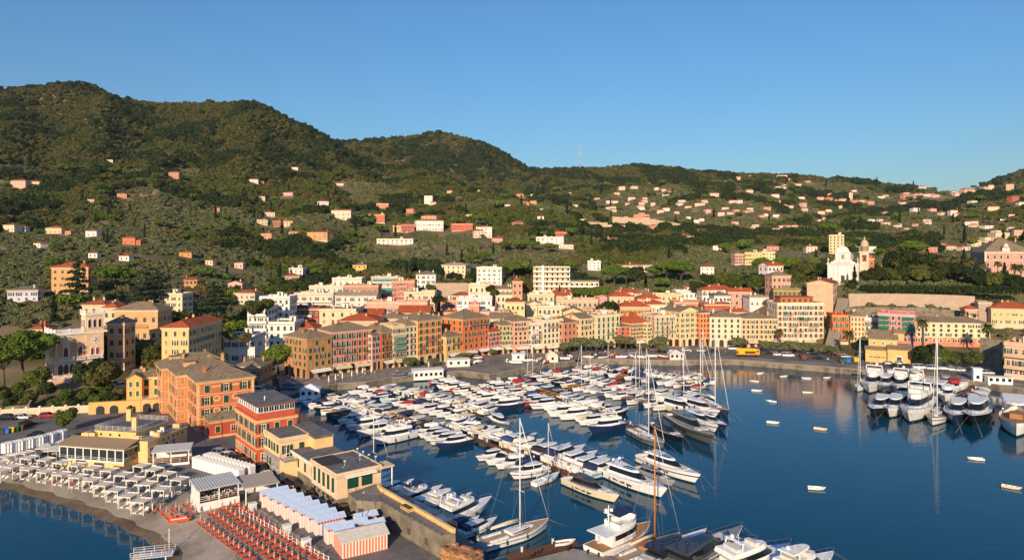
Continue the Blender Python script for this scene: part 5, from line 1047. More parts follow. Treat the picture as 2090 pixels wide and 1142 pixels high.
# lattice mast on the ridge ---------------------------------------------------
p = on_terrain(1183, 345, 1500); e = empty('radio_mast', (p.x, p.y, p.z), 0, 'tall red and white lattice radio mast on the ridge', 'mast'); hm = (350-293)*p.y/F+10
mb = MB(); RD = plain('c04838', .6); WH = plain('d8d4d0', .6)
for sx, sy in ((-1, -1), (1, -1), (1, 1), (-1, 1)): mb.tube([(sx*3.2, sy*3.2, -8), (sx*.5, sy*.5, hm*.9)], .3, WH, 4, .22)
for k in range(22):
    z0, z1 = hm*.9*k/22, hm*.9*(k+1)/22; a, b = 3.0-2.6*k/22, 3.0-2.6*(k+1)/22; M = RD if (k//3) % 2 else WH
    for (x0, y0), (x1, y1) in (((-1, -1), (1, -1)), ((1, -1), (1, 1)), ((1, 1), (-1, 1)), ((-1, 1), (-1, -1))): mb.tube([(x0*a, y0*a, z0), (x1*b, y1*b, z1)], .22, M, 3); mb.tube([(x1*a, y1*a, z0), (x0*a, y0*a, z0)], .18, M, 3)
mb.obj('lattice', e); mb = MB(); mb.tube([(0, 0, hm*.88), (0, 0, hm)], .35, RD, 5); mb.obj('antenna', e)
# ------------------------------------------------------------------ single trees one can tell apart
def tr(kind, u, vb, vt, label, group=None, wide=1.0, D=None, z=None, dmin=300):
    if D is None: p = on_terrain(u, vb, dmin); D, z0 = p.y, ZV(vb, p.y)
    else: z0 = ZV(vb, D) if z is None else z
    h = max(2.5, ZV(vt, D)-z0); p = PD(u, D, z0)
    return tree(kind, p, h, label, group, wide)
tr('dome', 568, 770, 705, 'big umbrella pine on the harbour corner before the tan block', D=258, z=2.0, wide=1.35)
GP = 'umbrella pines above the town'
PINES = [(1050, 576, 531, 1.5), (1085, 574, 538, 1.0), (1190, 600, 545, 0), (1165, 560, 531, 1.0), (1030, 515, 492, 1.3), (1060, 515, 491, 1.3), (1085, 517, 490, 1.3), (1120, 520, 495, 1.2), (965, 545, 517, 1.3), (990, 540, 512, 1.2), (958, 520, 500, 1.1), (1255, 590, 541, 1.2), (1278, 588, 544, 1.1), (1360, 580, 530, 1.0), (1335, 578, 541, 1.0), (1390, 585, 532, 1.2), (1380, 580, 545, 1.0), (1190, 628, 586, 1.4), (1222, 628, 584, 1.2),
 (1553, 570, 525, .9), (1590, 575, 525, 1.0), (1615, 565, 524, .9), (1638, 574, 537, 1.1), (1660, 560, 526, .8), (1862, 540, 490, 1.2), (235, 610, 540, 1.2), (110, 560, 526, 1.1), (600, 570, 546, 1.0), (640, 560, 535, 1.3), (645, 575, 545, 1.0), (720, 490, 470, 1.2), (738, 492, 476, 1.0), (773, 480, 456, 1.0), (925, 462, 443, 1.3), (980, 464, 437, 1.2), (1050, 458, 445, 1.2), (950, 468, 459, 1.6), (985, 486, 478, 1.5), (605, 585, 567, 1.6), (560, 580, 563, 1.8), (130, 365, 334, 1.2), (150, 360, 335, 1.5), (235, 365, 340, 1.1), (85, 350, 338, 1.4), (105, 345, 330, 1.3), (200, 370, 358, 1.8)]
PINES = sorted(q for q in PINES if q[3])
ORD2 = ORD+['thirty-sixth', 'thirty-seventh', 'thirty-eighth', 'thirty-ninth', 'fortieth', 'forty-first', 'forty-second', 'forty-third', 'forty-fourth', 'forty-fifth', 'forty-sixth', 'forty-seventh']
for i, (u, vb, vt, wd) in enumerate(PINES): tr('pine', u, vb, vt, 'flat-topped umbrella pine, %s from the left among those of town and slope' % ORD2[i], GP, wd)
for i, (u, vb, vt, lab) in enumerate([(8, 800, 695, 'lower umbrella pine at the left edge by the castle villa'), (48, 790, 672, 'taller umbrella pine left of the castle villa')]): tr('pine', u, vb, vt, lab, D=208+8*i, wide=1.0)
tr('cedar', 158, 615, 520, 'tall dark conifer in front of the orange villa', D=315, wide=.75); tr('cedar', 300, 625, 552, 'broad blue-green cedar behind the tan villa', D=330, wide=1.5); tr('cedar', 440, 640, 580, 'wide grey-green cedar above the convent', D=318, wide=1.6); tr('cedar', 320, 600, 548, 'second cedar up the slope behind the tan villa', D=350, wide=1.3)
PALMS = [(1735+92, 572, 521, 400), (1921, 560, 514, 400), (1948, 572, 515, 398), (1972, 575, 524, 392), (1983, 572, 518, 400), (2005, 575, 528, 385), (2036, 560, 530, 380), (2070, 570, 535, 378), (2083, 572, 537, 372), (1591, 705, 667, 320), (1733, 725, 668, 296), (1882, 740, 634, 288), (2016, 740, 646, 278), (1553, 595, 545, 480), (1518, 590, 550, 480), (768, 570, 552, 440), (826, 570, 555, 440), (838, 616, 598, 380)]
sp = sorted(q[0] for q in PALMS)
for i, (u, vb, vt, D) in enumerate(PALMS): tr('palm', u, vb, vt, 'palm tree with shaggy crown, %s palm from the left' % ORD[sp.index(u)], 'palms of the villa garden and quay', .95, D=D)
CYP = [(1806, 575, 520, 405), (1665, 540, 508, 560), (2050, 580, 535, 374), (830, 560, 530, 520), (1007, 520, 497, 560), (1142, 596, 580, 430), (1152, 600, 588, 425), (1700, 570, 540, 400), (1525, 600, 575, 420), (1318, 590, 560, 460), (265, 440, 414, 760), (590, 390, 372, 1000), (650, 430, 412, 800), (1207, 505, 480, 700), (1860, 560, 545, 380), (1640, 620, 580, 372), (1480, 560, 545, 520)]
sp = sorted(q[0] for q in CYP)
for i, (u, vb, vt, D) in enumerate(CYP): tr('cyp', u, vb, vt, 'slim dark cypress, %s of the cypresses counted from the left' % ORD[sp.index(u)], 'cypresses', 1.2, D=D)
ST = [(836, 752, 731, 'a'), (883, 748, 731, 'a'), (940, 737, 722, 'a'), (960, 732, 720, 'a'), (1006, 726, 713, 'a'), (1155, 722, 700, 'a'), (1182, 721, 691, 'a'), (1217, 722, 692, 'a'), (1243, 716, 700, 'a'), (1277, 718, 687, 'a'), (1312, 718, 701, 'a'), (1345, 716, 689, 'a'), (1352, 724, 704, 'a'), (1510, 716, 690, 'a'), (1565, 719, 698, 'a'), (1583, 719, 698, 'a'), (1616, 725, 697, 'a'), (1650, 724, 703, 'a'), (1672, 727, 704, 'a'), (1699, 729, 707, 'a'), (2055, 758, 736, 'a'), (2086, 765, 738, 'a')]
for i, (u, vb, vt, _) in enumerate(ST): tr('street', u, vb, vt, 'round clipped street tree, %s from the left along the far quay' % ORD[i], 'clipped trees along the quay', 1.25, D=GD(vb, 2.0), z=2.0)
tr('holm', 1895, 748, 703, 'large dark evergreen beside the harbour church', D=272, z=2, wide=1.6); tr('wood', 1940, 750, 717, 'bushy tree between the evergreen and the wall', D=270, z=2, wide=1.2); tr('wood', 1985, 752, 718, 'bushy tree below the long yellow palazzo', D=268, z=2, wide=1.3); tr('green', 1918, 746, 712, 'light green shrub-like tree beside the evergreen', D=268, z=2)
tr('green', 133, 886, 836, 'round green pine in the beach car park', D=178, z=2.1, wide=1.15); tr('holm', 365, 912, 868, 'dark round tree between the beach restaurant and the orange palazzo', D=166, z=2.1, wide=.8); tr('green', 268, 855, 828, 'small green bush by the yellow corner house', D=192, z=2.1, wide=.9)
GS = 'garden trees around the castle villa'
for i, (u, vb, vt, k, D) in enumerate([(182, 800, 738, 'holm', 206), (205, 805, 742, 'wood', 205), (75, 800, 752, 'green', 208), (95, 812, 780, 'holm', 204), (225, 790, 748, 'green', 216), (243, 735, 700, 'holm', 250), (262, 728, 690, 'holm', 256), (290, 735, 695, 'olive', 254), (310, 745, 705, 'wood', 250), (60, 830, 800, 'wood', 202), (110, 840, 815, 'green', 200), (150, 838, 812, 'holm', 200), (195, 836, 806, 'green', 200), (230, 832, 800, 'holm', 202), (20, 838, 812, 'holm', 200), (135, 825, 795, 'green', 203), (175, 822, 792, 'green', 203), (212, 815, 780, 'green', 206), (245, 820, 790, 'wood', 206), (40, 812, 780, 'green', 206), (5, 825, 790, 'wood', 204)]):
    tr(k, u, vb, vt, 'garden tree or tall shrub, %s in the planting below the castle villa' % ORD[i], GS, 1.25, D=D)
for i, (u, vb, vt, k, D) in enumerate([(1880, 570, 530, 'holm', 402), (1900, 572, 528, 'wood', 404), (1860, 575, 522, 'holm', 410), (1840, 570, 525, 'holm', 412), (1930, 575, 545, 'holm', 390), (1955, 575, 548, 'holm', 385), (1772, 580, 562, 'holm', 388), (1790, 580, 556, 'holm', 388), (1820, 580, 556, 'wood', 388), (1848, 582, 556, 'holm', 386), (1875, 584, 552, 'green', 382), (1905, 584, 555, 'holm', 382), (1990, 590, 560, 'holm', 372), (2025, 592, 566, 'green', 368), (2075, 596, 570, 'holm', 362), (1735, 597, 586, 'holm', 372), (1640, 575, 545, 'wood', 420), (1610, 585, 560, 'green', 430), (1660, 575, 550, 'holm', 425), (1540, 600, 572, 'green', 430), (1565, 598, 570, 'holm', 430), (1500, 595, 570, 'green', 440), (1590, 592, 566, 'green', 425), (1625, 590, 560, 'wood', 420)]):
    tr(k, u, vb, vt-9, 'dark garden tree, %s of those on the church hill' % ORD[i], 'garden trees on the church hill', 1.35, D=D)
for i, (u, vb, vt, k, D) in enumerate([(893, 624, 603, 'holm', 370), (905, 622, 606, 'green', 372), (920, 575, 556, 'holm', 470), (935, 576, 558, 'holm', 470), (1000, 600, 582, 'holm', 400), (1010, 606, 590, 'green', 396), (1075, 600, 575, 'wood', 410), (880, 600, 580, 'green', 430), (545, 640, 610, 'green', 300), (520, 650, 615, 'wood', 290), (470, 700, 676, 'green', 255), (500, 705, 680, 'wood', 255), (600, 640, 625, 'holm', 330), (1230, 650, 620, 'wood', 352), (1245, 650, 615, 'holm', 352), (1130, 575, 560, 'holm', 480), (455, 735, 718, 'green', 240), (1300, 580, 545, 'holm', 450), (1420, 600, 575, 'holm', 430), (1445, 588, 560, 'holm', 440), (1470, 586, 556, 'green', 440)]):
    tr(k, u, vb, vt, 'leafy garden tree, %s among those tucked between town houses' % ORD[i], 'garden trees between the houses', 1.3, D=D)
# ------------------------------------------------------------------ foreground buildings on the promontory
def ang(p, r, t): return (p[0]+math.cos(r)*t, p[1]+math.sin(r)*t)
def rail(par, pts, h=1.0, col=None, posts=1.6, bars=3, name='railing'):
    """railing following points (local)"""
    M = col or plain('e8e6e2', .5); mb = MB()
    for a, b in zip(pts[:-1], pts[1:]):
        a, b = Vector(a), Vector(b); n = max(1, int((b-a).length/posts))
        for k in range(bars): z = h*(k+1)/bars; mb.tube([a+Vector((0, 0, z)), b+Vector((0, 0, z))], .03, M, 4)
        for i in range(n+1): p = a.lerp(b, i/n); mb.tube([p, p+Vector((0, 0, h+.02))], .04, M, 4)
    return mb.obj(name, par)
ZG = 2.1
# big orange palazzo: three stepped blocks under one address
r0 = R(35); C = (-80.5, 177.0); OR = 'd0743e'; ORT = 'e8bc78'; hP = 12.8
e, w, rz = building('orange_palazzo', 'large orange palazzo with cream quoins, medallions and green shutters', C, ang(C, r0, 14), ZG, hP, 13, OR, 4, 3, trim=ORT, roof=('hip', 3.0, 'S'), mixw='ccco', gf=3.3, ground='win', gcol=None, courses=True, quoins=ORT, near=True, seed=201, cat='palace', wh=1.9, ww=1.25, scols=3, chim=1)
for k, (x0, y0, dp) in enumerate(((-2.6, 13.02, 13.9), (-4.3, 26.94, 11))):
    b = MB(); b.box(x0, y0, -4, 13.9-k*.1, y0+dp, hP, plaster('d9884c')); b.obj('wing', e)
    b = MB(); b.box(x0-.25, y0, hP-.5, 14-k*.1, y0+dp+.2, hP-.02, plaster(ORT)); b.box(x0-.3, y0-.3, hP-.6, x0+2.6, y0, hP-.03, plaster(ORT)); b.obj('cornice', e)
    for z in (3.3, 6.4, 9.5): b = MB(); b.box(x0-.09, y0-.09, z-.14, x0+2.4, y0+dp, z+.08, plaster(ORT)); b.obj('string_course', e)
    roof_part(e, 'hip', x0, y0, 13.8-k*.1, y0+dp, hP, 3.0, SLATE, .5, None, 2, 5+k, 'e0a860')
    for yy in (y0+.4, y0+dp-.4): b = MB(); [b.box(x0-.06, yy-.35-.15*(i % 2), .6+i*.5, x0+.3, yy+.35+.15*(i % 2), 1.1+i*.5, plaster(ORT)) for i in range(22)]; b.obj('quoin_strip', e)
    for i in range(4):
        for j in range(4): put_window(e, x0, y0+1.7+j*(dp-3.4)/3, 1.0+i*3.15, -math.pi/2, 'ccob'[(i+j*2+k) % 4], 1.1, 1.8, '1d4a38', ORT, True)
        put_window(e, x0+1.3, y0, 1.0+i*3.15, 0, 'b', .9, 1.6, '1d4a38', ORT)
    b = MB(); b.box(-1.4, -1.2, 0, 1.4, 1.2, 1.7, plaster('e2b06a')); b.box(-1.6, -1.4, 1.7, 1.6, 1.4, 1.85, SLATE); b.obj('roof_hut', e, (x0+4, y0+dp*.4, hP+1.0))
MED = MB(); q = [(1.0*math.cos(math.pi/8+k*math.pi/4), .85*math.sin(math.pi/8+k*math.pi/4)) for k in range(8)]; q2 = [(x*.58, z*.58) for x, z in q]
for k in range(8):
    a, b2, c2, d2 = q[k], q[(k+1) % 8], q2[(k+1) % 8], q2[k]; MED.add([(a[0], -.07, a[1]), (b2[0], -.07, b2[1]), (c2[0], -.07, c2[1]), (d2[0], -.07, d2[1]), (a[0], 0, a[1]), (b2[0], 0, b2[1]), (c2[0], 0, c2[1]), (d2[0], 0, d2[1])], [(0, 3, 2, 1), (0, 1, 5, 4), (3, 7, 6, 2)], plaster(ORT))
MEDm = MED.mesh('medallion'); b = MB(); b.box(-1.2, -.07, -.22, 1.2, 0, .22, plaster(ORT)); PANm = b.mesh('stucco_panel')
for i in range(4):
    for x in (14*2/6, 14*4/6): mobj('medallion' if i < 3 else 'stucco_panel', MEDm if i < 3 else PANm, e, (x, 0, 1.9+i*3.15))
# low red annex
A = ang((-80.5, 177), r0, 3); A = (A[0]+3.2, A[1]-7.2)
e, w, rz = building('red_annex', 'low red annex with grey roof between palazzo and tall red house', A, ang(A, r0, 11), ZG, 4.2, 6.2, 'c24a2c', 1, 3, trim='e2b070', roof=('hip', 1.3, 'S'), gf=3.6, ground='win', seed=202, near=True, chim=1, wh=1.6)
# tall red house with glazed penthouse
r1 = R(38); C = (-55.0, 149.0)
e, w, rz = building('red_house', 'tall red-orange house with grey glazed penthouse floor', C, ang(C, r1, 8.8), ZG, 10.1, 15, 'cf5a2e', 3, 3, trim='e8c080', roof=('flat', .3, 'A'), mixw='coo', gf=4.0, ground='win', courses=True, near=True, seed=203, ww=1.0, wh=1.8, scols=8, chim=0, cat='house')
GP_ = plain('c8ccd2', .4); b = MB(); b.box(.25, .25, 10.2, w-.25, 14.75, 11.5, plaster('cf5a2e')); b.box(.3, .3, 11.5, w-.3, 14.7, 13.0, GP_); b.obj('penthouse', e)
b = MB(); b.box(-.1, -.1, 13.0, w+.1, 15.1, 13.25, TARMAC_ROOF); b.box(-.14, -.14, 13.05, w+.14, -.1, 13.3, RUST); b.box(-.14, -.1, 13.05, -.1, 15.1, 13.3, RUST); po = b.obj('penthouse_roof', e); b = MB(); b.tube([(0, 0, 0), (0, 0, 1.1)], .14, WHITEP, 8); b.obj('flue', po, (3.2, 4.5, 13.2))
b = MB(); b.box(-.5, -.06, 0, .5, 0, 1.05, GLASS); b.box(-.55, -.09, -.08, .55, .0, 0, WHITE); b.box(-.55, -.09, 1.05, .55, 0, 1.12, WHITE); b.box(-.03, -.09, 0, .03, 0, 1.05, WHITE); b.box(-.55, -.09, 0, -.48, 0, 1.05, WHITE); b.box(.48, -.09, 0, .55, 0, 1.05, WHITE); PW = b.mesh('window')
for j in range(7): mobj('window', PW, e, (.95+j*1.15, .3, 11.75))
for j in range(9): mobj('window', PW, e, (.3, 1.3+j*1.55, 11.75), -math.pi/2, (.9, 1, .95))
# yellow house with terrace
C = (-47.8, 142.4); e, w, rz = building('yellow_house', 'pale yellow two-storey house with corner terrace and dark roof', C, ang(C, r1, 6.2), ZG, 7.8, 10, 'f0cf8e', 2, 2, trim=None, roof=('flat', .3, 'A'), mixw='co', gf=4.2, ground='win', gcol='9a958c', near=True, seed=204, scols=4, chim=0, cat='house', shut='234c38')
b = MB(); b.box(6.2, -3.2, -4, 10.2, 9.9, 7.75, plaster('f3cf7c')); b.obj('wing', e); b = MB(); b.box(6.0, -3.45, 7.75, 10.45, 10.1, 8.1, TARMAC_ROOF); b.obj('wing_roof', e)
b = MB(); b.box(-.06, -3.2, -4, 6.18, -.07, 4.0, plaster('f0cf8e')); b.box(-.2, -3.35, 4.0, 6.18, -.07, 4.15, CONCRETE); b.obj('terrace', e); rail(e, [(-.1, -.1, 4.15), (-.1, -3.25, 4.15), (6.15, -3.25, 4.15)], .95)
b = MB(); b.box(-.6, -.06, 0, .6, 0, 2.1, GLASS); b.box(-.7, -.1, 0, -.6, 0, 2.2, WHITE); b.box(.6, -.1, 0, .7, 0, 2.2, WHITE); b.box(-.03, -.1, 0, .03, 0, 2.1, WHITE); b.obj('terrace_door', e, (2.0, -.0, 4.16))
put_window(e, 10.2, 3, 3.6, math.pi/2, 'c', 1.1, 1.6, '234c38', None)
# harbour hall with green doors, and the low link to the yellow house
C = (-31.5, 124.3); e, w, rz = building('harbour_hall', 'cream flat-roofed harbour hall with two green doors and stone base', C, ang(C, r1, 8.8), ZG, 6.5, 11.7, 'ecd2a0', 1, 2, roof=('flat', .3, 'A'), gf=5.5, ground='none', seed=205, chim=0, cat='hall')
b = MB(); b.box(-.05, -.05, -4, w+.05, 11.75, 2.2, STONEWALL); b.obj('stone_base', e)
b = MB(); b.box(-.15, 5.8, 6.81, 4.0, 11.4, 6.86, plain('3a3838', .9)); b.obj('roof_patch', e)
for j in range(5):
    b = MB(); b.box(-.06, -.5, 0, 0, .5, 2.7, GREEN); b.box(-.05, -.55, -.25, 0, .55, 0, WHITEP); b.obj('window', e, (-.01, 1.6+j*2.1, 3.1))
    b = MB(); b.box(-.05, -.4, 0, 0.0, .4, .45, DARK); b.obj('basement_window', e, (-.06, 1.6+j*2.1, 1.5))
for x in (3.1, 5.9):
    b = MB(); b.box(-1.05, -.1, 0, 1.05, 0, 2.7, plain('0f4a38', .5)); [b.box(-1.0, -.13, .15+.3*k, 1.0, -.1, .3+.3*k, plain('0d4032', .5)) for k in range(8)]; b.obj('door', e, (x, -.01, 3.7))
awning(e, 4.5, -.05, 6.35, 0, 6.2, 'f0ead8', .9, .25); b = MB(); b.box(w, -.4, 6.1, w+2.6, 3.0, 6.4, plaster('e6cc9c')); b.obj('canopy', e); b = MB(); b.tube([(w+2.3, 0, 1.4), (w+2.3, 0, 6.1)], .14, WHITEP, 8); b.obj('canopy_post', e)
for x, y, hh in ((2.0, 1.0, 1.6), (5.2, 1.4, 2.0), (w-.8, .6, 1.4), (w-.5, 4, .9), (w-.5, 6.5, .9), (w-.5, 9, .9)): b = MB(); b.tube([(0, 0, 0), (0, 0, hh)], .05, STEEL, 6); b.box(-.18, -.1, hh, .18, .1, hh+.25, WHITEP); b.obj('roof_lamp', e, (x, y, 6.8))
b = MB(); b.box(.9, 11.72, -4, 8.4, 24.0, 5.3, plaster('ecd2a0')); b.box(.84, 11.78, -4, 8.45, 23.9, 1.9, STONEWALL); b.obj('link_wing', e); b = MB(); b.box(.5, 11.71, 5.3, 8.7, 23.9, 5.55, TARMAC_ROOF); b.box(.3, 11.8, 5.15, .5, 23.8, 5.6, WHITEP); b.obj('link_roof', e)
for j in range(3): put_window(e, .9, 13.6+j*3.6, 2.6, -math.pi/2, 'c', .9, 1.7, '3a4a40', None, True)
# raised terrace ramp with rails and stone wall
e = empty('mole_terrace', (0, 0, 0), 0, 'raised stone-walled terrace running out along the mole with rails', 'terrace')
TP = [(-29.3, 123.6), (-27, 120.2), (-22.7, 119.6), (-10.8, 105.7), (-8.7, 106.4), (-23.6, 124.9), (-25.4, 128.6)]
b = MB(); b.prism(TP, -2, 5.7, STONEWALL, PAVING); b.obj('stone_wall', e)
for (x0, y0), (x1, y1) in (((-24.6, 127.2), (-23.6, 124.9)), ((-23.6, 124.9), (-8.9, 106.6))):
    L_ = math.hypot(x1-x0, y1-y0); b = MB(); b.box(0, -.25, 0, L_, .25, .75, plaster('f0c878')); b.obj('parapet', e, (x0, y0, 5.65), math.atan2(y1-y0, x1-x0))
rail(e, [(x, y, 5.7) for x, y in TP[0:4]], 1.0, plain('4a5058', .5), 1.5, 3); rail(e, [(x+.35, y+.35, 6.4) for x, y in ((-23.6, 124.9), (-8.9, 106.6))], .8, plain('4a5058', .5), 1.5, 3, 'rail')
b = MB(); b.box(-.5, -.06, 0, .5, .02, 2.2, plain('3a3a3a', .6)); b.obj('door', e, (-26.2, 120.05, 2.15), math.atan2(-.6, 4.3)); b = MB(); b.box(-1.3, -.5, 0, 1.3, .5, .5, plaster('e8b868')); b.box(-1.2, -.4, .5, 1.2, .4, .62, plain('4a5a2a', .9)); b.obj('planter', e, (-17.6, 116.0, 5.7), R(-50))
for k in range(3): b = MB(); b.box(-.4, -.05, 0, .4, .03, 1.0, plain('5a5048', .7)); d_ = (11.9*.3*(k+.7)/1.0); t = (k+.8)/3.6; b.obj('wall_niche', e, (-22.7+11.9*t-.05, 119.6-13.9*t-.05, 3.0), math.atan2(-13.9, 11.9))
# weathered brick-red stone block at the mole end, each course stone built
e = empty('masonry_block', (0, 0, 0), 0, 'weathered reddish rubble stone block at the end of the mole wall', 'stonework')
SB = [plain(c, .95) for c in ('a8744a', '8f6242', 'b8845a', '9a7048')]; b = MB(); b.box(-.97, -.97, 0, .97, .97, 1, SB[1]); rr = random.Random(5)
stm = []
for k in range(4): b = MB(); b.box(-.5, -.3, 0, .5, .3, .34, SB[k]); stm.append(b.mesh('stone'))
for i in range(7):
    for (x0, y0, x1, y1) in ((-10.6, 104.8, -6.0, 101.2), (-6.0, 101.2, -4.6, 103.2), (-4.6, 103.2, -9.2, 106.2)):
        L_ = math.hypot(x1-x0, y1-y0); n = max(2, int(L_/.9)); a_ = math.atan2(y1-y0, x1-x0)
        for k in range(n):
            if i == 6 and rr.random() < .35: continue
            t = (k+.5+(.25 if i % 2 else 0)-.12)/n; mobj('stone', stm[rr.randrange(4)], e, (x0+(x1-x0)*t+rr.uniform(-.04, .04), y0+(y1-y0)*t+rr.uniform(-.04, .04), ZG+i*.34), a_, (L_/n*.97, 1, .96))
b = MB(); b.prism([(-10.4, 104.7), (-6.1, 101.6), (-4.9, 103.1), (-9.1, 105.8)], ZG-1, ZG+2.1, SB[1], SB[2]); b.obj('core', e)

# yellow convent-like block behind
A = PD(330, 230); B = PD(385, 230)
building('convent_block', 'tall ochre convent block with long shaded side and red roof', A, B, 4.0, ZV(669, 230)-4, 26, 'e8c476', 6, 3, trim='f0d89c', roof=('hip', 2.0, 'T'), mixw='cbco', gf=3.2, ground='win', seed=210, scols=9, wh=1.6, ww=.95, near=True, shut='2a3f34', base=6)
# tan villa, its back house and the turreted brick one
for (ua, ub, vt, D, dp, cl, st, cols, rf, lab, zb) in (
   (233, 322, 633, 262, 11, 'd6a868', 3, 5, ('hip', 2.6, 'S'), 'tan two-storey villa with grey hip roof and long balcony', 10), (168, 215, 622, 285, 9, 'e4c690', 3, 3, ('hip', 2.0, 'B'), 'cream house with brown roof peeping behind the castle tower', 14),
   (210, 238, 628, 276, 8, 'e0c8a0', 3, 2, ('hip', 1.8, 'T'), 'narrow cream house with orange roof beside the tan villa', 12), (219, 254, 660, 240, 7, 'd4ac7c', 4, 2, ('hip', 2.0, 'S'), 'brown brick house with small turret right of the castle villa', 7), (62, 86, 672, 250, 8, 'c05038', 2, 2, ('hip', 1.4, 'B'), 'small red house hidden behind the castle villa', 12),
   (478, 530, 748, 232, 12, 'c08a5c', 2, 4, ('hip', 1.6, 'S'), 'low shaded house with slate roof behind the orange palazzo', 2)):
    building('slope_house', lab, PD(ua, D), PD(ub, D), zb, ZV(vt, D)-zb, dp, cl, st, cols, roof=rf, mixw='coc', gf=3, ground='win', seed=int(ua), balc=((1, 1, 3),) if ua == 233 else (), cat='house', base=8, near=True)
# yellow corner house with loggia
A = PD(268, 202); e, w, rz = building('corner_house', 'small yellow gabled house with arched loggia over a garage arcade', A, PD(329, 204), ZG, ZV(770, 202)-ZG, 8, 'ecb04c', 3, 3, trim='f2d898', roof=('gx', 1.6, 'S'), mixw='cc', gf=3.6, ground='shop', seed=215, near=True, cat='house')
b = MB(); b.box(-.6, -2.6, -3, 3.4, 0, 9.4, plaster('f0b24e')); b.extr([(-.9, 9.4), (1.4, 10.7), (3.7, 9.4), (3.7, 9.6), (1.4, 10.9), (-.9, 9.6)], -3.0, .4, SLATE, 'y'); b.extr([(-.6, 9.38), (1.4, 10.6), (3.4, 9.38)], -2.55, 0, plaster('f0b24e'), 'y'); b.obj('gable_bay', e)
for z in (4.3, 7.0): 
    for x in (.5, 2.3): put_window(e, x, -2.6, z, 0, 'c', .8, 1.5, '1d5a40', 'f2d898', True)
b = MB(); b.box(3.42, -3.6, -3, 9.5, -.05, 3.3, plaster('e8b860')); b.box(-10, -3.8, -3, 3.4, -2.62, 3.3, plaster('e8b860')); b.obj('arcade', e); rail(e, [(3.5, -3.5, 3.3), (9.4, -3.5, 3.3)], .9)
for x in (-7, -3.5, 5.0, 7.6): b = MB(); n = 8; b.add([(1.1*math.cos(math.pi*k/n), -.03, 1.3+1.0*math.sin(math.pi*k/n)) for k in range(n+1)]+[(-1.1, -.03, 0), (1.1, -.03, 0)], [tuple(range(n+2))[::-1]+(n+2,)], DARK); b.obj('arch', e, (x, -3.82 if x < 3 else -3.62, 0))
# castle villa (venetian gothic)
r2 = R(46); zb = 7.2; C = PD(113, 222); C = (C.x, C.y); hC = 14.2
e = empty('castle_villa', (C[0], C[1], zb), r2, 'cream venetian gothic villa with white balustrades and corner tower', 'villa'); CW = plaster('efcf9c'); CP = plaster('e8a468'); WB = plaster('f3efe6'); W2 = 13.5; DP = 12.5
b = MB(); b.box(0, 0, -6, W2, DP, hC, CW); b.obj('wall', e); b = MB(); b.box(-2.2, -3.0, -6, W2+1, DP, -.2, CW); b.obj('basement', e)
b = MB(); b.box(-.35, -.35, hC-.5, W2+.35, DP+.35, hC+.1, WB); b.obj('cornice', e); b = MB(); b.box(-.2, -.2, hC*.36, W2+.2, DP+.2, hC*.36+.3, WB); b.obj('string_course', e)
def balu(par, pts, h=1.0, name='balustrade'):
    m_ = MB()
    for a, c in zip(pts[:-1], pts[1:]):
        a, c = Vector(a), Vector(c); d = c-a; L_ = d.length; n = max(2, int(L_/.45)); an = math.atan2(d.y, d.x); ca, sa = math.cos(an), math.sin(an)
        def bx(x0, x1, y, z0, z1):
            q = [(x0, -y), (x1, -y), (x1, y), (x0, y)]; q = [(a.x+x*ca-yy*sa, a.y+x*sa+yy*ca) for x, yy in q]; m_.prism(q, a.z+z0, a.z+z1, WB)
        bx(0, L_, .14, h-.16, h); bx(0, L_, .14, 0, .12)
        for k in range(n): x = (k+.5)*L_/n; bx(x-.08, x+.08, .08, .12, h-.16)
        for k in range(int(L_/4)+1): x = min(L_-.25, k*4); bx(x, x+.3, .18, 0, h+.35)
    return m_.obj(name, par)
balu(e, [(-.2, DP, hC+.1), (-.2, -.2, hC+.1), (W2-5.2, -.2, hC+.1)], 1.1); balu(e, [(-2, DP*.6, -.2), (-2, -2.8, -.2), (W2+.8, -2.8, -.2)], 1.0)
b = MB(); b.box(W2-5.0, -.25, -5, W2+.3, 5.0, hC+5.4, CW); b.box(W2-5.3, -.55, hC+5.4, W2+.6, 5.3, hC+5.8, WB); tw = b.obj('tower', e); balu(e, [(W2-5.2, 5, hC+5.8), (W2-5.2, -.45, hC+5.8), (W2+.5, -.45, hC+5.8), (W2+.5, 5, hC+5.8)], 1.1, 'tower_balustrade')
def goth(w, h, dark, panel=False):
    m_ = MB(); n = 6; L1 = [(-w/2, 0), (w/2, 0), (w/2, h)]+[(w/2*(1-k/n)**.8*1.0, h+w*.75*(k/n)**.8) for k in range(1, n)]+[(0, h+w*.8)]+[(-x, z) for x, z in [(w/2*(1-k/n)**.8, h+w*.75*(k/n)**.8) for k in range(n-1, 0, -1)]]+[(-w/2, h)]
    o = [(x*1.32, z*1.06+(.0 if z < .1 else .08)) for x, z in L1]; N_ = len(L1)
    m_.add([(x, -.06, z) for x, z in L1], [tuple(range(N_))], dark)
    for k in range(1, N_):
        k2 = (k+1) % N_
        m_.add([(L1[k][0], -.12, L1[k][1]), (o[k][0], -.12, o[k][1]), (o[k2][0], -.12, o[k2][1]), (L1[k2][0], -.12, L1[k2][1]), (o[k][0], 0, o[k][1]), (o[k2][0], 0, o[k2][1])], [(0, 1, 2, 3), (1, 4, 5, 2)], WB)
    m_.box(-w*.7, -.3, -.14, w*.7, 0, 0, WB); return m_.mesh('gothic_window')
RDW = plain('8a2a2e', .6); g1 = goth(1.3, 2.2, RDW); g2 = goth(.85, 1.8, RDW); g3 = goth(.8, 2.2, GLASS); g0 = goth(1.4, 2.4, plain('5a3a2a', .7))
for x, g in ((2.9, g1), (7.0, g1), (W2-3.1, g2), (W2-1.6, g2)): mobj('gothic_window', g, e, (x, -.25 if x > W2-5 else 0, 6.6))
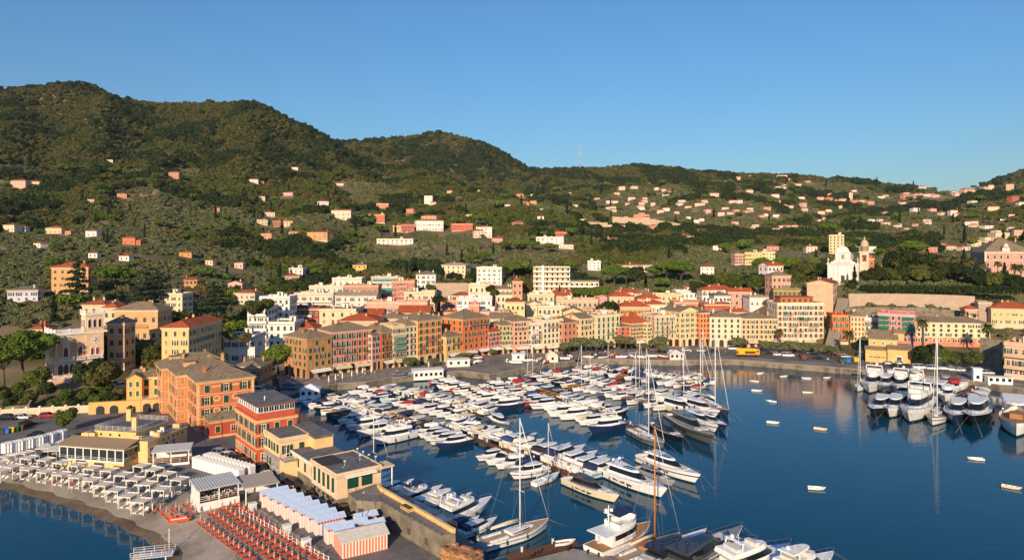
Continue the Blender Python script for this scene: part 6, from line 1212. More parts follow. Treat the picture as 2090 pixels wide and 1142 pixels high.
for x in (1.4, 3.0, 4.6, 7.2, W2-3.0, W2-1.4): mobj('gothic_window', g0, e, (x, -.25 if x > W2-5 else 0, 1.0))
for j in range(3): mobj('gothic_window', g3, e, (W2-3.9+j*1.5, -.25, hC+1.4)); mobj('gothic_window', g3, e, (W2-5.0, .6+j*1.5, hC+1.4), -math.pi/2)
for z, g in ((1.0, g0), (6.6, g2)):
    for j in range(4): mobj('gothic_window', g, e, (0, 2.0+j*2.7, z), -math.pi/2)
for x0, x1 in ((.7, 2.0), (4.2, 6.0), (8.0, 8.4)): b = MB(); b.box(x0, -.03, 6.2, x1, 0, hC-3, CP); b.obj('wall_panel', e)
b = MB(); [b.add([((1.2*math.cos(t*math.pi/8)), -.1, 1.2*math.sin(t*math.pi/8)), ((.9*math.cos(t*math.pi/8)), -.1, .9*math.sin(t*math.pi/8)), ((.9*math.cos((t+1)*math.pi/8)), -.1, .9*math.sin((t+1)*math.pi/8)), ((1.2*math.cos((t+1)*math.pi/8)), -.1, 1.2*math.sin((t+1)*math.pi/8))], [(0, 1, 2, 3)], WB) for t in range(16)]
for t in range(4): b.tube([(.95*math.cos(t*math.pi/4), -.08, .95*math.sin(t*math.pi/4)), (-.95*math.cos(t*math.pi/4), -.08, -.95*math.sin(t*math.pi/4))], .07, WB, 4)
b.obj('rose_window', e, (W2-2.35, -.25, hC-2.6))
for x, ww in ((3, 4.2), (7, 2.6), (W2-2.3, 4.6)): balu(e, [(x-ww/2, -.9, 5.5), (x+ww/2, -.9, 5.5)], .95, 'balcony')
b = MB(); [b.box(x, -1.0, 5.3, x+ww, 0, 5.5, WB) for x, ww in ((.9, 4.2), (5.7, 2.6), (W2-4.6, 4.6))]; b.obj('balcony_slab', e)
for j in range(5): b = MB(); n = 8; b.add([(.9*math.cos(math.pi*k/n), -.03, 1.5+.5*math.sin(math.pi*k/n)) for k in range(n+1)]+[(-.9, -.03, 0), (.9, -.03, 0)], [tuple(range(n+2))[::-1]+(n+2,)], glassy((.05, .08, .1), .1)); b.obj('basement_window', e, (.5+j*2.6, -3.0, -3.2))
b = MB(); [b.box(W2*.1+.35*k, -4.6+.0*k, -.2-.25*k-.25, W2*.1+.35*k+.36, -3.0, -.2-.25*k, WB) for k in range(10)]; b.obj('stair', e)
keep(C[0]+3, C[1]+14, 16)
# boundary wall with piers along the car park
e = empty('boundary_wall', (0, 0, 0), 0, 'long cream garden wall with piers behind the car park', 'wall'); a = PD(-140, 189); c = PD(238, 200); L_ = (c-a).length; an = math.atan2(c.y-a.y, c.x-a.x); n = 14
for k in range(n):
    b = MB(); b.box(.2, -.15, 0, L_/n-.2, .15, 2.3, plaster('f0cfa0')); b.box(.2, -.22, 2.3, L_/n-.2, .22, 2.42, WHITEP); p = a.lerp(c, k/n); b.obj('wall_bay', e, (p.x, p.y, ZG-.3), an); b = MB(); b.box(-.24, -.26, 0, .24, .26, 2.7, plaster('f2dcb4')); b.box(-.32, -.34, 2.7, .32, .34, 2.85, WHITEP); b.obj('pier', e, (p.x, p.y, ZG-.3), an)
# ------------------------------------------------------------------ beach club
O = (-99.5, 152.0); r3 = R(-12); e = empty('beach_restaurant', (O[0], O[1], ZG), r3, 'yellow beach restaurant with glazed veranda and railed roof decks', 'restaurant'); YW = plaster('f0cb78')
b = MB(); b.box(2.5, 4.05, -2, 19, 17, 4.6, YW); b.obj('wall', e); b = MB(); b.box(0, 0, -1, 16.5, 4, 1.0, YW); b.obj('deck', e)
b = MB(); b.extr([(-.4, 4.0), (4.0, 5.0), (4.0, 5.2), (-.4, 4.2)], -.4, 17, plain('9a8468', .8)); b.obj('veranda_roof', e)
b = MB(); b.box(0, 0, 1.0, 16.5, .12, 1.3, WHITE); b.box(0, 0, 3.7, 16.5, .14, 4.0, WHITE); b.box(16.38, .14, 3.7, 16.5, 4, 4.0, WHITE); b.obj('veranda_frame', e)
for j in range(9): b = MB(); b.box(-.12, -.02, 0, .12, .14, 2.7, WHITE); b.obj('post', e, (.12+j*2.03, 0, 1.0))
pg = MB(); pg.box(0.12, .05, 0, 1.9, .08, 2.4, glassy((.03, .04, .045), .03)); pg = pg.mesh('pane'); [mobj('pane', pg, e, (.1+j*2.03, 0, 1.3)) for j in range(8)]; [mobj('pane', pg, e, (16.45, .1+j*1.95, 1.3), math.pi/2) for j in range(2)]
rail(e, [(.1, -.1, 1.0), (16.6, -.1, 1.0), (16.6, 4, 1.0)], 1.0, WHITE)
b = MB(); b.box(2.3, 3.85, 4.6, 19.2, 17.2, 4.8, YW); b.box(2.7, 4.4, 4.8, 18.8, 16.8, 4.84, plain('6a6a6c', .8)); b.obj('lower_roof', e)
b = MB(); b.box(5, 5, 4.84, 15.2, 15, 6.1, YW); b.obj('upper_floor', e); b = MB(); b.box(4.7, 4.7, 6.1, 15.5, 15.3, 6.35, YW); b.box(5, 5, 6.35, 15.2, 15, 6.39, plain('5a6068', .8)); b.obj('upper_roof', e)
rail(e, [(4.8, 15.2, 6.35), (4.8, 4.8, 6.35), (15.4, 4.8, 6.35), (15.4, 15.2, 6.35), (4.8, 15.2, 6.35)], 1.1, WHITE, 1.5, 4, 'roof_railing'); rail(e, [(2.5, 9, 4.8), (2.5, 4.2, 4.8), (4.6, 4.2, 4.8)], 1.0, WHITE); rail(e, [(15.6, 4.2, 4.8), (18.9, 4.2, 4.8), (18.9, 16.9, 4.8)], 1.0, WHITE, 1.5, 3, 'deck_railing')
for x, y, hh in ((6.2, 13.5, 2.6), (13.8, 6.4, 2.8)): b = MB(); b.box(-.6, -.35, 0, .6, .35, hh, YW); b.box(-.7, -.45, hh, .7, .45, hh+.15, YW); b.obj('chimney', e, (x, y, 6.35))
for x, y in ((2.9, 4.3), (4.4, 4.5), (15.9, 4.4), (18.2, 8), (17.6, 15.4)): b = MB(); b.box(-.9, -.4, 0, .9, .4, .95, YW); b.obj('roof_planter', e, (x, y, 4.82))
for x, y in ((16.6, 8.5), (17.6, 9.6), (16.4, 12)): b = MB(); b.box(-.5, -.25, 0, .5, .25, .95, WHITEP); b.lathe([(.34, 0), (.34, .05)], DARK, 10, (0, 0)); b.obj('air_conditioner', e, (x, y, 4.84))
for j in range(3): b = MB(); b.lathe([(.28, 0), (.28, .06)], GLASS, 10); o = b.obj('porthole', e, (6.2+j*2.4, 4.99, 5.5)); o.rotation_euler = (R(90), 0, 0)
for j in range(4): put_window(e, 19, 5.2+j*2.4, 1.3, math.pi/2, 'p', 1.2, 1.9, '1d4a38', 'f4e4bc')
for j in range(5): b = MB(); b.lathe([(.25, 0), (.25, .06)], GLASS, 10); o = b.obj('porthole', e, (19.02, 9+j*1.6, 3.9)); o.rotation_euler = (R(90), 0, R(90))
keep(-92, 160, 14)
def pavilion(name, label, c, rz, w, d, h, roofcol, fl=0.0, slope=.25, corr=False, walls=(), back=True):
    e = empty(name, (c[0], c[1], ZG), rz, label, 'pavilion'); M = plain(roofcol, .6); b = MB(); b.extr([(-.4, h), (d+.4, h+slope), (d+.4, h+slope+.16), (-.4, h+.16)], -.4, w+.4, M); o = b.obj('roof', e)
    if corr:
        n = 14; cm = MB(); cm.extr([(-.42, h+.15), (d+.42, h+slope+.15), (d+.42, h+slope+.24), (-.42, h+.24)], -.12, .12, plain('c8c8c6', .5)); cm = cm.mesh('roof_rib'); [mobj('roof_rib', cm, o, (-.2+(w+.4)*k/n, 0, 0)) for k in range(n+1)]
    pm = MB(); pm.box(-.09, -.09, fl, .09, .09, h+.1, WHITE); pm = pm.mesh('post'); k = max(1, int(w/3))
    for i in range(k+1):
        for y in (0, d): mobj('post', pm, e, (w*i/k, y, 0))
    if fl: b = MB(); b.box(-.2, -.2, -1, w+.2, d+.2, fl, WHITE); b.box(-.1, -.1, fl, w+.1, d+.1, fl+.03, WOOD); b.obj('deck', e); rail(e, [(0, d, fl), (0, 0, fl), (w, 0, fl), (w, d, fl)], 1.0, WHITE)
    if back: b = MB(); b.box(0, d-.12, fl, w, d, h, WHITE); b.obj('back_wall', e)
    return e
pv = pavilion('terrace_pavilion', 'white flat-roofed pavilion next to the beach restaurant', (-77.6, 149.6), R(18), 7.0, 4.6, 3.0, 'd2cdc6', .5)
pb = pavilion('bar_pavilion', 'open beach bar with corrugated pale roof and wooden tables', (-56.6, 125.2), R(37), 6.8, 5.8, 3.5, 'c4c2be', 1.2, .3, True)
b = MB(); b.box(-.1, 0, 1.2, 0, 5.8, 3.4, WHITE); b.obj('side_wall', pb); pavilion('kitchen_pavilion', 'cream flat roof shelter adjoining the corrugated beach bar', (-49.0, 127.4), R(32), 5.6, 6.6, 3.2, 'b8ab9a', .0, .1)
tb_ = MB(); tb_.box(-.4, -.4, .7, .4, .4, .75, WHITEP); tb_.tube([(0, 0, 0), (0, 0, .7)], .05, DARK, 6); tb_.box(-.25, -.25, 0, .25, .25, .03, DARK); tb_ = tb_.mesh('tabletop')
def chair_mesh():
    b = MB(); b.box(-.22, -.22, .42, .22, .22, .47, WHITE); b.box(-.22, .18, .47, .22, .22, .9, WHITE); [b.box(x-.02, y-.02, 0, x+.02, y+.02, .42, WHITE) for x in (-.19, .19) for y in (-.19, .19)]; return b.mesh('chair')
CH = chair_mesh()
for i in range(3):
    for j in range(3):
        p = pb.matrix_basis @ Vector((1.1+i*2.2, 1.0+j*1.7, 1.23)); o = mobj('cafe_table', tb_, None, p, R(37)); tag(o, 'white cafe table in the beach bar, %s row from the sea, %s along' % (ORD[j], ORD[i]), 'table', 'tables in the beach bar')
        for k in range(2): p = pb.matrix_basis @ Vector((1.1+i*2.2+(k*2-1)*.65, 1.0+j*1.7, 1.23)); o = mobj('cafe_chair', CH, None, p, R(37)+R(90)*(1-2*k)*-1); tag(o, 'white chair %s the %s table in the %s row of the beach bar' % ('left of' if k == 0 else 'right of', ORD[i], ORD[j]), 'chair', 'chairs in the beach bar')
# gazebos with curtains and two sun beds each
CUR = plain('e6d9c4', .9); GZW = plain('ece4d8', .6); b = MB()
root = empty('beach_gazebo', (0, 0, 0), 0, 'x', 'gazebo', 'white beach gazebos'); S_ = 1.22; HZ = 2.2
pm = MB(); pm.box(-.055, -.055, 0, .055, .055, HZ, GZW); pm = pm.mesh('post'); [mobj('post', pm, root, (x*S_, y*S_, 0)) for x in (-1, 1) for y in (-1, 1)]
b = MB(); [b.box(-S_-.1, y*S_-.08, HZ-.02, S_+.1, y*S_+.08, HZ+.14, GZW) for y in (-1, 1)]; [b.box(x*S_-.08, -S_+.08, HZ, x*S_+.08, S_-.08, HZ+.12, GZW) for x in (-1, 1)]; b.obj('top_frame', root)
b = MB()
for k in range(3): x0 = -S_+k*2*S_/3; b.add([(x0, -S_, HZ+.1), (x0+S_/3, -S_, HZ-.02), (x0+2*S_/3, -S_, HZ+.1), (x0, S_, HZ+.1), (x0+S_/3, S_, HZ-.02), (x0+2*S_/3, S_, HZ+.1)], [(0, 1, 4, 3), (1, 2, 5, 4)], CUR)
b.obj('canopy', root)
cm = MB(); [cm.add([(a*.09, -.1, HZ), (a*.09+.09, .1 if a % 2 else -.02, HZ), (a*.07+.06, .06 if a % 2 else 0, HZ*.45), (a*.07, -.04, HZ*.45), (a*.1+.05, .09, .15), (a*.1, -.05, .15)], [(0, 1, 2, 3), (3, 2, 4, 5)], CUR) for a in range(5)]; cm = cm.mesh('curtain')
for x, y, rr_ in ((-1, -1, 0), (1, -1, R(90)), (-1, 1, R(-90)), (1, 1, R(180))): mobj('curtain', cm, root, (x*S_*.98, y*S_*.98, 0), rr_, (.42, .42, 1))
bed = MB(); bed.box(-.35, -.95, .25, .35, .95, .33, WHITE); bed.box(-.33, -.93, .33, .33, .45, .43, CUR); bed.add([(-.33, .45, .36), (.33, .45, .36), (.33, 1.0, .75), (-.33, 1.0, .75), (-.33, .45, .46), (.33, .45, .46), (.33, .96, .85), (-.33, .96, .85)], [(3, 2, 1, 0), (4, 5, 6, 7), (0, 1, 5, 4), (2, 3, 7, 6), (0, 4, 7, 3), (1, 2, 6, 5)], CUR); [bed.box(x-.03, y-.03, 0, x+.03, y+.03, .25, WHITE) for x in (-.3, .3) for y in (-.85, .85)]
BEDm = bed.mesh('sun_bed')
def z2(x, y): return 0+x/3.78, 840+y/3.78
GZ = [[(20, 440), (110, 410), (235, 430), (360, 450), (480, 470), (610, 490), (715, 515), (805, 550), (900, 590), (995, 635), (1095, 675)], [(5, 385), (230, 350), (360, 365), (480, 385), (600, 405), (720, 430), (850, 445), (955, 480), (1050, 515), (1145, 550), (1250, 590)], [(1100, 410), (1195, 440), (1290, 475), (1390, 515)], [(60, 340), (130, 322), (200, 312)]]
RN = ['row nearest the water', 'second row', 'row by the white pavilion', 'short back row']; first = True
for ri, rw in enumerate(GZ):
    for k, (x, y) in enumerate(rw):
        p = G(*z2(x, y), ZG-.05+HZ); p.z = ZG-.05; lab = 'white curtained beach gazebo, %s from the left in the %s' % (ORD[k], RN[ri]); rzz = R(-20)+.02*k
        if ri == 0: p.z = 1.9
        if first: root.location = p; root.rotation_euler = (0, 0, rzz); root['label'] = lab; first = False
        else: copy_tree(root, p, rzz, lab)
        for s in (-1, 1):
            q = Matrix.Rotation(rzz, 3, 'Z') @ Vector((s*.62, -.25, 0)); o = mobj('sun_bed', BEDm, None, p+q, rzz+.0); tag(o, 'white sun bed, %s one under the %s gazebo of the %s' % ('left' if s < 0 else 'right', ORD[k], RN[ri]), 'sun bed', 'sun beds under gazebos')
# white bathing cabins
def cabin_meshes(w=1.25, d=1.3, h=2.1, wall='f0efec', roof='f4f2ee', door='e2e4e6'):
    b = MB(); M = plain(wall, .7); b.box(0, 0, 0, w-.04, d, h, M); b.extr([(0, h), (w/2-.02, h+.38), (w-.04, h)], 0, d, M, 'y'); body = b.mesh('body')
    b = MB(); b.extr([(-.05, h-.03), (-.05, h+.03), (w/2-.02, h+.46), (w+.0, h+.03), (w+.0, h-.03), (w/2-.02, h+.38)], -.15, d+.1, plain(roof, .6), 'y'); rf = b.mesh('roof')
    b = MB(); b.box(.2, -.03, .05, w-.24, 0, h-.15, plain(door, .6)); return body, rf, b.mesh('door')
CB = cabin_meshes()
def cabin(loc, rz, lab, grp, ms=CB):
    e = empty('bathing_cabin', loc, rz, lab, 'cabin', grp); mobj('body', ms[0], e); mobj('roof', ms[1], e); mobj('door', ms[2], e)
k = 0
for gi, (x, y) in enumerate([(40, 320), (125, 302), (205, 285), (285, 268), (360, 248), (440, 225)]):
    for j in range(3): p = G(*z2(x-34+j*24, y-4*j), ZG); cabin(p, R(-8), 'white gabled bathing cabin, %s of the row behind the gazebos, counted from the left' % ORD[k], 'white cabins left of the restaurant'); k += 1
for ri in range(2):
    for j in range(13): a = Vector((-69.5, 148.2, ZG)); d = Vector((13.4, -8.6, 0))/16; p = a+d*(j*1.25)+Vector((.54, .84, 0))*(2.6*ri+1.0); cabin(p, math.atan2(-8.6, 13.4), 'white bathing cabin, %s from restaurant in the %s line of the double row' % (ORD[j], ('front', 'back')[ri]), 'double row of white cabins')
# three open square parasols on the restaurant terrace
for k, (x, y) in enumerate([(370, 240), (490, 212), (438, 258)]):
    p = G(*z2(x, y+20), ZG+2.6); p.z = ZG; e = empty('square_parasol', p, R(10), ['white square parasol at the left of the restaurant terrace', 'white square parasol nearest the restaurant wall', 'white square parasol in front of the other two'][k], 'parasol', 'open parasols'); s = 1.9
    b = MB(); b.add([(-s, -s, 2.5), (s, -s, 2.5), (s, s, 2.5), (-s, s, 2.5), (0, 0, 3.3)], [(0, 1, 4), (1, 2, 4), (2, 3, 4), (3, 0, 4), (0, 4, 1), (1, 4, 2)], plain('eae6de', .8)); b.box(-s, -s, 2.38, s, -s+.02, 2.5, plain('eae6de', .8)); b.obj('canopy', e); b = MB(); b.tube([(0, 0, 0), (0, 0, 3.25)], .05, WHITE, 6); b.obj('pole', e)
for k in range(14):
    x, y = 330+rng.random()*150, 285+rng.random()*60; p = G(*z2(x, y), ZG); o = mobj('cafe_table', tb_, None, p, rng.random()*3); tag(o, 'small cafe table on the restaurant terrace, %s one from the left' % ORD[k], 'table', 'tables on the restaurant terrace')
# folded orange parasols with sun beds
OS = plain('d86a3c', .8); OC = plain('e6bca2', .8)
root = empty('folded_parasol', (0, 0, 0), 0, 'x', 'parasol', 'folded orange parasols'); b = MB()
pr = [(.05, .55), (.26, .75), (.24, 1.1), (.2, 1.4), (.15, 1.7), (.09, 1.95), (.03, 2.1)]
for i in range(6): b.lathe([pr[i], pr[i+1]], OS if i % 2 or i == 5 else OC, 8)
b.obj('canopy', root); b = MB(); b.tube([(0, 0, 0), (0, 0, 2.25)], .03, WHITE, 5); b.obj('pole', root)
OB = plain('c8502e', .8); bd = MB(); bd.box(-.32, -.95, .22, .32, .5, .28, OB); bd.add([(-.32, .5, .25), (.32, .5, .25), (.32, 1.0, .52), (-.32, 1.0, .52), (-.32, .5, .3), (.32, .5, .3), (.32, .98, .58), (-.32, .98, .58)], [(3, 2, 1, 0), (4, 5, 6, 7), (0, 1, 5, 4), (2, 3, 7, 6), (0, 4, 7, 3), (1, 2, 6, 5)], OB); [bd.box(x-.02, y-.02, 0, x+.02, y+.02, .22, WHITE) for x in (-.28, .28) for y in (-.8, .7)]; OBm = bd.mesh('sun_bed'); OBm.transform(Matrix.Diagonal((.72, .72, .9, 1)))
def z4(x, y): return 400+x/3.732, 840+y/3.732
ROWS = [((35, 840), (410, 1120), 11), ((110, 775), (640, 1165), 15), ((200, 740), (780, 1150), 16), ((295, 715), (930, 1130), 16)]; first = True; root.scale = (.72, .72, .66)
RQ = ['seaward row', 'second row', 'third row', 'row nearest the cabins']; br = R(48)
for ri, (a, c, n) in enumerate(ROWS):
    A, B = G(*z4(*a), 2.0), G(*z4(*c), 2.0)
    for k in range(n):
        p = A.lerp(B, k/(n-1)); p.z = ZG-.05 if ri else 1.95; lab = 'folded orange striped parasol, %s of the %s' % (ORD[k], RQ[ri])
        if first: root.location = p; root['label'] = lab; first = False
        else: copy_tree(root, p, rng.random()*6, lab)
        for s in (-1, 1):
            q = Matrix.Rotation(br, 3, 'Z') @ Vector((-.15+s*.48, -1.0, 0)); o = mobj('sun_bed', OBm, None, p+q, br+rng.normal()*.05); tag(o, 'orange sun bed %s of the %s parasol in the %s' % ('seaward' if s < 0 else 'landward', ORD[k], RQ[ri]), 'sun bed', 'orange sun beds')
for k, (x, y) in enumerate([(1210, 775), (1255, 800), (1290, 830), (1330, 762), (1355, 782), (1420, 730), (1450, 755), (1485, 790)]):
    p = G(*z2(x, y), 2.0); o = mobj('sun_bed', OBm, None, p, br); tag(o, 'orange sun bed by the pedal boat, %s from the left' % ORD[k], 'sun bed', 'orange sun beds by the pedal boat'); copy_tree(root, p+Vector((.5, .3, 0)), 0, 'folded orange parasol by the pedal boat, %s from the left' % ORD[k])
# pedal boat
p = G(*z2(1380, 835), 1.9); e = empty('pedal_boat', p, R(25), 'orange and white pedal boat drawn up on the shingle', 'boat'); b = MB()
for s in (-1, 1): b.extr([(s*.55-.22, 0), (s*.55+.22, 0), (s*.55+.25, .42), (s*.55-.25, .42)], -1.7, 1.5, plain('e85a20', .4)); b.add([(1.5, s*.55-.22, 0), (1.5, s*.55+.22, 0), (1.5, s*.55+.25, .42), (1.5, s*.55-.25, .42), (2.1, s*.55, .4)], [(0, 1, 4), (1, 2, 4), (2, 3, 4), (3, 0, 4)], plain('e85a20', .4))
b.box(-1.3, -.6, .42, 1.3, .6, .52, plain('f0e8e0', .4)); b.obj('hull', e); b = MB(); [b.box(-.5, y-.22, .52, -.05, y+.22, .75, plain('e85a20', .5)) for y in (-.3, .3)]; [b.box(-.6, y-.22, .52, -.5, y+.22, 1.2, plain('e85a20', .5)) for y in (-.3, .3)]; b.obj('seats', e); b = MB(); b.extr([(-.3, .5), (.3, .5), (.3, .9), (-.3, .9)], .3, .9, plain('e85a20', .4)); b.add([(-.9, -.4, .5), (-.9, .4, .5), (-1.6, .4, 1.9), (-1.6, -.4, 1.9), (-1.75, .4, 1.85), (-1.75, -.4, 1.85), (-1.3, .4, .5), (-1.3, -.4, .5)], [(0, 1, 2, 3), (3, 2, 4, 5), (5, 4, 6, 7), (0, 3, 5, 7), (1, 6, 4, 2)], plain('f06a28', .4)); b.obj('slide', e)
# striped cabins with pale blue roofs
BLR = plain('c3d6ee', .5); PKW = plain('f2ddd4', .7); RS = plain('cf5a4a', .7); BD = plain('5a8fd0', .6)
def stripe_block(i, loc, rz, L_, w, lab, ndoor=2):
    e = empty('striped_cabin', loc, rz, lab, 'cabin', 'pink and blue striped cabins'); b = MB(); b.box(0, 0, 0, L_, w, 2.4, PKW); b.obj('body', e); b = MB(); b.extr([(-.2, 2.4), (w*.5, 2.95), (w+.1, 2.4), (w+.1, 2.5), (w*.5, 3.05), (-.2, 2.5)], -.25, L_+.3, BLR); b.obj('roof', e)
    b = MB(); n = int(L_/.5)
    for k in range(n): b.box(L_*k/n, -.22, 2.1, L_*(k+.55)/n, -.18, 2.42, RS)
    b.obj('valance', e); sm = MB(); sm.box(0, -.02, 0, .12, .0, 2.4, plain('ecb8a8', .7)); sm = sm.mesh('stripe'); [mobj('stripe', sm, e, (.25+k*.5, 0, 0)) for k in range(int(L_/.5))]; [mobj('stripe', sm, e, (0, w-.3-k*.5, 0), -math.pi/2) for k in range(int(w/.5))]
    dm = MB(); dm.box(-.32, -.04, .05, .32, 0, 1.95, BD); dm = dm.mesh('door'); [mobj('door', dm, e, (L_*(k+.5)/ndoor, -.01, 0)) for k in range(ndoor)]
for i in range(8): t = i/7; p = Vector((-45.6+13.6*t, 126.2-12.6*t, ZG)); stripe_block(i, p, R(33), 4.6, 1.9, 'pink striped cabin block with pale blue roof, %s from the beach bar' % ORD[i])
for i, (x, y, L_) in enumerate([(1000, 1010, 3), (1065, 1045, 3), (1160, 985, 3.2), (1225, 925, 3.5), (1300, 985, 3)]): stripe_block(i, G(*z4(x, y), ZG), R(33), L_, 1.8, 'smaller striped cabin with blue roof below the long row, %s of five' % ORD[i], 1)
e = empty('striped_tent', G(*z4(1115, 1120), ZG), R(30), 'large orange and white striped pavilion with cream roof', 'pavilion'); b = MB(); b.box(0, 0, 0, 7.2, 4.6, 2.4, PKW); b.obj('body', e); b = MB(); b.extr([(-.3, 2.4), (2.3, 3.3), (4.9, 2.4), (4.9, 2.5), (2.3, 3.4), (-.3, 2.5)], -.3, 7.5, plain('d8d0c2', .8)); b.obj('roof', e); sm = MB(); sm.box(0, -.03, 0, .22, 0, 2.4, plain('e2703a', .7)); sm = sm.mesh('stripe'); [mobj('stripe', sm, e, (.2+.5*k, 0, 0)) for k in range(14)]; [mobj('stripe', sm, e, (0, 4.4-.5*k, 0), -math.pi/2) for k in range(9)]
# beach fence, lockers, flag pole, jetty
e = empty('beach_fence', (0, 0, 0), 0, 'white post fence between the sun beds and the striped cabins', 'fence'); A, B = G(*z4(330, 770), ZG), G(*z4(1010, 1150), ZG); pm = MB(); pm.box(-.05, -.05, 0, .05, .05, 1.1, WHITE); pm = pm.mesh('post'); n = 22; [mobj('post', pm, e, A.lerp(B, k/n)) for k in range(n+1)]
for zz in (.4, .9): b = MB(); b.tube([A+Vector((0, 0, zz)), B+Vector((0, 0, zz))], .03, WHITE, 4); b.obj('fence_rail', e)
for k, (x, y) in enumerate([(430, 750), (692, 920), (840, 1030)]): b = MB(); b.box(-.6, -.5, 0, .6, .5, 1.3, WHITEP); b.box(-.68, -.58, 1.3, .68, .58, 1.42, WHITE); b.box(-.5, -.53, .15, .5, -.5, 1.15, plain('d8d8d4', .6)); o = b.obj('beach_locker', None, G(*z4(x, y), ZG), R(38)); tag(o, 'white beach locker box by the fence, %s from the bar' % ORD[k], 'locker', 'locker boxes')
p = G(*z2(1305, 1060), .9); e = empty('flagpole', p, 0, 'white flagpole with strings of small flags at the jetty', 'flagpole'); b = MB(); b.tube([(0, 0, -1.2), (0, 0, 3.4)], .06, WHITE, 6); b.obj('pole', e)
for k, c in enumerate(('d8d8e8', 'e0a0a0', '4a8a5a', 'd06a6a', '5a8ac8')): b = MB(); b.add([(0, 0, 0), (0, 0, -.45), (.02, .3, -.55), (.02, .32, -.08)], [(0, 1, 2, 3), (3, 2, 1, 0)], plain(c, .8)); b.obj('flag', e, (-.55*k, -.1*k, 3.1-.55*k))
e = empty('jetty', (0, 0, 0), 0, 'white railed jetty reaching into the sea at the bottom edge', 'jetty'); a = G(*z2(1330, 1110), .8); c = G(*z2(950, 1150), .8); d = (c-a).normalized(); n = Vector((d.y, -d.x, 0)); b = MB(); nP = 24; L_ = (c-a).length-1
pk = MB(); pk.box(-.22, 0, 0, .22, 2.0, .1, plain('d8d4cc', .7)); pk = pk.mesh('plank'); an = math.atan2(d.y, d.x); nk = int(L_/.5)
for k in range(nk): mobj('plank', pk, e, a+d*(k*.5+.25)+n*(-.0), an+math.pi)
rail(e, [a+Vector((0, 0, .1)), a+d*L_+Vector((0, 0, .1))], 1.0, WHITE, 1.4, 3); rail(e, [a+n*2*(1 if (Matrix.Rotation(an+math.pi, 3, 'Z') @ Vector((0, 1, 0))).dot(n) > 0 else -1)+Vector((0, 0, .1)), a+n*2*(1 if (Matrix.Rotation(an+math.pi, 3, 'Z') @ Vector((0, 1, 0))).dot(n) > 0 else -1)+d*L_+Vector((0, 0, .1))], 1.0, WHITE, 1.4, 3)
for k in range(4): b = MB(); b.tube([(0, 0, -3), (0, 0, .05)], .12, WHITEP, 6); b.obj('pile', e, a+d*(k*4+1)+n*.2)
for k, (x, y, c, lab) in enumerate([(403, 595, 'd83a20', 'red lifebuoy stand left on the shore'), (553, 600, 'd0202a', 'red folded parasol alone on the shore')]):
    p = G(*z2(x, y), 1.2); p.z = .95; e = empty('lifeguard_parasol' if k else 'lifebuoy_stand', p, 0, lab, 'parasol' if k else 'stand'); b = MB(); b.tube([(0, 0, -.3), (0, 0, 2.0)], .03, WHITE, 5); b.obj('pole', e); b = MB(); b.lathe([(.05, .7), (.2, .85), (.16, 1.4), (.03, 2.0)] if k else [(.18, 1.0), (.35, 1.1), (.35, 1.45), (.18, 1.5)], plain(c, .7), 8); b.obj('canopy' if k else 'lifebuoy', e)
# ------------------------------------------------------------------ boats
GEL = plain('efeeea', .25); TEAK = plain('a87c50', .7); VIN = plain('ddd6c8', .6); NAVYC = plain('1c2a4a', .5)
BGL = glassy((.01, .014, .018), .04); CHR = plain('c8ccd0', .15, .9)
def hull_loft(L, B, fb, col, stripe=None, transom=.88, boot='2a3040', full=.42, rake=.16, canoe=False, wood=False):
    """returns hull mesh and deck outline (x,half,z); bow at +x, waterline z=0"""
    n = 14; mb = MB(); M = plain(col, .25 if not wood else .4); Bt = plain(boot, .5); St = plain(stripe, .3) if stripe else None; rows = []; deck = []
    for i in range(n+1):
        t = i/n; q = max(0, (t-full)/(1-full)); b = B/2*(1-q**2.1)*(transom+(1-transom)*min(1, t/full))
        if canoe: b = B/2*(1-abs(2*t-1)**2.3)
        b = max(b, .015); zs = fb*(1+.42*q**1.5+.06*(1-t)); x = -L/2+L*t; rk = rake*L*q**2
        rows.append([(x-rk, 0, -.35*(1-q*.6)), (x-rk*.9, b*(.78-.25*q), -.02), (x-rk*.75, b*(.86-.2*q), fb*.18), (x-rk*.3, b*(.95-.1*q), zs*.62), (x-rk*.18, b*(.97-.06*q), zs*.74), (x, b, zs), (x, b*.93, zs+.03)]); deck.append((x, b*.92, zs-.02))
    mats = [Bt, Bt, M, St or M, M, WHITE if not wood else TEAK]
    for s in (1, -1):
        for i in range(n):
            for k in range(6):
                f = [rows[i][k], rows[i+1][k], rows[i+1][k+1], rows[i][k+1]]; f = [(p[0], p[1]*s, p[2]) for p in f]; mb.add(f if s < 0 else f[::-1], [(0, 1, 2, 3)], mats[k], True)
    r = rows[0]; mb.add([(p[0], p[1], p[2]) for p in r]+[(p[0], -p[1], p[2]) for p in r[::-1]], [tuple(range(14))], M)
    return mb.mesh('hull'), deck
def deck_mesh(deck, mat, x0=-99, x1=99, drop=0.0, name='deck'):
    mb = MB(); d = [p for p in deck if x0 <= p[0] <= x1]
    for a, b in zip(d[:-1], d[1:]): mb.add([(a[0], -a[1], a[2]-drop), (b[0], -b[1], b[2]-drop), (b[0], 0, b[2]-drop+.06), (a[0], 0, a[2]-drop+.06), (b[0], b[1], b[2]-drop), (a[0], a[1], a[2]-drop)], [(0, 1, 2, 3), (3, 2, 4, 5)], mat, True)
    return mb.mesh(name)
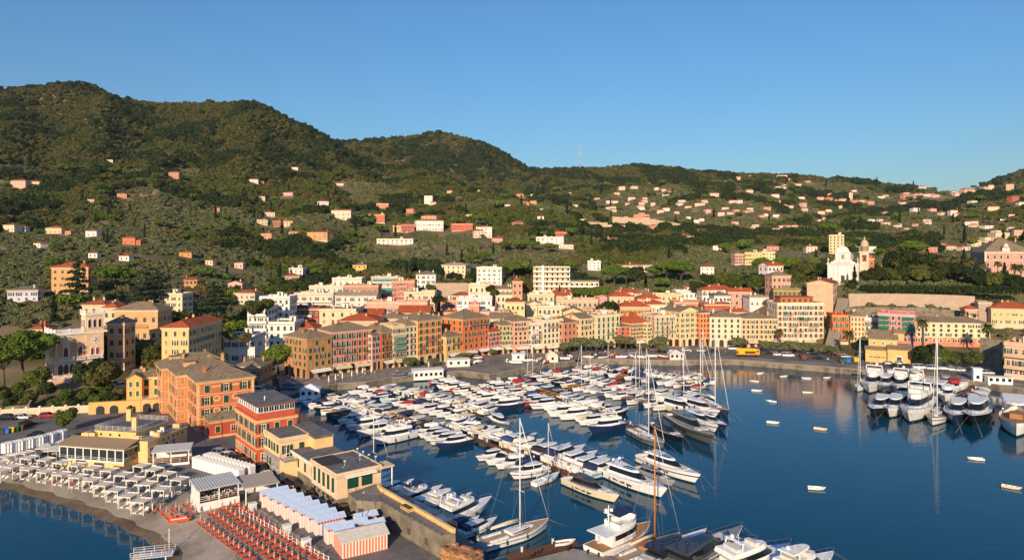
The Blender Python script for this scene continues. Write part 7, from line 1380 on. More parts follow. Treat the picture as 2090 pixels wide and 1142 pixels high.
def loft(mb, lv, mat, cap=True, smooth=False):
    """lv: (xa, xf, hw_aft, hw_fore, z) stacked rings with a rounded front"""
    rings = []
    for xa, xf, ha, hf, z in lv:
        m = xf-(xf-xa)*.28; rings.append([(xa, -ha, z), ((xa+m)/2, -(ha*.55+hf*.5), z), (m, -hf, z), (xf-(xf-m)*.35, -hf*.72, z), (xf, -hf*.28, z), (xf, hf*.28, z), (xf-(xf-m)*.35, hf*.72, z), (m, hf, z), ((xa+m)/2, ha*.55+hf*.5, z), (xa, ha, z)])
    n = 10; vs = [p for r in rings for p in r]; fs = [(i*n+k, i*n+(k+1) % n, (i+1)*n+(k+1) % n, (i+1)*n+k) for i in range(len(lv)-1) for k in range(n)]
    mb.add(vs, fs, mat, smooth)
    if cap: mb.add(rings[-1], [tuple(range(n))], mat)
def bow_rail(deck, L, frm=.05, h=.6):
    mb = MB(); d = [p for p in deck if p[0] > L*frm]; 
    for s in (1, -1):
        mb.tube([(p[0], p[1]*s, p[2]+h) for p in d], .022, CHR, 4)
        for p in d[::2]: mb.tube([(p[0], p[1]*s, p[2]), (p[0], p[1]*s, p[2]+h)], .018, CHR, 3)
    return mb.mesh('bow_rail')
def fender(): 
    mb = MB(); mb.lathe([(.02, -.35), (.11, -.28), (.12, .15), (.05, .26), (.02, .5)], plain('1c1d20', .6), 6); return mb.mesh('fender')
FEN = fender()
_bt = {}
def boat_parts(kind, hullc='efeeea', cc='f0ede6', var=0):
    """list of (part name, mesh, offset) for a boat of nominal size; nominal length in BL"""
    k = (kind, hullc, cc, var)
    if k in _bt: return _bt[k]
    P = []; C = plain(cc, .75)
    if kind == 'cruiser':                               # hardtop sports cruiser, 11 m
        L, B, fb = 11, 3.5, 1.25; h, dk = hull_loft(L, B, fb, hullc, '2a3444' if var % 2 else None); P += [('hull', h), ('deck', deck_mesh(dk, GEL))]
        mb = MB(); loft(mb, [(-3.2, 3.9, 1.45, 1.0, 1.2), (-3.2, 3.2, 1.4, .9, 1.55), (-3.0, 2.4, 1.3, .6, 1.75)], GEL); P.append(('cabin', mb.mesh('cabin')))
        mb = MB(); loft(mb, [(-2.6, 2.35, 1.32, 1.0, 1.72), (-2.4, 1.2, 1.12, .8, 2.35)], BGL, False); P.append(('windscreen', mb.mesh('windscreen')))
        mb = MB(); loft(mb, [(-3.4, 1.35, 1.2, .85, 2.33), (-3.2, 1.1, 1.12, .78, 2.5)], GEL); P.append(('hardtop', mb.mesh('hardtop')))
        mb = MB(); mb.box(-4.9, -1.3, 1.2, -3.3, 1.3, 1.26, TEAK); mb.box(-4.9, -1.35, 1.2, -4.4, 1.35, 1.6, VIN); mb.box(-6.1, -1.4, .35, -5.45, 1.4, .45, TEAK); P.append(('cockpit', mb.mesh('cockpit'))); P.append(('bow_rail', bow_rail(dk, L)))
        if var % 3 == 0: mb = MB(); loft(mb, [(-4.9, -3.0, 1.3, 1.2, 1.6), (-4.8, -3.0, 1.15, 1.1, 2.4)], C); P.append(('canopy', mb.mesh('canopy')))
    elif kind == 'fly':                                 # flybridge yacht, 13 m
        L, B, fb = 13, 4.1, 1.45; h, dk = hull_loft(L, B, fb, hullc, None); P += [('hull', h), ('deck', deck_mesh(dk, GEL))]
        mb = MB(); loft(mb, [(-4.0, 4.2, 1.7, 1.1, 1.4), (-4.0, 3.0, 1.65, .95, 1.9)], GEL); P.append(('cabin', mb.mesh('cabin')))
        mb = MB(); loft(mb, [(-3.6, 2.95, 1.6, 1.05, 1.88), (-3.5, 1.7, 1.45, .95, 2.65)], BGL, False); P.append(('windscreen', mb.mesh('windscreen')))
        mb = MB(); loft(mb, [(-4.8, 1.9, 1.65, 1.1, 2.62), (-4.8, 2.0, 1.7, 1.1, 2.8), (-4.6, 1.7, 1.6, 1.0, 3.25)], GEL); P.append(('flybridge', mb.mesh('flybridge')))
        [(lambda q: P.append((q[0], MB().box(*q[1:]).mesh(q[0]))))(q) for q in (('seat', -3.8, -1.2, 3.25, -2.8, 1.2, 3.6, VIN), ('seat', -.6, -.9, 3.25, .1, .9, 3.7, VIN), ('aft_deck', -5.8, -1.6, 1.42, -4.1, 1.6, 1.48, TEAK), ('swim_platform', -7.2, -1.6, .35, -6.45, 1.6, .45, TEAK))]
        mb = MB(); [mb.tube([(-3.4, s*1.5, 2.8), (-3.0, s*1.4, 4.2)], .09, GEL, 5) for s in (-1, 1)]; mb.box(-3.2, -1.4, 4.15, -2.8, 1.4, 4.3, GEL); mb.ball((-3.0, .5, 4.55), .28, GEL); mb.tube([(-3.0, -.6, 4.3), (-3.0, -.6, 5.3)], .03, WHITE, 4); P.append(('radar_arch', mb.mesh('radar_arch')))
        if var % 2: mb = MB(); loft(mb, [(-4.2, .6, 1.35, .9, 4.25), (-4.1, .4, 1.25, .8, 4.4)], C); P.append(('bimini', mb.mesh('bimini')))
        P.append(('bow_rail', bow_rail(dk, L)))
    elif kind == 'open':                                # day boat 7 m with windscreen and canopy
        L, B, fb = 7, 2.5, .85; h, dk = hull_loft(L, B, fb, hullc); P += [('hull', h), ('deck', deck_mesh(dk, GEL, -.6)), ('cockpit', deck_mesh(dk, TEAK if var % 2 else VIN, -99, .0, .35, 'cockpit'))]
        mb = MB(); loft(mb, [(-.6, 2.4, .95, .7, .85), (-.5, 1.7, .85, .5, 1.15)], GEL); P.append(('cuddy', mb.mesh('cuddy')))
        mb = MB(); loft(mb, [(-.6, .9, .95, .7, 1.12), (-.6, .5, .85, .6, 1.55)], BGL, False); P.append(('windscreen', mb.mesh('windscreen')))
        P += [('seat', MB().box(-3.2, -.9, .5, -2.6, .9, .95, VIN).mesh('seat')), ('seat', MB().box(-1.6, -.6, .5, -1.1, .6, 1.0, VIN).mesh('seat'))]
        if var % 3 != 2: mb = MB(); loft(mb, [(-2.9, .1, 1.0, .85, 1.5 if var % 3 else 1.1), (-2.8, .0, .95, .8, 1.85), (-2.5, -.3, .7, .6, 1.98)], C); P.append(('canopy', mb.mesh('canopy')))
        mb = MB(); mb.box(-4.0, -.18, -.1, -3.55, .18, .75, DARK); mb.extr([(-.2, .7), (.2, .7), (.16, 1.15), (-.16, 1.15)], -4.15, -3.5, plain('20242a', .3) if var % 2 else GEL); P.append(('outboard_motor', mb.mesh('outboard_motor')))
    elif kind == 'covered':                             # small boat under a fitted cover
        L, B, fb = 6.5, 2.3, .8; h, dk = hull_loft(L, B, fb, hullc); P += [('hull', h)]
        mb = MB(); d = [p for p in dk]; ridge = lambda t: .55*math.sin(math.pi*min(1, max(0, t)))**.7
        for i, (a, b) in enumerate(zip(d[:-1], d[1:])):
            ra, rb_ = ridge(i/(len(d)-1)), ridge((i+1)/(len(d)-1))
            for s in (1, -1): f = [(a[0], s*a[1]*1.04, a[2]), (b[0], s*b[1]*1.04, b[2]), (b[0], s*b[1]*.45, b[2]+rb_*.85), (a[0], s*a[1]*.45, a[2]+ra*.85), (b[0], 0, b[2]+rb_), (a[0], 0, a[2]+ra)]; mb.add(f, [(0, 1, 2, 3), (3, 2, 4, 5)] if s < 0 else [(3, 2, 1, 0), (5, 4, 2, 3)], C)
        P.append(('cover', mb.mesh('cover'))); mb = MB(); mb.box(-3.7, -.16, -.1, -3.3, .16, .7, DARK); mb.extr([(-.18, .65), (.18, .65), (.14, 1.05), (-.14, 1.05)], -3.8, -3.25, DARK); P.append(('outboard_motor', mb.mesh('outboard_motor')))
    elif kind == 'small':                               # open dinghy 4.5 m
        L, B, fb = 4.5, 1.7, .55; h, dk = hull_loft(L, B, fb, hullc, cc if cc != 'f0ede6' else None, wood=(var == 9)); P += [('hull', h), ('floor', deck_mesh(dk, VIN if var % 2 else TEAK, -99, 1.4, .3, 'floor')), ('foredeck', deck_mesh(dk, GEL, 1.0, 99, 0, 'foredeck'))]
        mb = MB(); [mb.box(x-.14, -.7, .34, x+.14, .7, .42, TEAK if var % 2 else GEL) for x in (-1.2, .1)]; P.append(('thwarts', mb.mesh('thwarts'))); mb = MB(); mb.box(-2.55, -.12, -.1, -2.25, .12, .5, DARK); mb.extr([(-.14, .45), (.14, .45), (.1, .8), (-.1, .8)], -2.6, -2.2, DARK); P.append(('outboard_motor', mb.mesh('outboard_motor')))
    elif kind == 'rib':
        L = 5.5; mb = MB(); T = plain(hullc, .6); pts = [(-2.6, 1.0, .45), (0, 1.05, .47), (1.6, .85, .55), (2.5, .4, .68), (2.75, 0, .72), (2.5, -.4, .68), (1.6, -.85, .55), (0, -1.05, .47), (-2.6, -1.0, .45)]; mb.tube(pts, .26, T, 8); P.append(('tube', mb.mesh('tube')))
        mb = MB(); mb.extr([(-.9, .3), (0, -.25), (.9, .3)], -2.5, 2.0, GEL); P.append(('hull', mb.mesh('hull'))); mb = MB(); mb.box(-.4, -.35, .3, .2, .35, 1.1, GEL); mb.box(-1.3, -.4, .3, -.8, .4, .8, VIN); P.append(('console', mb.mesh('console'))); mb = MB(); mb.box(-2.95, -.15, -.1, -2.6, .15, .8, DARK); mb.box(-3.1, -.2, .75, -2.5, .2, 1.15, DARK); P.append(('outboard_motor', mb.mesh('outboard_motor')))
    elif kind in ('sail', 'wsail'):                     # sailing yacht 12 m
        L, B, fb = 12, 3.6, 1.1; h, dk = hull_loft(L, B, fb, hullc, '3a4250' if var % 2 else None, .75, full=.5, rake=.06); wd = kind == 'wsail'; P += [('hull', h), ('deck', deck_mesh(dk, plain('b49a7c', .7) if var % 2 or wd else GEL))]
        mb = MB(); loft(mb, [(-1.6, 3.2, .95, .55, 1.15), (-1.5, 2.8, .85, .45, 1.5)], GEL if not wd else TEAK); P.append(('coachroof', mb.mesh('coachroof'))); mb = MB(); loft(mb, [(-1.2, 2.6, .93, .6, 1.25), (-1.2, 2.5, .9, .55, 1.42)], BGL, False); P.append(('window_band', mb.mesh('window_band')))
        mb = MB(); mb.box(-5.2, -.9, 1.0, -1.9, .9, 1.12, TEAK); [mb.box(-5.2, s*.95-.2, 1.1, -2.2, s*.95+.2, 1.4, GEL) for s in (-1, 1)]; mb.tube([(-4.2, -.5, 1.2), (-4.2, -.5, 1.7)], .04, CHR, 5); P.append(('cockpit', mb.mesh('cockpit')))
        MM = plain('c07a34', .5) if wd else plain('e6e6e4', .3); ht = 17.5
        mb = MB(); mb.tube([(.6, 0, 1.2), (.6, 0, ht)], .13, MM, 8, .08); mb.tube([(.55, -1.1, 7.0), (.55, 1.1, 7.0)], .04, MM, 4); mb.tube([(.55, -.8, 12.0), (.55, .8, 12.0)], .035, MM, 4); P.append(('mast', mb.mesh('mast')))
        mb = MB(); mb.tube([(.5, 0, 2.5), (-4.6, 0, 2.6)], .1, MM, 6); mb.tube([(.3, 0, 2.75), (-1.5, 0, 2.85), (-4.4, 0, 2.72)], .24, C, 7, .14); P.append(('boom', mb.mesh('boom')))
        mb = MB(); W_ = plain('8a8c90', .4); mb.tube([(5.9, 0, 1.6), (.65, 0, ht-.3)], .055 if not wd else .03, WHITE, 4); mb.tube([(-5.9, 0, 1.2), (.6, 0, ht)], .02, W_, 3)
        for s in (-1, 1): mb.tube([(.4, s*1.7, 1.2), (.55, s*1.1, 7.0), (.6, 0, ht-.5)], .018, W_, 3); mb.tube([(.0, s*1.7, 1.2), (.6, 0, 7.2)], .018, W_, 3)
        P.append(('rigging', mb.mesh('rigging'))); mb = MB(); d = dk
        for s in (1, -1): mb.tube([(p[0], p[1]*s, p[2]+.6) for p in d], .015, CHR, 3); [mb.tube([(p[0], p[1]*s, p[2]), (p[0], p[1]*s, p[2]+.6)], .015, CHR, 3) for p in d[::2]]
        P.append(('guard_rail', mb.mesh('guard_rail')))
    elif kind == 'gozzo':                               # double-ended wooden launch
        L, B, fb = 6.5, 2.3, .75; h, dk = hull_loft(L, B, fb, hullc, canoe=True, wood=True, rake=.05); P += [('hull', h), ('deck', deck_mesh(dk, TEAK, 1.2)), ('cockpit', deck_mesh(dk, TEAK, -99, 1.6, .3, 'cockpit'))]
        mb = MB(); [mb.tube([(x, s*.85, .6), (x, s*.8, 1.9)], .03, CHR, 4) for x in (-1.8, .8) for s in (-1, 1)]; loft(mb, [(-2.2, 1.2, 1.0, .85, 1.88), (-2.1, 1.1, .9, .75, 2.0)], C); P.append(('canopy', mb.mesh('canopy'))); mb = MB(); mb.box(-.9, -.4, .45, .1, .4, .95, TEAK); P.append(('engine_box', mb.mesh('engine_box')))
    elif kind == 'lux':                                 # big low motor yacht 20 m, var picks the superstructure colour
        L, B, fb = 20, 5.2, 1.9; h, dk = hull_loft(L, B, fb, hullc, '2c3038' if var % 2 else None, .92, full=.4, rake=.12); S = plain(cc, .3); P += [('hull', h), ('deck', deck_mesh(dk, GEL if var < 2 else plain('8a8c90', .5)))]
        mb = MB(); loft(mb, [(-6.5, 5.2, 2.1, 1.4, 1.85), (-6.5, 3.6, 2.0, 1.1, 2.5)], S); P.append(('cabin', mb.mesh('cabin'))); mb = MB(); loft(mb, [(-5.8, 3.6, 2.0, 1.25, 2.45), (-5.6, 1.2, 1.75, 1.1, 3.45)], BGL, False); P.append(('windscreen', mb.mesh('windscreen')))
        mb = MB(); loft(mb, [(-7.0, 1.6, 1.95, 1.25, 3.4), (-6.8, 1.2, 1.8, 1.1, 3.7)], S); P.append(('hardtop', mb.mesh('hardtop'))); mb = MB(); [mb.box(-2.6+k*1.0, -.9, 3.7, -1.9+k*1.0, .9, 3.73, BGL) for k in range(3)]; P.append(('skylight', mb.mesh('skylight')))
        mb = MB(); [mb.box(x, s*2.42-.02, .95, x+1.6, s*2.42+.02, 1.3, BGL) for x in (-4, -1.8, .4) for s in (-1, 1)]; P.append(('hull_window', mb.mesh('hull_window')))
        mb = MB(); mb.box(-9.4, -2.0, 1.8, -7.0, 2.0, 1.86, TEAK); mb.box(-9.4, -1.8, 1.86, -8.6, 1.8, 2.4, VIN); mb.box(3.4, -1.2, 2.2, 5.4, 1.2, 2.5, VIN); mb.box(-11, -2.1, .4, -9.9, 2.1, .55, TEAK); P.append(('cockpit', mb.mesh('cockpit')))
        mb = MB(); [mb.tube([(-5.6, s*.9, 3.7), (-5.6, s*.9, 4.3)], .08, DARK, 6) for s in (-1, 1)]; [mb.ball((-5.6, s*.9, 4.5), .33, DARK if var >= 2 or var == 1 else GEL) for s in (-1, 1)]; P.append(('radar_dome', mb.mesh('radar_dome'))); P.append(('bow_rail', bow_rail(dk, L, 0)))
    elif kind == 'trawler':
        L, B, fb = 14, 4.6, 1.7; h, dk = hull_loft(L, B, fb, hullc, None, .9, full=.45, rake=.08); P += [('hull', h), ('deck', deck_mesh(dk, TEAK))]
        mb = MB(); loft(mb, [(-4.5, 2.6, 1.8, 1.5, 1.6), (-4.5, 2.4, 1.75, 1.45, 3.7)], GEL); P.append(('deckhouse', mb.mesh('deckhouse'))); mb = MB(); loft(mb, [(-3.8, 2.62, 1.82, 1.5, 2.6), (-3.8, 2.5, 1.8, 1.47, 3.35)], BGL, False); P.append(('window_band', mb.mesh('window_band')))
        mb = MB(); loft(mb, [(-6.2, 2.8, 2.0, 1.6, 3.7), (-6.2, 2.8, 2.0, 1.6, 3.85)], GEL); loft(mb, [(-2.6, 2.4, 1.6, 1.2, 3.85), (-2.6, 2.6, 1.65, 1.25, 4.7)], GEL, False); P.append(('flybridge', mb.mesh('flybridge'))); mb = MB(); [mb.tube([(x, s*1.4, 3.9), (x, s*1.3, 5.9)], .04, CHR, 4) for x in (-2.2, 1.6) for s in (-1, 1)]; loft(mb, [(-2.6, 2.0, 1.5, 1.2, 5.85), (-2.4, 1.8, 1.3, 1.0, 6.05)], NAVYC); P.append(('bimini', mb.mesh('bimini')))
        mb = MB(); mb.tube([(-3.4, 0, 3.85), (-3.4, 0, 7.6)], .14, GEL, 6, .07); mb.ball((-3.4, .5, 6.6), .35, GEL); mb.ball((-3.4, -.6, 7.0), .3, GEL); mb.box(-3.6, -.9, 6.2, -3.2, .9, 6.3, GEL); P.append(('mast', mb.mesh('mast'))); mb = MB(); [mb.box(-5.0+.0*k, .4, 1.8+.3*k, -4.6, 1.0, 1.86+.3*k, GEL) for k in range(6)]; P.append(('ladder', mb.mesh('ladder'))); P.append(('bow_rail', bow_rail(dk, L, -.2, .8)))
    _bt[k] = P; return P
BLEN = {'cruiser': 11, 'fly': 13, 'open': 7, 'covered': 6.5, 'small': 4.5, 'rib': 5.5, 'sail': 12, 'wsail': 12, 'gozzo': 6.5, 'lux': 20, 'trawler': 14}
BNAME = {'cruiser': 'cabin_cruiser', 'fly': 'flybridge_yacht', 'open': 'day_boat', 'covered': 'covered_boat', 'small': 'dinghy', 'rib': 'inflatable_boat', 'sail': 'sailing_yacht', 'wsail': 'wooden_sailing_boat', 'gozzo': 'wooden_launch', 'lux': 'motor_yacht', 'trawler': 'trawler_yacht'}
HN = {'efeeea': 'white', '22305a': 'navy', '1a1c20': 'black', '6a6e74': 'grey', 'b83a30': 'red', '2f9ab0': 'turquoise', '8a5030': 'varnished', 'e6d8b8': 'cream', '3a6a5a': 'green', 'bcd8dc': 'ice-blue', '9a9c9e': 'grey', '5a5c58': 'grey', 'f2f1ee': 'white', '4a4642': 'dark', '9a9ea2': 'grey'}
def boat(kind, loc, hd, L, label, group, hullc='efeeea', cc='f0ede6', var=0, fend=True, mast=None, z=0.0, grow=(1, 1, 1)):
    e = empty(BNAME[kind], (loc[0], loc[1], z), hd, label, 'boat' if kind not in ('fly', 'lux', 'trawler') else 'yacht', group); s = L/BLEN[kind]; q_ = s**.85 if s > 1 else s; e.scale = (s*grow[0], q_*grow[1], q_*grow[2])
    for nm, me in [(p[0], p[1]) for p in boat_parts(kind, hullc, cc, var)]: mobj(nm, me, e)
    if fend and kind in ('cruiser', 'fly', 'lux', 'sail'):
        w = {'cruiser': 1.72, 'fly': 2.0, 'lux': 2.55, 'sail': 1.75}[kind]
        for x in (-.25, .05): 
            for sd in (-1, 1): mobj('fender', FEN, e, (x*BLEN[kind], sd*(w+.02), .85))
    if kind in ('fly', 'lux', 'sail', 'cruiser') and L > 10:
        hb = BLEN[kind]/2; fb = {'fly': 2.0, 'lux': 2.6, 'sail': 1.5, 'cruiser': 1.7}[kind]; k2 = ('rope', kind)
        if k2 not in _bt:
            q = MB(); [q.tube([(hb-.3, sd*.25, fb), (hb+1.6, sd*1.0, fb*.35), (hb+3.0, sd*1.5, -.2)], .016, plain('b8a88c', .9), 3) for sd in (-1, 1)]; _bt[k2] = q.mesh('mooring_line')
            q = MB(); q.tube([(0, 0, 0), (-.35, 0, 1.1)], .02, CHR, 4)
            for j, cl in enumerate(('2f7a46', 'efefef', 'b83030')): q.add([(-.3-.22*j, .02*j, 1.05), (-.52-.22*j, .02*j+.02, 1.03), (-.5-.22*j, .02*j+.02, .62), (-.28-.22*j, .02*j, .64)], [(0, 1, 2, 3), (3, 2, 1, 0)], plain(cl, .8))
            _bt[('flag',)] = q.mesh('ensign')
        mobj('mooring_line', _bt[k2], e); mobj('ensign', _bt[('flag',)], e, (-hb+.3, .6, fb*.62))
    return e
PLANK = ground_mat('pontoon_planks', '6e4a34', '84593f', 1.5, '5a3e2e', .3, .03, 6)
def pontoon(name, label, a, b, w=2.2):
    a, b = Vector((a[0], a[1], 0)), Vector((b[0], b[1], 0)); d = b-a; L = d.length; an = math.atan2(d.y, d.x); e = empty(name, a, an, label, 'pontoon')
    pk = MB(); pk.box(0, -w/2, .55, .96, w/2, .63, PLANK); pk = pk.mesh('plank'); n = int(L)
    for k in range(n): mobj('plank', pk, e, (k*1.0, 0, 0))
    fm = MB(); fm.box(-1.0, -w/2+.15, -.3, 1.0, w/2-.15, .54, plain('5a544c', .9)); fm = fm.mesh('float'); pd = MB(); pd.box(-.13, -.13, .63, .13, .13, 1.5, WHITEP); pd.box(-.15, -.15, 1.5, .15, .15, 1.6, plain('3a6a9a', .5)); pd = pd.mesh('service_pedestal')
    for k in range(int(L/6)): mobj('float', fm, e, (3+k*6, 0, 0)); mobj('service_pedestal', pd, e, (3+k*6, w/2-.3, 0))
    return a, d.normalized(), L
SHADE = ['f0ede6', 'f0ede6', 'e6e0d0', '22305a', '2c4a7a', 'd8c8a4', '2a2c30', 'f0ede6', '9a9c9e', 'b03028']
HC = ['efeeea']*13+['22305a', '1a1c20', '6a6e74', 'bcd8dc', 'e6d8b8', 'b83a30']
KD = {'cruiser': 'cabin cruiser', 'fly': 'flybridge yacht', 'open': 'day boat', 'covered': 'covered boat', 'small': 'dinghy', 'rib': 'inflatable boat', 'sail': 'sailing yacht', 'gozzo': 'wooden launch'}
CNM = {"9ad0c8": "aqua", 'f0ede6': 'white', 'e6e0d0': 'cream', '22305a': 'navy', '2c4a7a': 'blue', 'd8c8a4': 'beige', '2a2c30': 'black', '9a9c9e': 'grey', 'b03028': 'red'}
br_ = random.Random(77)
def berth(a, d, L, side, t0, t1, sizes, mix_, pname, sname, gap=.7, skip=0.0):
    n = Vector((-d.y, d.x, 0))*side; hd0 = math.atan2(n.y, n.x); t = t0*L; k = 0
    while t < t1*L:
        f = t/L; ln = sizes[0]+(sizes[1]-sizes[0])*f; ln *= br_.uniform(.88, 1.2); kind = br_.choice(mix_)
        if kind in ('open', 'covered', 'gozzo'): ln = min(ln, 8.2)
        if kind in ('small', 'rib'): ln = min(ln, 5.6)
        if kind == 'fly': ln = max(ln, 9)
        bm = ln*.33+.15 if ln < 9 else ln*.3+.2
        if br_.random() < skip: t += bm; continue
        p = a+d*(t+bm/2)+n*(1.3+ln/2+.5); hc = br_.choice(HC) if kind not in ('gozzo',) else br_.choice(['8a5030', 'efeeea', '22305a', '3a6a5a']); cc = br_.choice(SHADE)
        lab = '%s %s%s, %s from shore, %s of %s' % (HN[hc], KD[kind], ' with %s cover' % CNM[cc] if kind in ('open', 'covered', 'gozzo', 'sail') else '', ORD[min(34, k)], sname, pname)
        boat(kind, p, hd0+br_.uniform(-.05, .05), ln, lab, 'boats berthed at the '+pname, hc, cc, br_.randrange(6), grow=(1.04, 1.1, 1.18)); t += bm+gap*br_.uniform(.5, 1.2); k += 1
gp = lambda u, v: G(u, v, .6)
a, d, L = pontoon('pontoon', 'long brown pontoon starting by the shaded kiosk, leftmost in the harbour', gp(640, 808), gp(850, 882))
berth(a, d, L, -1, .03, .6, (5.5, 8), ['open', 'covered', 'covered', 'gozzo', 'open', 'cruiser'], 'left pontoon', 'near side'); berth(a, d, L, -1, .6, 1.0, (8.5, 11), ['cruiser', 'cruiser', 'open', 'fly'], 'left pontoon', 'outer near side')
berth(a, d, L, 1, .06, 1.0, (6, 8.5), ['open', 'covered', 'cruiser', 'open', 'rib', 'gozzo'], 'left pontoon', 'far side')
a, d, L = pontoon('pontoon', 'brown pontoon running toward the big white yachts in the middle', gp(895, 868), gp(1190, 977))
berth(a, d, L, -1, .02, .3, (9.5, 10.5), ['cruiser', 'cruiser', 'open'], 'middle pontoon', 'near side', skip=.15); berth(a, d, L, -1, .42, .8, (7, 10.5), ['open', 'cruiser', 'open'], 'middle pontoon', 'outer near side', 1.2, .2)
berth(a, d, L, 1, .02, .98, (7.5, 11.8), ['cruiser', 'open', 'cruiser', 'covered', 'fly', 'cruiser'], 'middle pontoon', 'far side')
a, d, L = pontoon('pontoon', 'pontoon between the moored cruisers ending at the dark yachts', gp(1020, 780), gp(1300, 872))
berth(a, d, L, -1, .02, .96, (7.5, 11), ['cruiser', 'cruiser', 'open', 'covered', 'fly'], 'third pontoon', 'near side'); berth(a, d, L, 1, .02, .8, (7.5, 10), ['cruiser', 'open', 'covered', 'gozzo', 'cruiser'], 'third pontoon', 'far side')
a, d, L = pontoon('pontoon', 'far pontoon with many small boats and some masts', gp(1090, 760), gp(1435, 836))
berth(a, d, L, -1, .02, .86, (7, 10), ['cruiser', 'open', 'covered', 'gozzo', 'sail', 'cruiser'], 'fourth pontoon', 'near side'); berth(a, d, L, 1, .02, .9, (7, 10.5), ['cruiser', 'open', 'covered', 'cruiser', 'sail'], 'fourth pontoon', 'far side')
a, d, L = pontoon('pontoon', 'farthest pontoon close under the town quay', gp(1180, 748), gp(1450, 788))
berth(a, d, L, -1, .03, .97, (6, 10), ['open', 'cruiser', 'covered', 'gozzo', 'fly'], 'fifth pontoon', 'near side'); berth(a, d, L, 1, .03, .97, (5.5, 10), ['open', 'covered', 'cruiser', 'sail', 'cruiser'], 'fifth pontoon', 'far side')
a, d, L = pontoon('pontoon', 'short-boat pontoon reaching out from the rocky quay corner', gp(752, 792), gp(985, 848))
berth(a, d, L, -1, .02, .95, (7, 9), ['cruiser', 'open', 'covered', 'open', 'rib'], 'rocky corner pontoon', 'near side'); berth(a, d, L, 1, .05, .98, (6.5, 9.5), ['cruiser', 'open', 'covered', 'cruiser'], 'rocky corner pontoon', 'far side')
a, d, L = pontoon('pontoon', 'pontoon in front of the low yellow house and the slipway', gp(910, 772), gp(1085, 828))
berth(a, d, L, -1, .03, .97, (8, 10.5), ['cruiser', 'cruiser', 'open', 'fly'], 'slipway pontoon', 'near side')
# mole berths, bows to the open water
M0, M1 = G(958, 1107, 1.5), G(752, 1014, 1.5); d = (M1-M0); d.z = 0; L = d.length; d.normalize(); n = Vector((d.y, -d.x, 0)); hd = math.atan2(n.y, n.x); t = 3.6
ML = [('cruiser', 8.5, 'efeeea', '22305a', 3), ('open', 7, '1a1c20', '22305a', 0), ('fly', 13.5, 'efeeea', 'f0ede6', 0), ('fly', 12.5, 'efeeea', 'f0ede6', 1), ('cruiser', 11, 'efeeea', 'd8c8a4', 1), ('fly', 11.5, 'efeeea', '22305a', 3), ('cruiser', 10.5, '22305a', 'f0ede6', 2), ('cruiser', 10, 'efeeea', '22305a', 3), ('rib', 5.5, '9a9c9e', 'f0ede6', 0), ('open', 8, 'efeeea', '22305a', 0), ('sail', 10.5, 'efeeea', 'd8c8a4', 0), ('open', 7.5, 'efeeea', '2a2c30', 1), ('small', 5, '1a1c20', 'b03028', 1), ('small', 5.2, 'b83a30', '2a2c30', 3)]
for k, (kind, ln, hc, cc, var) in enumerate(ML):
    bm = ln*.3+.25; p = M0+d*(t+bm/2)+n*(ln/2+2.6); boat(kind, p, hd+br_.uniform(-.04, .04), ln, '%s %s moored stern-to along the mole, %s beyond the big foreground sailing yacht' % (HN[hc], KD[kind], ORD[k]), 'boats along the mole', hc, cc, var); t += bm+.25
def pb2(kind, s, b, label, hullc='efeeea', cc='f0ede6', var=0, z=0.0, grp=None, zp=.8):
    S, B = G(s[0], s[1], zp), G(b[0], b[1], zp); c = (S+B)/2; d = B-S; return boat(kind, c, math.atan2(d.y, d.x), d.length, label, grp, hullc, cc, var, z=z)
GB = 'large yachts'
pb2('sail', (984, 1112), (1120, 1068), 'big white sailing yacht with tall mast in the foreground by the mole', 'efeeea', 'd8c8a4', 1, grp=GB)
pb2('sail', (1288, 878), (1356, 911), 'grey hulled sailing yacht beside the black motor yacht', '6a6e74', '9a9c9e', 1, grp=GB)
pb2('lux', (1335, 868), (1396, 904), 'black motor yacht moored between the grey sailboat and grey yacht', '1a1c20', '2a3040', 2, grp=GB); pb2('lux', (1372, 855), (1458, 906), 'long dark grey motor yacht with grey glazed roof', '5a5c58', '7a7c7c', 3, grp=GB)
pb2('lux', (1398, 846), (1466, 880), 'white motor yacht with black wheelhouse among the dark yachts', 'efeeea', 'f2f0ec', 1, grp=GB); pb2('lux', (1425, 848), (1484, 876), 'navy motor yacht at the outer end of the dark group', '22305a', 'e8e8e4', 0, grp=GB)
pb2('cruiser', (1345, 822), (1428, 850), 'cream covered motor yacht near the fourth pontoon end', 'e6d8b8', 'e6e0d0', 0, grp=GB); pb2('cruiser', (1392, 824), (1470, 850), 'white covered motor yacht next to the cream one', 'efeeea', 'f0ede6', 3, grp=GB)
pb2('sail', (1428, 818), (1488, 846), 'navy sailing yacht with the tallest white mast at the pontoon end', '22305a', 'f0ede6', 1, grp=GB); pb2('sail', (1402, 770), (1462, 782), 'white sailing yacht with tall mast close to the town quay', 'efeeea', 'f0ede6', 0, grp=GB); pb2('sail', (1395, 800), (1460, 815), 'black sailing yacht with dark mast at the fifth pontoon end', '1a1c20', '2a2c30', 1, grp=GB)
pb2('lux', (1158, 978), (1264, 1022), 'cream motor yacht with brown wheelhouse in front of the middle pontoon', 'e6d8b8', '5a4234', 0, grp=GB); pb2('lux', (1232, 958), (1362, 1014), 'largest white motor yacht with dark curved windows, centre foreground', 'f2f1ee', 'f4f3f0', 0, grp=GB)
pb2('lux', (1300, 955), (1378, 988), 'grey and white motor yacht between two large white ones', '9a9ea2', '8a8e90', 2, grp=GB); pb2('lux', (1312, 934), (1430, 984), 'white motor yacht with black dome aerials, right of the largest', 'f2f1ee', 'f2f0ee', 1, grp=GB)
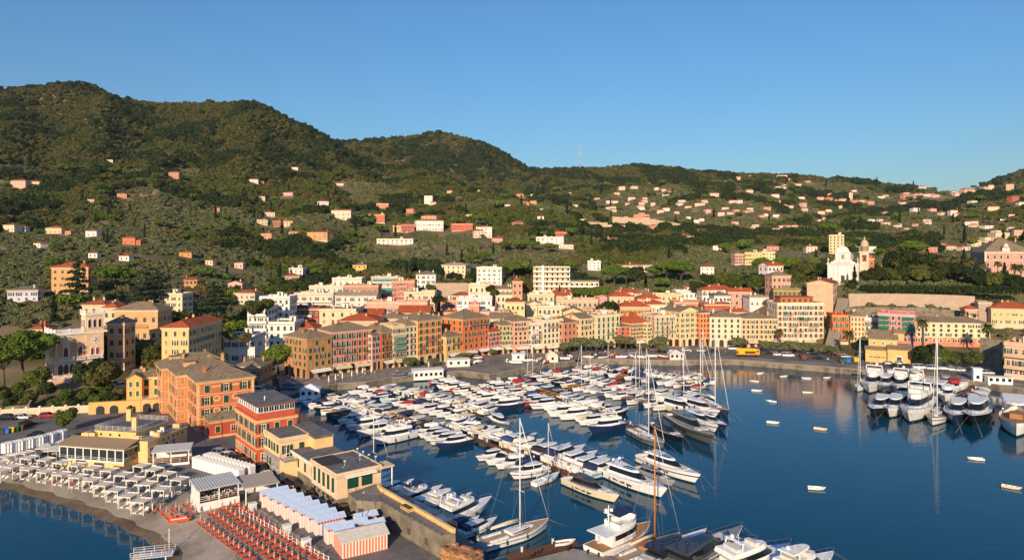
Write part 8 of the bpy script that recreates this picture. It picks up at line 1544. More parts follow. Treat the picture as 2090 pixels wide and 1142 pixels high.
pb2('sail', (1090, 984), (1142, 964), 'small white sailing yacht at the near side of the middle pontoon', 'efeeea', 'b8b4ac', 0, grp=GB); pb2('fly', (940, 868), (1004, 872), 'white sports yacht broadside between the pontoons', 'efeeea', 'f0ede6', 0, grp=GB); pb2('cruiser', (1005, 852), (1040, 874), 'white cruiser with dark hull side next to the broadside yacht', '6a6e74', 'f0ede6', 1, grp=GB)
pb2('trawler', (1210, 1132), (1328, 1082), 'white trawler yacht with navy awnings at the bottom dock', 'efeeea', '22305a', 0, grp=GB); pb2('wsail', (1268, 1150), (1388, 1098), 'classic sailing boat with varnished wooden mast at the bottom dock', '8a5030', 'd8c8a4', 0, grp=GB)
pb2('lux', (1310, 1162), (1442, 1096), 'navy and white motor yacht in the bottom row', 'efeeea', '22262e', 1, grp=GB); pb2('lux', (1352, 1178), (1516, 1096), 'dark angular motor yacht in the bottom row', '4a4642', '3a3c40', 3, grp=GB); pb2('cruiser', (1468, 1122), (1546, 1102), 'white open cruiser beyond the dark angular yacht', 'efeeea', 'f0ede6', 1, grp=GB); pb2('fly', (1455, 1172), (1615, 1128), 'white flybridge yacht at the bottom edge right', 'efeeea', 'f0ede6', 0, grp=GB); pb2('fly', (1580, 1190), (1702, 1142), 'white yacht just entering the bottom edge', 'efeeea', 'f0ede6', 1, grp=GB)
pb2('small', (1132, 1112), (1175, 1106), 'white dinghy resting on the bottom floating dock', 'efeeea', z=.75)
# right-hand marina
a, d, L = pontoon('pontoon', 'brown walkway pontoon of the right-hand marina', gp(2003, 779), gp(1918, 838), 2.6)
for k, (s, b, kd, hc, cc, v_, lab) in enumerate([((1812, 822), (1780, 850), 'cruiser', '1a1c20', 'f0ede6', 1, 'black hulled cruiser at the outer left of the right marina'), ((1842, 822), (1812, 851), 'cruiser', 'efeeea', 'f0ede6', 2, 'white hardtop cruiser second in the outer row of the right marina'), ((1885, 822), (1852, 862), 'fly', 'efeeea', 'f0ede6', 0, 'tall white sportfishing yacht in the outer row of the right marina'), ((1925, 838), (1902, 864), 'sail', 'efeeea', '2a2c30', 1, 'sailing yacht with black mast in the outer row of the right marina'), ((1962, 832), (1944, 866), 'cruiser', '22305a', 'f0ede6', 4, 'navy and white cruiser in the outer row of the right marina'), ((2000, 832), (1982, 870), 'cruiser', '1a1c20', '9a9c9e', 2, 'dark hulled hardtop yacht at the right of the outer row')]): pb2(kd, s, b, lab, hc, cc, v_, grp='right marina boats')
for k, (s, b, kd, hc, cc) in enumerate([((1788, 776), (1772, 801), 'fly', 'efeeea', 'f0ede6'), ((1812, 778), (1800, 802), 'cruiser', '6a6e74', 'f0ede6'), ((1842, 780), (1830, 803), 'fly', 'efeeea', 'f0ede6'), ((1872, 782), (1862, 804), 'fly', 'efeeea', 'e6e0d0'), ((1898, 788), (1890, 808), 'cruiser', 'efeeea', 'f0ede6'), ((1922, 790), (1914, 812), 'cruiser', 'efeeea', 'f0ede6'), ((1840, 812), (1850, 796), 'open', 'efeeea', '22305a'), ((1880, 812), (1884, 828), 'open', 'efeeea', '9ad0c8'), ((1935, 800), (1928, 818), 'open', 'efeeea', 'f0ede6'), ((1950, 786), (1940, 800), 'open', 'efeeea', 'b03028'), ((1965, 782), (1958, 794), 'covered', 'efeeea', 'f0ede6'), ((1820, 764), (1812, 774), 'open', 'efeeea', 'f0ede6'), ((1850, 766), (1842, 776), 'covered', 'efeeea', 'f0ede6'), ((1880, 768), (1874, 779), 'open', 'efeeea', 'b03028'), ((1905, 772), (1900, 783), 'small', 'b83a30', 'f0ede6'), ((1930, 774), (1926, 784), 'open', 'efeeea', '9a9c9e'), ((1955, 778), (1950, 788), 'small', 'efeeea', 'f0ede6')]): pb2(kd, s, b, '%s %s, %s in the inner rows of the right marina' % (HN[hc], KD[kd], ORD[k]), hc, cc, k % 4, grp='right marina boats')
for k, (s, b, kd, hc, cc) in enumerate([((2000, 790), (2022, 800), 'covered', 'efeeea', 'f0ede6'), ((1992, 797), (2018, 808), 'covered', 'efeeea', 'f0ede6'), ((1985, 804), (2012, 815), 'gozzo', '2f9ab0', 'f0ede6'), ((1976, 810), (2004, 822), 'gozzo', '8a5030', 'e6e0d0'), ((1968, 816), (1998, 830), 'covered', 'efeeea', 'f0ede6'), ((1958, 822), (1992, 836), 'open', 'efeeea', 'e6e0d0')]): pb2(kd, s, b, '%s %s, %s on the right side of the right marina walkway' % (HN[hc], KD[kd], ORD[k]), hc, cc, k, grp='right marina boats')
pb2('gozzo', (2074, 842), (2074, 888), 'white launch with wooden trim at the right edge', 'efeeea', 'f0ede6', 0); pb2('sail', (1762, 782), (1750, 795), 'white sailing boat with slender mast beside the right marina', 'efeeea', 'f0ede6', 0)
MO = [(1552, 762), (1539, 778), (1545, 797), (1600, 768), (1645, 772), (1688, 771), (1574, 819), (1649, 801), (1578, 862), (1675, 875), (1991, 936), (2065, 994), (1667, 996), (1586, 742)]; so = sorted(q[0] for q in MO)
for k, (u, v) in enumerate(MO):
    p = G(u, v, .2); hc = 'bcd8dc' if k == 6 else ('e6d8b8' if k % 2 else 'efeeea'); boat('small', p, [.3, 2.8, -.4, 0.1, 3.0, .2, 2.6, -.3, -.5, -.6, 2.9, -.7, -.25, .4][k], 3.5, 'little %s rowing boat at a mooring, %s from the left in the open basin' % (HN[hc], ORD[so.index(u)]), 'moored dinghies', hc, 'f0ede6', k)
# boats drawn up on the hard below the quay
bm_ = random.Random(9)
for k, (u, v) in enumerate([(1035, 738), (1052, 742), (1075, 738), (1100, 736), (1112, 741), (1150, 734), (1165, 730), (1178, 736), (1200, 731), (1216, 728), (1232, 731), (1250, 728), (1268, 731), (1290, 729), (1308, 731), (1330, 729), (1352, 731), (840, 765), (852, 762), (865, 764), (962, 742), (975, 740), (815, 768)]):
    p = G(u, v, 2.0); kd = bm_.choice(['small', 'covered', 'open', 'rib', 'small']); hc = bm_.choice(['efeeea', 'efeeea', '22305a', 'b83a30', '2f9ab0']); cc = bm_.choice(SHADE); boat(kd, p, bm_.uniform(0, 6.28), 5.5, '%s %s laid up ashore on the quay, %s listed westward along the hard' % (HN[hc], KD[kd], ORD[k]), 'boats ashore on the quay', hc, cc, k % 4, z=2.25)
# ------------------------------------------------------------------ vehicles, kiosks, people and small things
TYRE = plain('18181a', .8); RIM = plain('9a9ca0', .3, .7); LAMPM = plain('e8e8e0', .2); TAIL = plain('a01818', .3)
_car = {}
def car_parts(kind, col):
    k = (kind, col)
    if k in _car: return _car[k]
    P = []; M = plain(col, .22, .1); L, W, Hh = {'hatch': (4.0, 1.72, 1.48), 'suv': (4.4, 1.82, 1.68), 'van': (4.9, 1.9, 1.95), 'sedan': (4.5, 1.76, 1.42), 'truck': (5.6, 1.95, 2.0)}[kind]; w = W/2; x0, x1 = -L/2, L/2; bl = .52*Hh+.08
    mb = MB(); prof = [(x0+.1, .28), (x0, .5), (x0+.02, bl-.06), (x0+.15, bl), (x1-1.0, bl), (x1-.25, bl-.1), (x1-.04, bl-.3), (x1, .5), (x1-.1, .28)]
    if kind == 'truck': prof = [(x1-1.9, .35), (x1-1.9, bl), (x1-.3, bl), (x1, bl-.25), (x1, .35)]
    n = len(prof)
    for yy0, yy1, k0, k1 in ((-w, -w*.94, 0, 0),): pass
    vs = [(x, -w*(.97 if z > bl-.04 else 1), z) for x, z in prof]+[(x, w*(.97 if z > bl-.04 else 1), z) for x, z in prof]; mb.add(vs, [tuple(range(n))[::-1], tuple(range(n, 2*n))]+[(i, n+i, n+(i+1) % n, (i+1) % n)[::-1] for i in range(n)], M)
    if kind == 'truck': mb.box(x0, -w, .6, x1-2.0, w, .72, plain('d8d8d4', .5)); [mb.box(x0, s*w-.03, .72, x1-2.0, s*w+.03, 1.15, plain('dcdcd8', .5)) for s in (-1, 1)]; mb.box(x0, -.4, .4, x1-1.9, .4, .6, DARK)
    P.append(('body', mb.mesh('body'), (0, 0, 0), 0))
    ga, gf_ = {'hatch': (x0+.12, x1-.95), 'suv': (x0+.1, x1-1.05), 'van': (x0+.05, x1-.75), 'sedan': (x0+.75, x1-1.15), 'truck': (x1-1.85, x1-.3)}[kind]; ta, tf = ga+(.35 if kind != 'van' else .1), gf_-.75 if kind != 'van' else gf_-.6
    if kind == 'truck': ta, tf = ga+.02, gf_-.4
    mb = MB(); a = [(ga, -w*.95, bl), (gf_, -w*.95, bl), (gf_, w*.95, bl), (ga, w*.95, bl)]; b = [(ta, -w*.76, Hh-.06), (tf, -w*.76, Hh-.06), (tf, w*.76, Hh-.06), (ta, w*.76, Hh-.06)]; mb.add(a+b, [(0, 1, 5, 4), (1, 2, 6, 5), (2, 3, 7, 6), (3, 0, 4, 7)], GLASS); P.append(('windows', mb.mesh('windows'), (0, 0, 0), 0))
    mb = MB(); mb.add(b+[(ta+.1, -w*.68, Hh), (tf-.1, -w*.68, Hh), (tf-.1, w*.68, Hh), (ta+.1, w*.68, Hh)], [(0, 1, 5, 4), (1, 2, 6, 5), (2, 3, 7, 6), (3, 0, 4, 7), (4, 5, 6, 7)], M)
    for p, q in ((0, 4), (1, 5), (2, 6), (3, 7)): mb.tube([(a+b)[p], (a+b)[q]], .045, M, 4)
    for s in (-1, 1): mb.tube([((ga+gf_)/2-.1, s*w*.955, bl), ((ta+tf)/2, s*w*.765, Hh-.05)], .05, M, 4)
    P.append(('roof', mb.mesh('roof'), (0, 0, 0), 0))
    mb = MB(); mb.lathe([(.31, -.1), (.32, 0), (.31, .1)], TYRE, 12); mb.lathe([(.19, -.12), (.19, .12)], RIM, 8); wm = mb.mesh('wheel')
    for x in (x0+.75, x1-.8):
        for s in (-1, 1): P.append(('wheel', wm, (x, s*(w-.12), .32), 1))
    mb = MB(); mb.box(-.05, -.18, -.08, .05, .18, .08, LAMPM); hm = mb.mesh('headlight'); mb = MB(); mb.box(-.04, -.15, -.1, .04, .15, .1, TAIL); tm = mb.mesh('tail_light')
    for s in (-1, 1): P.append(('headlight', hm, (x1-.07, s*(w-.25), bl-.28), 0)); P.append(('tail_light', tm, (x0, s*(w-.22), bl-.15), 0))
    _car[k] = P; return P
def car(kind, col, u, v, hd, label, z=ZG, group='parked cars', xyp=None):
    p = G(u, v, z) if xyp is None else Vector((xyp[0], xyp[1], z)); e = empty('parked_van' if kind == 'van' else 'pickup_truck' if kind == 'truck' else 'parked_car', p, R(hd), label, {'van': 'van', 'truck': 'truck'}.get(kind, 'car'), group)
    for nm, me, loc, rot in car_parts(kind, col):
        o = mobj(nm, me, e, loc)
        if rot: o.rotation_euler = (R(90), 0, 0)
for (k, c, u, v, hd, lab) in [('suv', '16181c', 18, 856, 5, 'black car against the cream garden wall, far left'), ('hatch', 'e0e0e0', 46, 854, 5, 'white car against the cream garden wall'), ('hatch', 'b01c28', 97, 851, 5, 'red car against the cream garden wall'), ('suv', '1c1a1a', 56, 870, 80, 'dark car alone in the middle of the car park'), ('sedan', '15171a', 78, 891, 20, 'black saloon near the rubbish bins'),
   ('suv', '9aa2ac', 452, 929, -20, 'silver car first of the row under the red house'), ('hatch', 'e8e8e6', 468, 934, -20, 'white car second of the row under the red house'), ('suv', '17181b', 484, 941, -20, 'black car third of the row under the red house'), ('suv', '2a2d33', 502, 950, -20, 'dark grey car last of the row under the red house'),
   ('suv', '141518', 534, 962, -55, 'black car parked nose-on at the yellow house corner'), ('sedan', 'eceae6', 547, 975, -55, 'white saloon in front of the yellow house'), ('suv', '141416', 630, 1015, -52, 'black car beside the harbour hall wall'), ('suv', '17161a', 705, 1050, -40, 'black car at the foot of the hall corner'), ('hatch', '2f6ac0', 591, 786, 10, 'blue car in shade on the harbour corner'), ('van', 'eeeeec', 527, 800, -10, 'white van in shade near the harbour corner')]: car(k, c, u, v, hd, lab)
for (k, c, u, v, hd, lab) in [('hatch', '2a2c30', 1569, 723, -5, 'dark car under the quay trees left of the white one'), ('hatch', 'f0f0ee', 1587, 725, -5, 'white hatchback under the quay trees'), ('van', 'f2f2f0', 1608, 727, -5, 'white van on the quay by the clipped trees'), ('sedan', '1c2430', 1671, 733, -8, 'dark blue car on the quay before the stepped lane'), ('hatch', 'f0f0ee', 1816, 743, -12, 'white car in front of the harbour church'), ('hatch', 'e8e8e6', 1838, 743, -12, 'second white car in front of the harbour church'), ('suv', '18191c', 1830, 749, -12, 'black car nearer the quay edge by the church'), ('suv', '3a3c40', 1851, 750, -12, 'grey estate car nearer the quay edge by the church'), ('van', 'f2f2f0', 1877, 752, -12, 'white minibus on the quay right of the church'), ('van', 'd8dade', 1905, 754, -12, 'silver van between minibus and pickup'), ('truck', 'f0f0ee', 1930, 756, -12, 'white pickup truck on the quay at right'), ('van', 'f2f2f0', 1497, 713, -4, 'white van beside the yellow crane truck'), ('hatch', 'eeeeec', 975, 731, 20, 'white car near the orange tower awnings'), ('sedan', 'd0d0d0', 1400, 716, 0, 'pale car before the lemon house'), ('hatch', 'c8ccd0', 1430, 717, 0, 'light grey car before the orange narrow house'), ('sedan', '22242a', 1455, 717, 0, 'dark car before the cream hotel'), ('hatch', '7a1c20', 1640, 729, -6, 'dark red car under the quay trees'), ('hatch', 'e8e8e6', 250, 752, 20, 'white car on the lane above the corner house'), ('suv', '9aa6b4', 235, 755, 20, 'grey car on the lane above the corner house')]:
    if u < 300: car(k, c, u, v, hd, lab, xyp=(PD(u, 222).x, 222), z=float(tz(PD(u, 222).x, 222))+.05)
    else: car(k, c, u, v, hd, lab, 2.02)
for k, (u, v, c) in enumerate([(1128, 727, 'e8e8e6'), (1160, 726, '2a2c30'), (1292, 721, '8a9098'), (1365, 717, 'e8e8e6'), (1540, 714, '20242c'), (1556, 714, 'd8d8d6'), (1622, 718, '3a3c40'), (1655, 721, 'eaeae8'), (1700, 726, '6a1c20'), (1725, 729, 'c8ccd0'), (1758, 733, '202226'), (1960, 757, 'e8e8e6'), (1985, 759, '2a3c5a'), (2015, 763, 'd0d2d4')]): car(('hatch', 'suv', 'sedan')[k % 3], c, u, v, -6 if u > 1500 else 4, 'parked car close to the house fronts of the far quay, %s from the left' % ORD[k], 2.02)
# yellow crane truck
e = empty('crane_truck', G(1525, 727, 2.02), R(-4), 'yellow crane truck parked at the quay edge', 'truck'); YL = plain('f0b018', .4); b = MB(); b.box(-4.8, -1.2, .9, 4.8, 1.2, 1.35, plain('c88c10', .5)); b.obj('chassis', e); b = MB(); b.box(3.3, -1.2, 1.35, 4.9, 1.2, 2.9, YL); b.obj('cab', e); b = MB(); b.box(4.88, -1.0, 2.0, 4.93, 1.0, 2.7, GLASS); b.box(3.6, -1.22, 2.0, 4.6, 1.22, 2.7, GLASS); b.obj('cab_window', e)
b = MB(); b.box(-4.6, -.55, 2.4, 4.9, .55, 3.3, YL); b.box(-4.2, -.4, 3.3, 3.6, .4, 3.55, YL); b.obj('crane_arm', e); b = MB(); b.box(-3.8, -1.1, 1.35, -1.2, 1.1, 2.4, YL); b.obj('turntable', e); mb = MB(); mb.lathe([(.5, -.18), (.5, .18)], TYRE, 12); wm = mb.mesh('wheel')
for x in (-3.9, -2.7, -1.2, 3.6):
    for s in (-1, 1): o = mobj('wheel', wm, e, (x, s*1.05, .5)); o.rotation_euler = (R(90), 0, 0)
# wheelie bins
def bin_(p, rz, col, lab, s=1.0):
    e = empty('waste_container', p, rz, lab, 'bin', 'waste containers'); e.scale = (s, s, s); M = plain(col, .5); b = MB(); b.add([(-.55, -.45, .15), (.55, -.45, .15), (.55, .45, .15), (-.55, .45, .15), (-.65, -.52, 1.15), (.65, -.52, 1.15), (.65, .52, 1.15), (-.65, .52, 1.15)], [(3, 2, 1, 0), (0, 1, 5, 4), (1, 2, 6, 5), (2, 3, 7, 6), (3, 0, 4, 7)], M); b.obj('body', e); b = MB(); b.extr([(-.56, 1.15), (0, 1.42), (.56, 1.15)], -.68, .68, M); b.obj('lid', e); b = MB(); [b.tube([(x, y, 0), (x, y, .16)], .08, TYRE, 6) for x in (-.45, .45) for y in (-.35, .35)]; b.obj('castors', e)
CNB = {'2a6ab8': 'blue', 'e8b41c': 'yellow', 'c03a28': 'red', '1f6a40': 'green', '3a3e44': 'grey', '6a4a34': 'brown'}
for k, (u, v, c) in enumerate([(774, 1056, '6a4a34'), (780, 1058, '2a6ab8'), (787, 1061, '3a3e44'), (794, 1066, 'e8b41c'), (801, 1071, 'c03a28'), (806, 1075, '1f6a40')]): bin_(G(u, v, ZG), R(-50), c, '%s waste container below the mole terrace wall' % CNB[c])
for k, (u, v, c) in enumerate([(4, 885, '3a3e44'), (14, 884, '2a6ab8'), (24, 882, 'e8b41c'), (33, 880, '1f6a40'), (43, 878, '6a4a34')]): bin_(G(u, v, ZG), R(12), c, '%s waste container in the beach car park row' % CNB[c])
for k, (u, v, c) in enumerate([(1717, 739, '3a3e44'), (1724, 739, '1f6a40'), (1731, 740, '2a6ab8'), (1747, 738, 'e8b41c'), (1640, 733, '6a4a34')]): bin_(G(u, v, 2.02), R(-10), c, '%s waste container on the far quay' % CNB[c], 1.4)
# closed cafe umbrellas on the harbour corner
root = empty('closed_umbrella', (0, 0, 0), 0, 'x', 'umbrella', 'closed cafe umbrellas'); b = MB(); b.lathe([(.1, .9), (.32, 1.1), (.24, 2.0), (.12, 2.8), (.03, 3.1)], plain('ece4d4', .8), 8); b.obj('canopy', root); b = MB(); b.tube([(0, 0, 0), (0, 0, 3.2)], .05, WHITE, 6); b.lathe([(.35, 0), (.35, .1)], CONCRETE, 8); b.obj('pole', root)
for k, (u, v) in enumerate([(671, 784), (685, 780), (699, 777), (718, 772), (729, 768), (740, 766), (758, 764), (880-5, 753)]):
    lab = 'closed cream cafe umbrella, %s from the left on the harbour corner' % ORD[k]; p = G(u, v, 2.0)
    if k == 0: root.location = p; root['label'] = lab
    else: copy_tree(root, p, 0, lab)
# kiosks and floating huts
def hut(name, lab, u, v, rz, w, d, h, z=2.0, wall='eceae4', roof='d8d4cc', pitched=False, win=3):
    e = empty(name, G(u, v, z), R(rz), lab, 'kiosk'); b = MB(); b.box(-w/2, 0, -.4, w/2, d, h, plain(wall, .6)); b.obj('wall', e); b = MB()
    if pitched: b.add([(-w/2-.2, -.2, h), (w/2+.2, -.2, h), (w/2+.2, d+.2, h), (-w/2-.2, d+.2, h), (0, d/2, h+1.6)], [(0, 1, 4), (1, 2, 4), (2, 3, 4), (3, 0, 4), (3, 2, 1, 0)], plain(roof, .8))
    else: b.box(-w/2-.3, -.3, h, w/2+.3, d+.3, h+.2, plain(roof, .7))
    b.obj('roof', e); wm_ = MB(); wm_.box(-.5, -.04, 0, .5, 0, 1.1, GLASS); wm_.box(-.56, -.06, -.08, .56, 0, 0, WHITE); wm_ = wm_.mesh('window'); [mobj('window', wm_, e, (-w/2+w*(k+.5)/win, 0, 1.0)) for k in range(win)]; b = MB(); b.box(0, -.42, 0, .04, .42, 2.0, plain('8a8a88', .6)); b.obj('door', e, (w/2, d*.5, .05)); return e
hut('marina_kiosk', 'white tent-roofed marina kiosk in shade at the left pontoon', 632, 812, 10, 6, 5, 2.6, 1.0, 'dfe3e8', 'e4e6ea', True); hut('floating_cafe', 'white floating cafe with windows beside the quay', 875, 772, 18, 11, 5, 3.0, .8, 'f0ece4', 'e8e4dc', False, 6); hut('boat_shelter', 'white open shelter roof on the quay below the low yellow house', 936, 748, 12, 9, 5, 2.6, 2.0, 'e4e0d8', 'f0eee8'); hut('harbour_cabin', 'small white cabin at the slipway', 1058, 736, 5, 5, 4, 2.6, 2.0, 'f0eee8', 'f4f2ee', False, 1)
hut('round_cabin', 'cream barrel-like cabin on the slipway', 1128, 739, 10, 4.5, 3.5, 2.8, 2.0, 'ecdcc4', 'e6d6be', True, 1); hut('quay_tent', 'grey-white tent on the far quay near the tall masts', 1382, 734, 0, 6, 5, 2.4, 2.0, 'd8d0c4', 'dcd4c8', True); hut('marina_office', 'white gate kiosk at the head of the right marina walkway', 1996, 778, -20, 2.6, 2.6, 4.4, 2.0, 'f0efec', 'f4f3f0', False, 1); hut('ticket_booth', 'long white booth on the quay near the right edge', 2042, 784, -14, 7.5, 3, 2.3, 2.0, 'eeece6', 'e8e6e0', False, 4)
# low walls and terraces below the hilltop church
def wallrun(lab, pts, h, mat, name='retaining_wall', t=.6):
    e = empty(name, (0, 0, 0), 0, lab, 'wall')
    for k, (a, c) in enumerate(zip(pts[:-1], pts[1:])):
        a, c = Vector(a), Vector(c); L_ = math.hypot(c.x-a.x, c.y-a.y); b = MB(); z1 = c.z-a.z; b.add([(0, 0, -5), (L_, 0, z1-5), (L_, t, z1-5), (0, t, -5), (0, 0, h), (L_, 0, z1+h), (L_, t, z1+h), (0, t, h)], [(0, 1, 5, 4), (1, 2, 6, 5), (2, 3, 7, 6), (3, 0, 4, 7), (4, 5, 6, 7)], mat); b.obj('wall_segment', e, a, math.atan2(c.y-a.y, c.x-a.x))
def pz(u, v, D): return PD(u, D, ZV(v, D))
CONW = plaster('b8a68c')
wallrun('long pale retaining wall under the garden hedge of the hill palace', [pz(1732, 612, 352), pz(1800, 612, 350), pz(1870, 613, 346), pz(1960, 616, 342), pz(1990, 618, 340)], 3.3, CONW)
wallrun('second lower terrace wall among vegetable plots', [pz(1725, 634, 335), pz(1800, 632, 333), pz(1900, 634, 328), pz(1965, 640, 325)], 1.4, STONEWALL); wallrun('lowest terrace wall above the pink apartment block', [pz(1740, 648, 325), pz(1850, 648, 320), pz(1960, 652, 315)], 1.2, STONEWALL)
wallrun('terrace wall in front of the white hilltop church', [pz(1690, 582, 384), pz(1740, 583, 380), pz(1756, 590, 374)], 1.2, CONW); wallrun('bare stone terraces around the pink villa on the slope', [pz(1130, 455, 900), pz(1200, 458, 890), pz(1240, 460, 885)], 3.5, plaster('c4ae90')); wallrun('pale terrace wall below the pink villa on the slope', [pz(1250, 447, 960), pz(1330, 452, 950), pz(1390, 462, 930)], 3.5, plaster('c4ae90')); wallrun('long tan terrace wall on the slope right of centre', [pz(1280, 515, 700), pz(1340, 520, 690), pz(1400, 524, 680)], 3.0, plaster('bfa684')); wallrun('grey retaining wall behind the tower villa', [pz(885, 590, 440), pz(955, 590, 440)], 4, CONW); wallrun('stone wall at the right edge under the terrace house', [pz(2000, 720, 268), pz(2045, 726, 262)], 6, STONEWALL); wallrun('stone garden wall below the castle villa', [pz(10, 838, 198), pz(60, 833, 199), pz(72, 812, 204)], 1.2, STONEWALL)
# stepped lane up to the church: each step built
e = empty('stepped_lane', (0, 0, 0), 0, 'broad stepped lane climbing to the white hilltop church', 'steps'); a, c = pz(1692, 718, 306), pz(1722, 606, 352); a.z = 2.2; d = c-a; n = 44; an = math.atan2(d.y, d.x)-math.pi/2; sm_ = MB(); sm_.box(-2.6, 0, -3, 2.6, 1.25, 0, PAVING); sm_ = sm_.mesh('step')
for k in range(n): p = a.lerp(c, k/n); mobj('step', sm_, e, p, an)
# hedge of the hill garden
vs, fs = leaf_cloud([(x*1.0, 0, 1.2, 1.6, 1.5, 1.6) for x in range(0, 78, 2)], 5200, .34, 91); me = bpy.data.meshes.new('hedge'); me.from_pydata(vs.tolist(), [], fs.tolist()); me.materials.append(FOL['holm' if 'holm' in FOL else 'dark']); o = mobj('garden_hedge', me, None, pz(1760, 600, 362), math.atan2(-16, 78), (1, 1.2, 1.9)); tag(o, 'long dark clipped hedge along the hill palace garden wall', 'hedge')
# harbour masts for lamps and street lamps
lm = MB(); lm.tube([(0, 0, 0), (0, 0, 6.5)], .07, plain('5a5e62', .5, .5), 6, .045); lm.tube([(0, 0, 6.4), (.9, 0, 6.7)], .04, plain('5a5e62', .5, .5), 5); pm_ = lm.mesh('pole'); lm = MB(); lm.box(.6, -.12, 6.62, 1.2, .12, 6.74, plain('d0d0cc', .4)); hm_ = lm.mesh('lamp_head')
for k, (u, v, z) in enumerate([(698, 1030, ZG), (740, 1090, ZG), (520, 940, ZG), (420, 905, ZG), (320, 858, ZG), (640, 800, 2), (790, 772, 2), (1000, 745, 2), (1180, 733, 2), (1320, 731, 2), (1470, 731, 2), (1640, 742, 2), (1790, 756, 2), (1960, 775, 2)]): e = empty('street_lamp', G(u, v, z), R(90), 'slim grey street lamp, %s along the waterfront from the mole' % ORD[k], 'street lamp', 'street lamps'); mobj('pole', pm_, e); mobj('lamp_head', hm_, e)
# scooters
sc_ = MB(); sc_.box(-.6, -.16, .35, .1, .16, .75, DARK); sc_.box(-.55, -.18, .75, .05, .18, .86, plain('2a2a2c', .7)); sc_.extr([(-.2, .3), (.2, .3), (.16, 1.0), (-.16, 1.0)], .35, .5, plain('8a2a2a', .4)); sc_.box(.0, -.15, .28, .4, .15, .36, DARK); scb = sc_.mesh('body'); sc_ = MB(); sc_.tube([(.42, -.32, 1.05), (.42, .32, 1.05)], .03, CHR, 5); sc_.tube([(.42, 0, 1.05), (.62, 0, .3)], .04, CHR, 5); sch = sc_.mesh('handlebar'); sc_ = MB(); sc_.lathe([(.22, -.05), (.26, 0), (.22, .05)], TYRE, 10); scw = sc_.mesh('wheel')
for k in range(16):
    u, v = (545+k*7, 800+1.2*math.sin(k)-.6*k) if k < 9 else (582+(k-9)*4.2, 984+(k-9)*3.0); p = G(u, v, ZG if k > 8 else 2.0); e = empty('scooter', p, R(30 if k < 9 else -150)+rng.normal()*.1, 'parked scooter, %s %s' % (ORD[k] if k < 9 else ORD[k-9], 'in the shaded row on the harbour corner' if k < 9 else 'in the row beside the harbour hall link wall'), 'scooter', 'parked scooters'); mobj('body', scb, e); mobj('handlebar', sch, e)
    for x in (-.55, .62): o = mobj('wheel', scw, e, (x, 0, .26)); o.rotation_euler = (R(90), 0, 0)
# people strolling: one skinned body per clothing set
def person_mesh(top, legs, hair, step):
    me = bpy.data.meshes.new('p'); J = [(0, 0, .95), (0, 0, 1.2), (0, 0, 1.42), (0, 0, 1.52), (.01, 0, 1.66), (0, .1, .92), (step*.5, .11, .5), (step, .11, .07), (step+.14, .11, .04), (0, -.1, .92), (-step*.4, -.11, .5), (-step, -.11, .09), (-step+.12, -.11, .05), (0, .2, 1.4), (-step*.5, .27, 1.12), (-step*.3+.08, .27, .87), (0, -.2, 1.4), (step*.5, -.27, 1.12), (step*.6+.06, -.27, .88)]
    E = [(0, 1), (1, 2), (2, 3), (3, 4), (0, 5), (5, 6), (6, 7), (7, 8), (0, 9), (9, 10), (10, 11), (11, 12), (2, 13), (13, 14), (14, 15), (2, 16), (16, 17), (17, 18)]; rad = [.15, .14, .15, .06, .11, .1, .07, .05, .045, .1, .07, .05, .045, .07, .05, .04, .07, .05, .04]
    me.from_pydata(J, E, []); o = bpy.data.objects.new('p', me); link(o); md = o.modifiers.new('s', 'SKIN'); sv = me.skin_vertices[0].data if me.skin_vertices else None
    if sv is None:
        import bmesh; bm = bmesh.new(); bm.from_mesh(me); bm.verts.layers.skin.verify(); bm.to_mesh(me); bm.free(); sv = me.skin_vertices[0].data
    for i, r_ in enumerate(rad): sv[i].radius = (r_*(.75 if i in (0, 1, 2) else 1), r_*(1.25 if i in (0, 1, 2) else 1))
    sv[0].use_root = True; o.modifiers.new('d', 'SUBSURF').render_levels = 1; o.modifiers['d'].levels = 1; dg = bpy.context.evaluated_depsgraph_get(); out = bpy.data.meshes.new_from_object(o.evaluated_get(dg)); bpy.data.objects.remove(o)
    out.materials.clear(); [out.materials.append(m_) for m_ in (plain(top, .8), plain(legs, .8), plain('c89878', .6), plain(hair, .8), plain('3a2c24', .7))]
    for f in out.polygons:
        c = f.center; f.material_index = 4 if c.z < .1 else 1 if c.z < .98 and abs(c.y) < .24 else 3 if c.z > 1.68 or (c.z > 1.58 and c.x < -.03) else 2 if c.z > 1.5 or (abs(c.y) > .22 and c.z < 1.15) else 0; f.use_smooth = True
    out.name = 'person'; return out
PM = [(person_mesh('c8402c', '2a3448', '2a1c14', .22), 'red top and dark trousers'), (person_mesh('e8e4da', '4a6a9a', '3a2818', .18), 'white shirt and blue jeans'), (person_mesh('2a4a7a', 'c8b494', '1c1410', .2), 'blue shirt and beige trousers'), (person_mesh('d8b040', '3a3a3c', '5a3a22', .12), 'yellow top and dark trousers'), (person_mesh('303236', '26282c', '8a7a6a', .2), 'black clothes')]
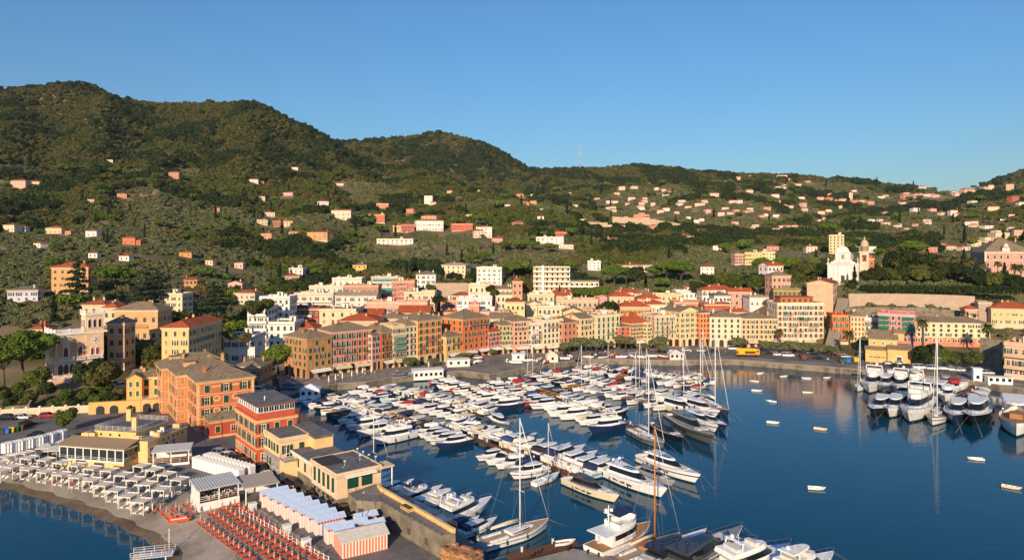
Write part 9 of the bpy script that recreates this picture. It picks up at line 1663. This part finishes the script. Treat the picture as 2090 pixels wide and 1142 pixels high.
PP = [(560, 778), (566, 776), (573, 779), (580, 777), (588, 774), (596, 776), (604, 778), (650, 775), (690, 772), (720, 765), (765, 762), (900, 745), (985, 735), (1060, 729), (1140, 726), (1200, 724), (1255, 721), (1300, 722), (1330, 720), (1375, 719), (1410, 722), (1540, 722), (1690, 738), (1780, 748), (1950, 768), (700, 774), (745, 768), (810, 762)]; PP = sorted(PP+[(1090, 728), (1225, 724), (1235, 722), (1480, 720), (1560, 727), (1580, 731), (1720, 744)])
for k, (u, v) in enumerate(PP): me, wr = PM[k % 5]; o = mobj('person', me, None, G(u, v, 2.02), rng.random()*6.28); tag(o, 'person in %s, %s along the far quay from the pine' % (wr, ORD[k]), 'person', 'people on the quay')
# bottom dock
b = MB(); b.prism([xy(G(u, v, 1.3)) for u, v in ((1072, 1143), (1171, 1118), (1292, 1146), (1420, 1300), (1060, 1300))], -2, 1.3, STONEWALL, CONCRETE); tag(b.obj('bottom_quay'), kind='structure')
a, d, L = pontoon('floating_dock', 'grey floating dock below the foreground sailing yacht', G(1040, 1140, .6), G(1182, 1102, .6), 3.0)
for k, (u, v) in enumerate([(1085, 1136), (1200, 1128), (1222, 1134), (1100, 1128), (1160, 1122)]): mb = MB(); mb.lathe([(.16, 0), (.14, .3), (.22, .42), (.2, .5)], DARK, 8); o = mb.obj('bollard', None, G(u, v, 1.3)); tag(o, 'black mooring bollard on the bottom quay, %s of five' % ORD[k], 'bollard', 'bollards')
# ------------------------------------------------------------------ light haze over the bay
m = bpy.data.materials.new('haze_air'); m.use_nodes = True; nt = m.node_tree; nt.nodes.clear(); pv_ = nt.nodes.new('ShaderNodeVolumePrincipled'); ou = nt.nodes.new('ShaderNodeOutputMaterial')
pv_.inputs['Color'].default_value = (.86, .9, .96, 1); pv_.inputs['Density'].default_value = .00003; pv_.inputs['Anisotropy'].default_value = .1; nt.links.new(pv_.outputs[0], ou.inputs['Volume'])
b = MB(); b.box(-3200, -150, -6, 3200, 3450, 760, m); tag(b.obj('haze'), kind='stuff')
print("WOODS", sow_woods())
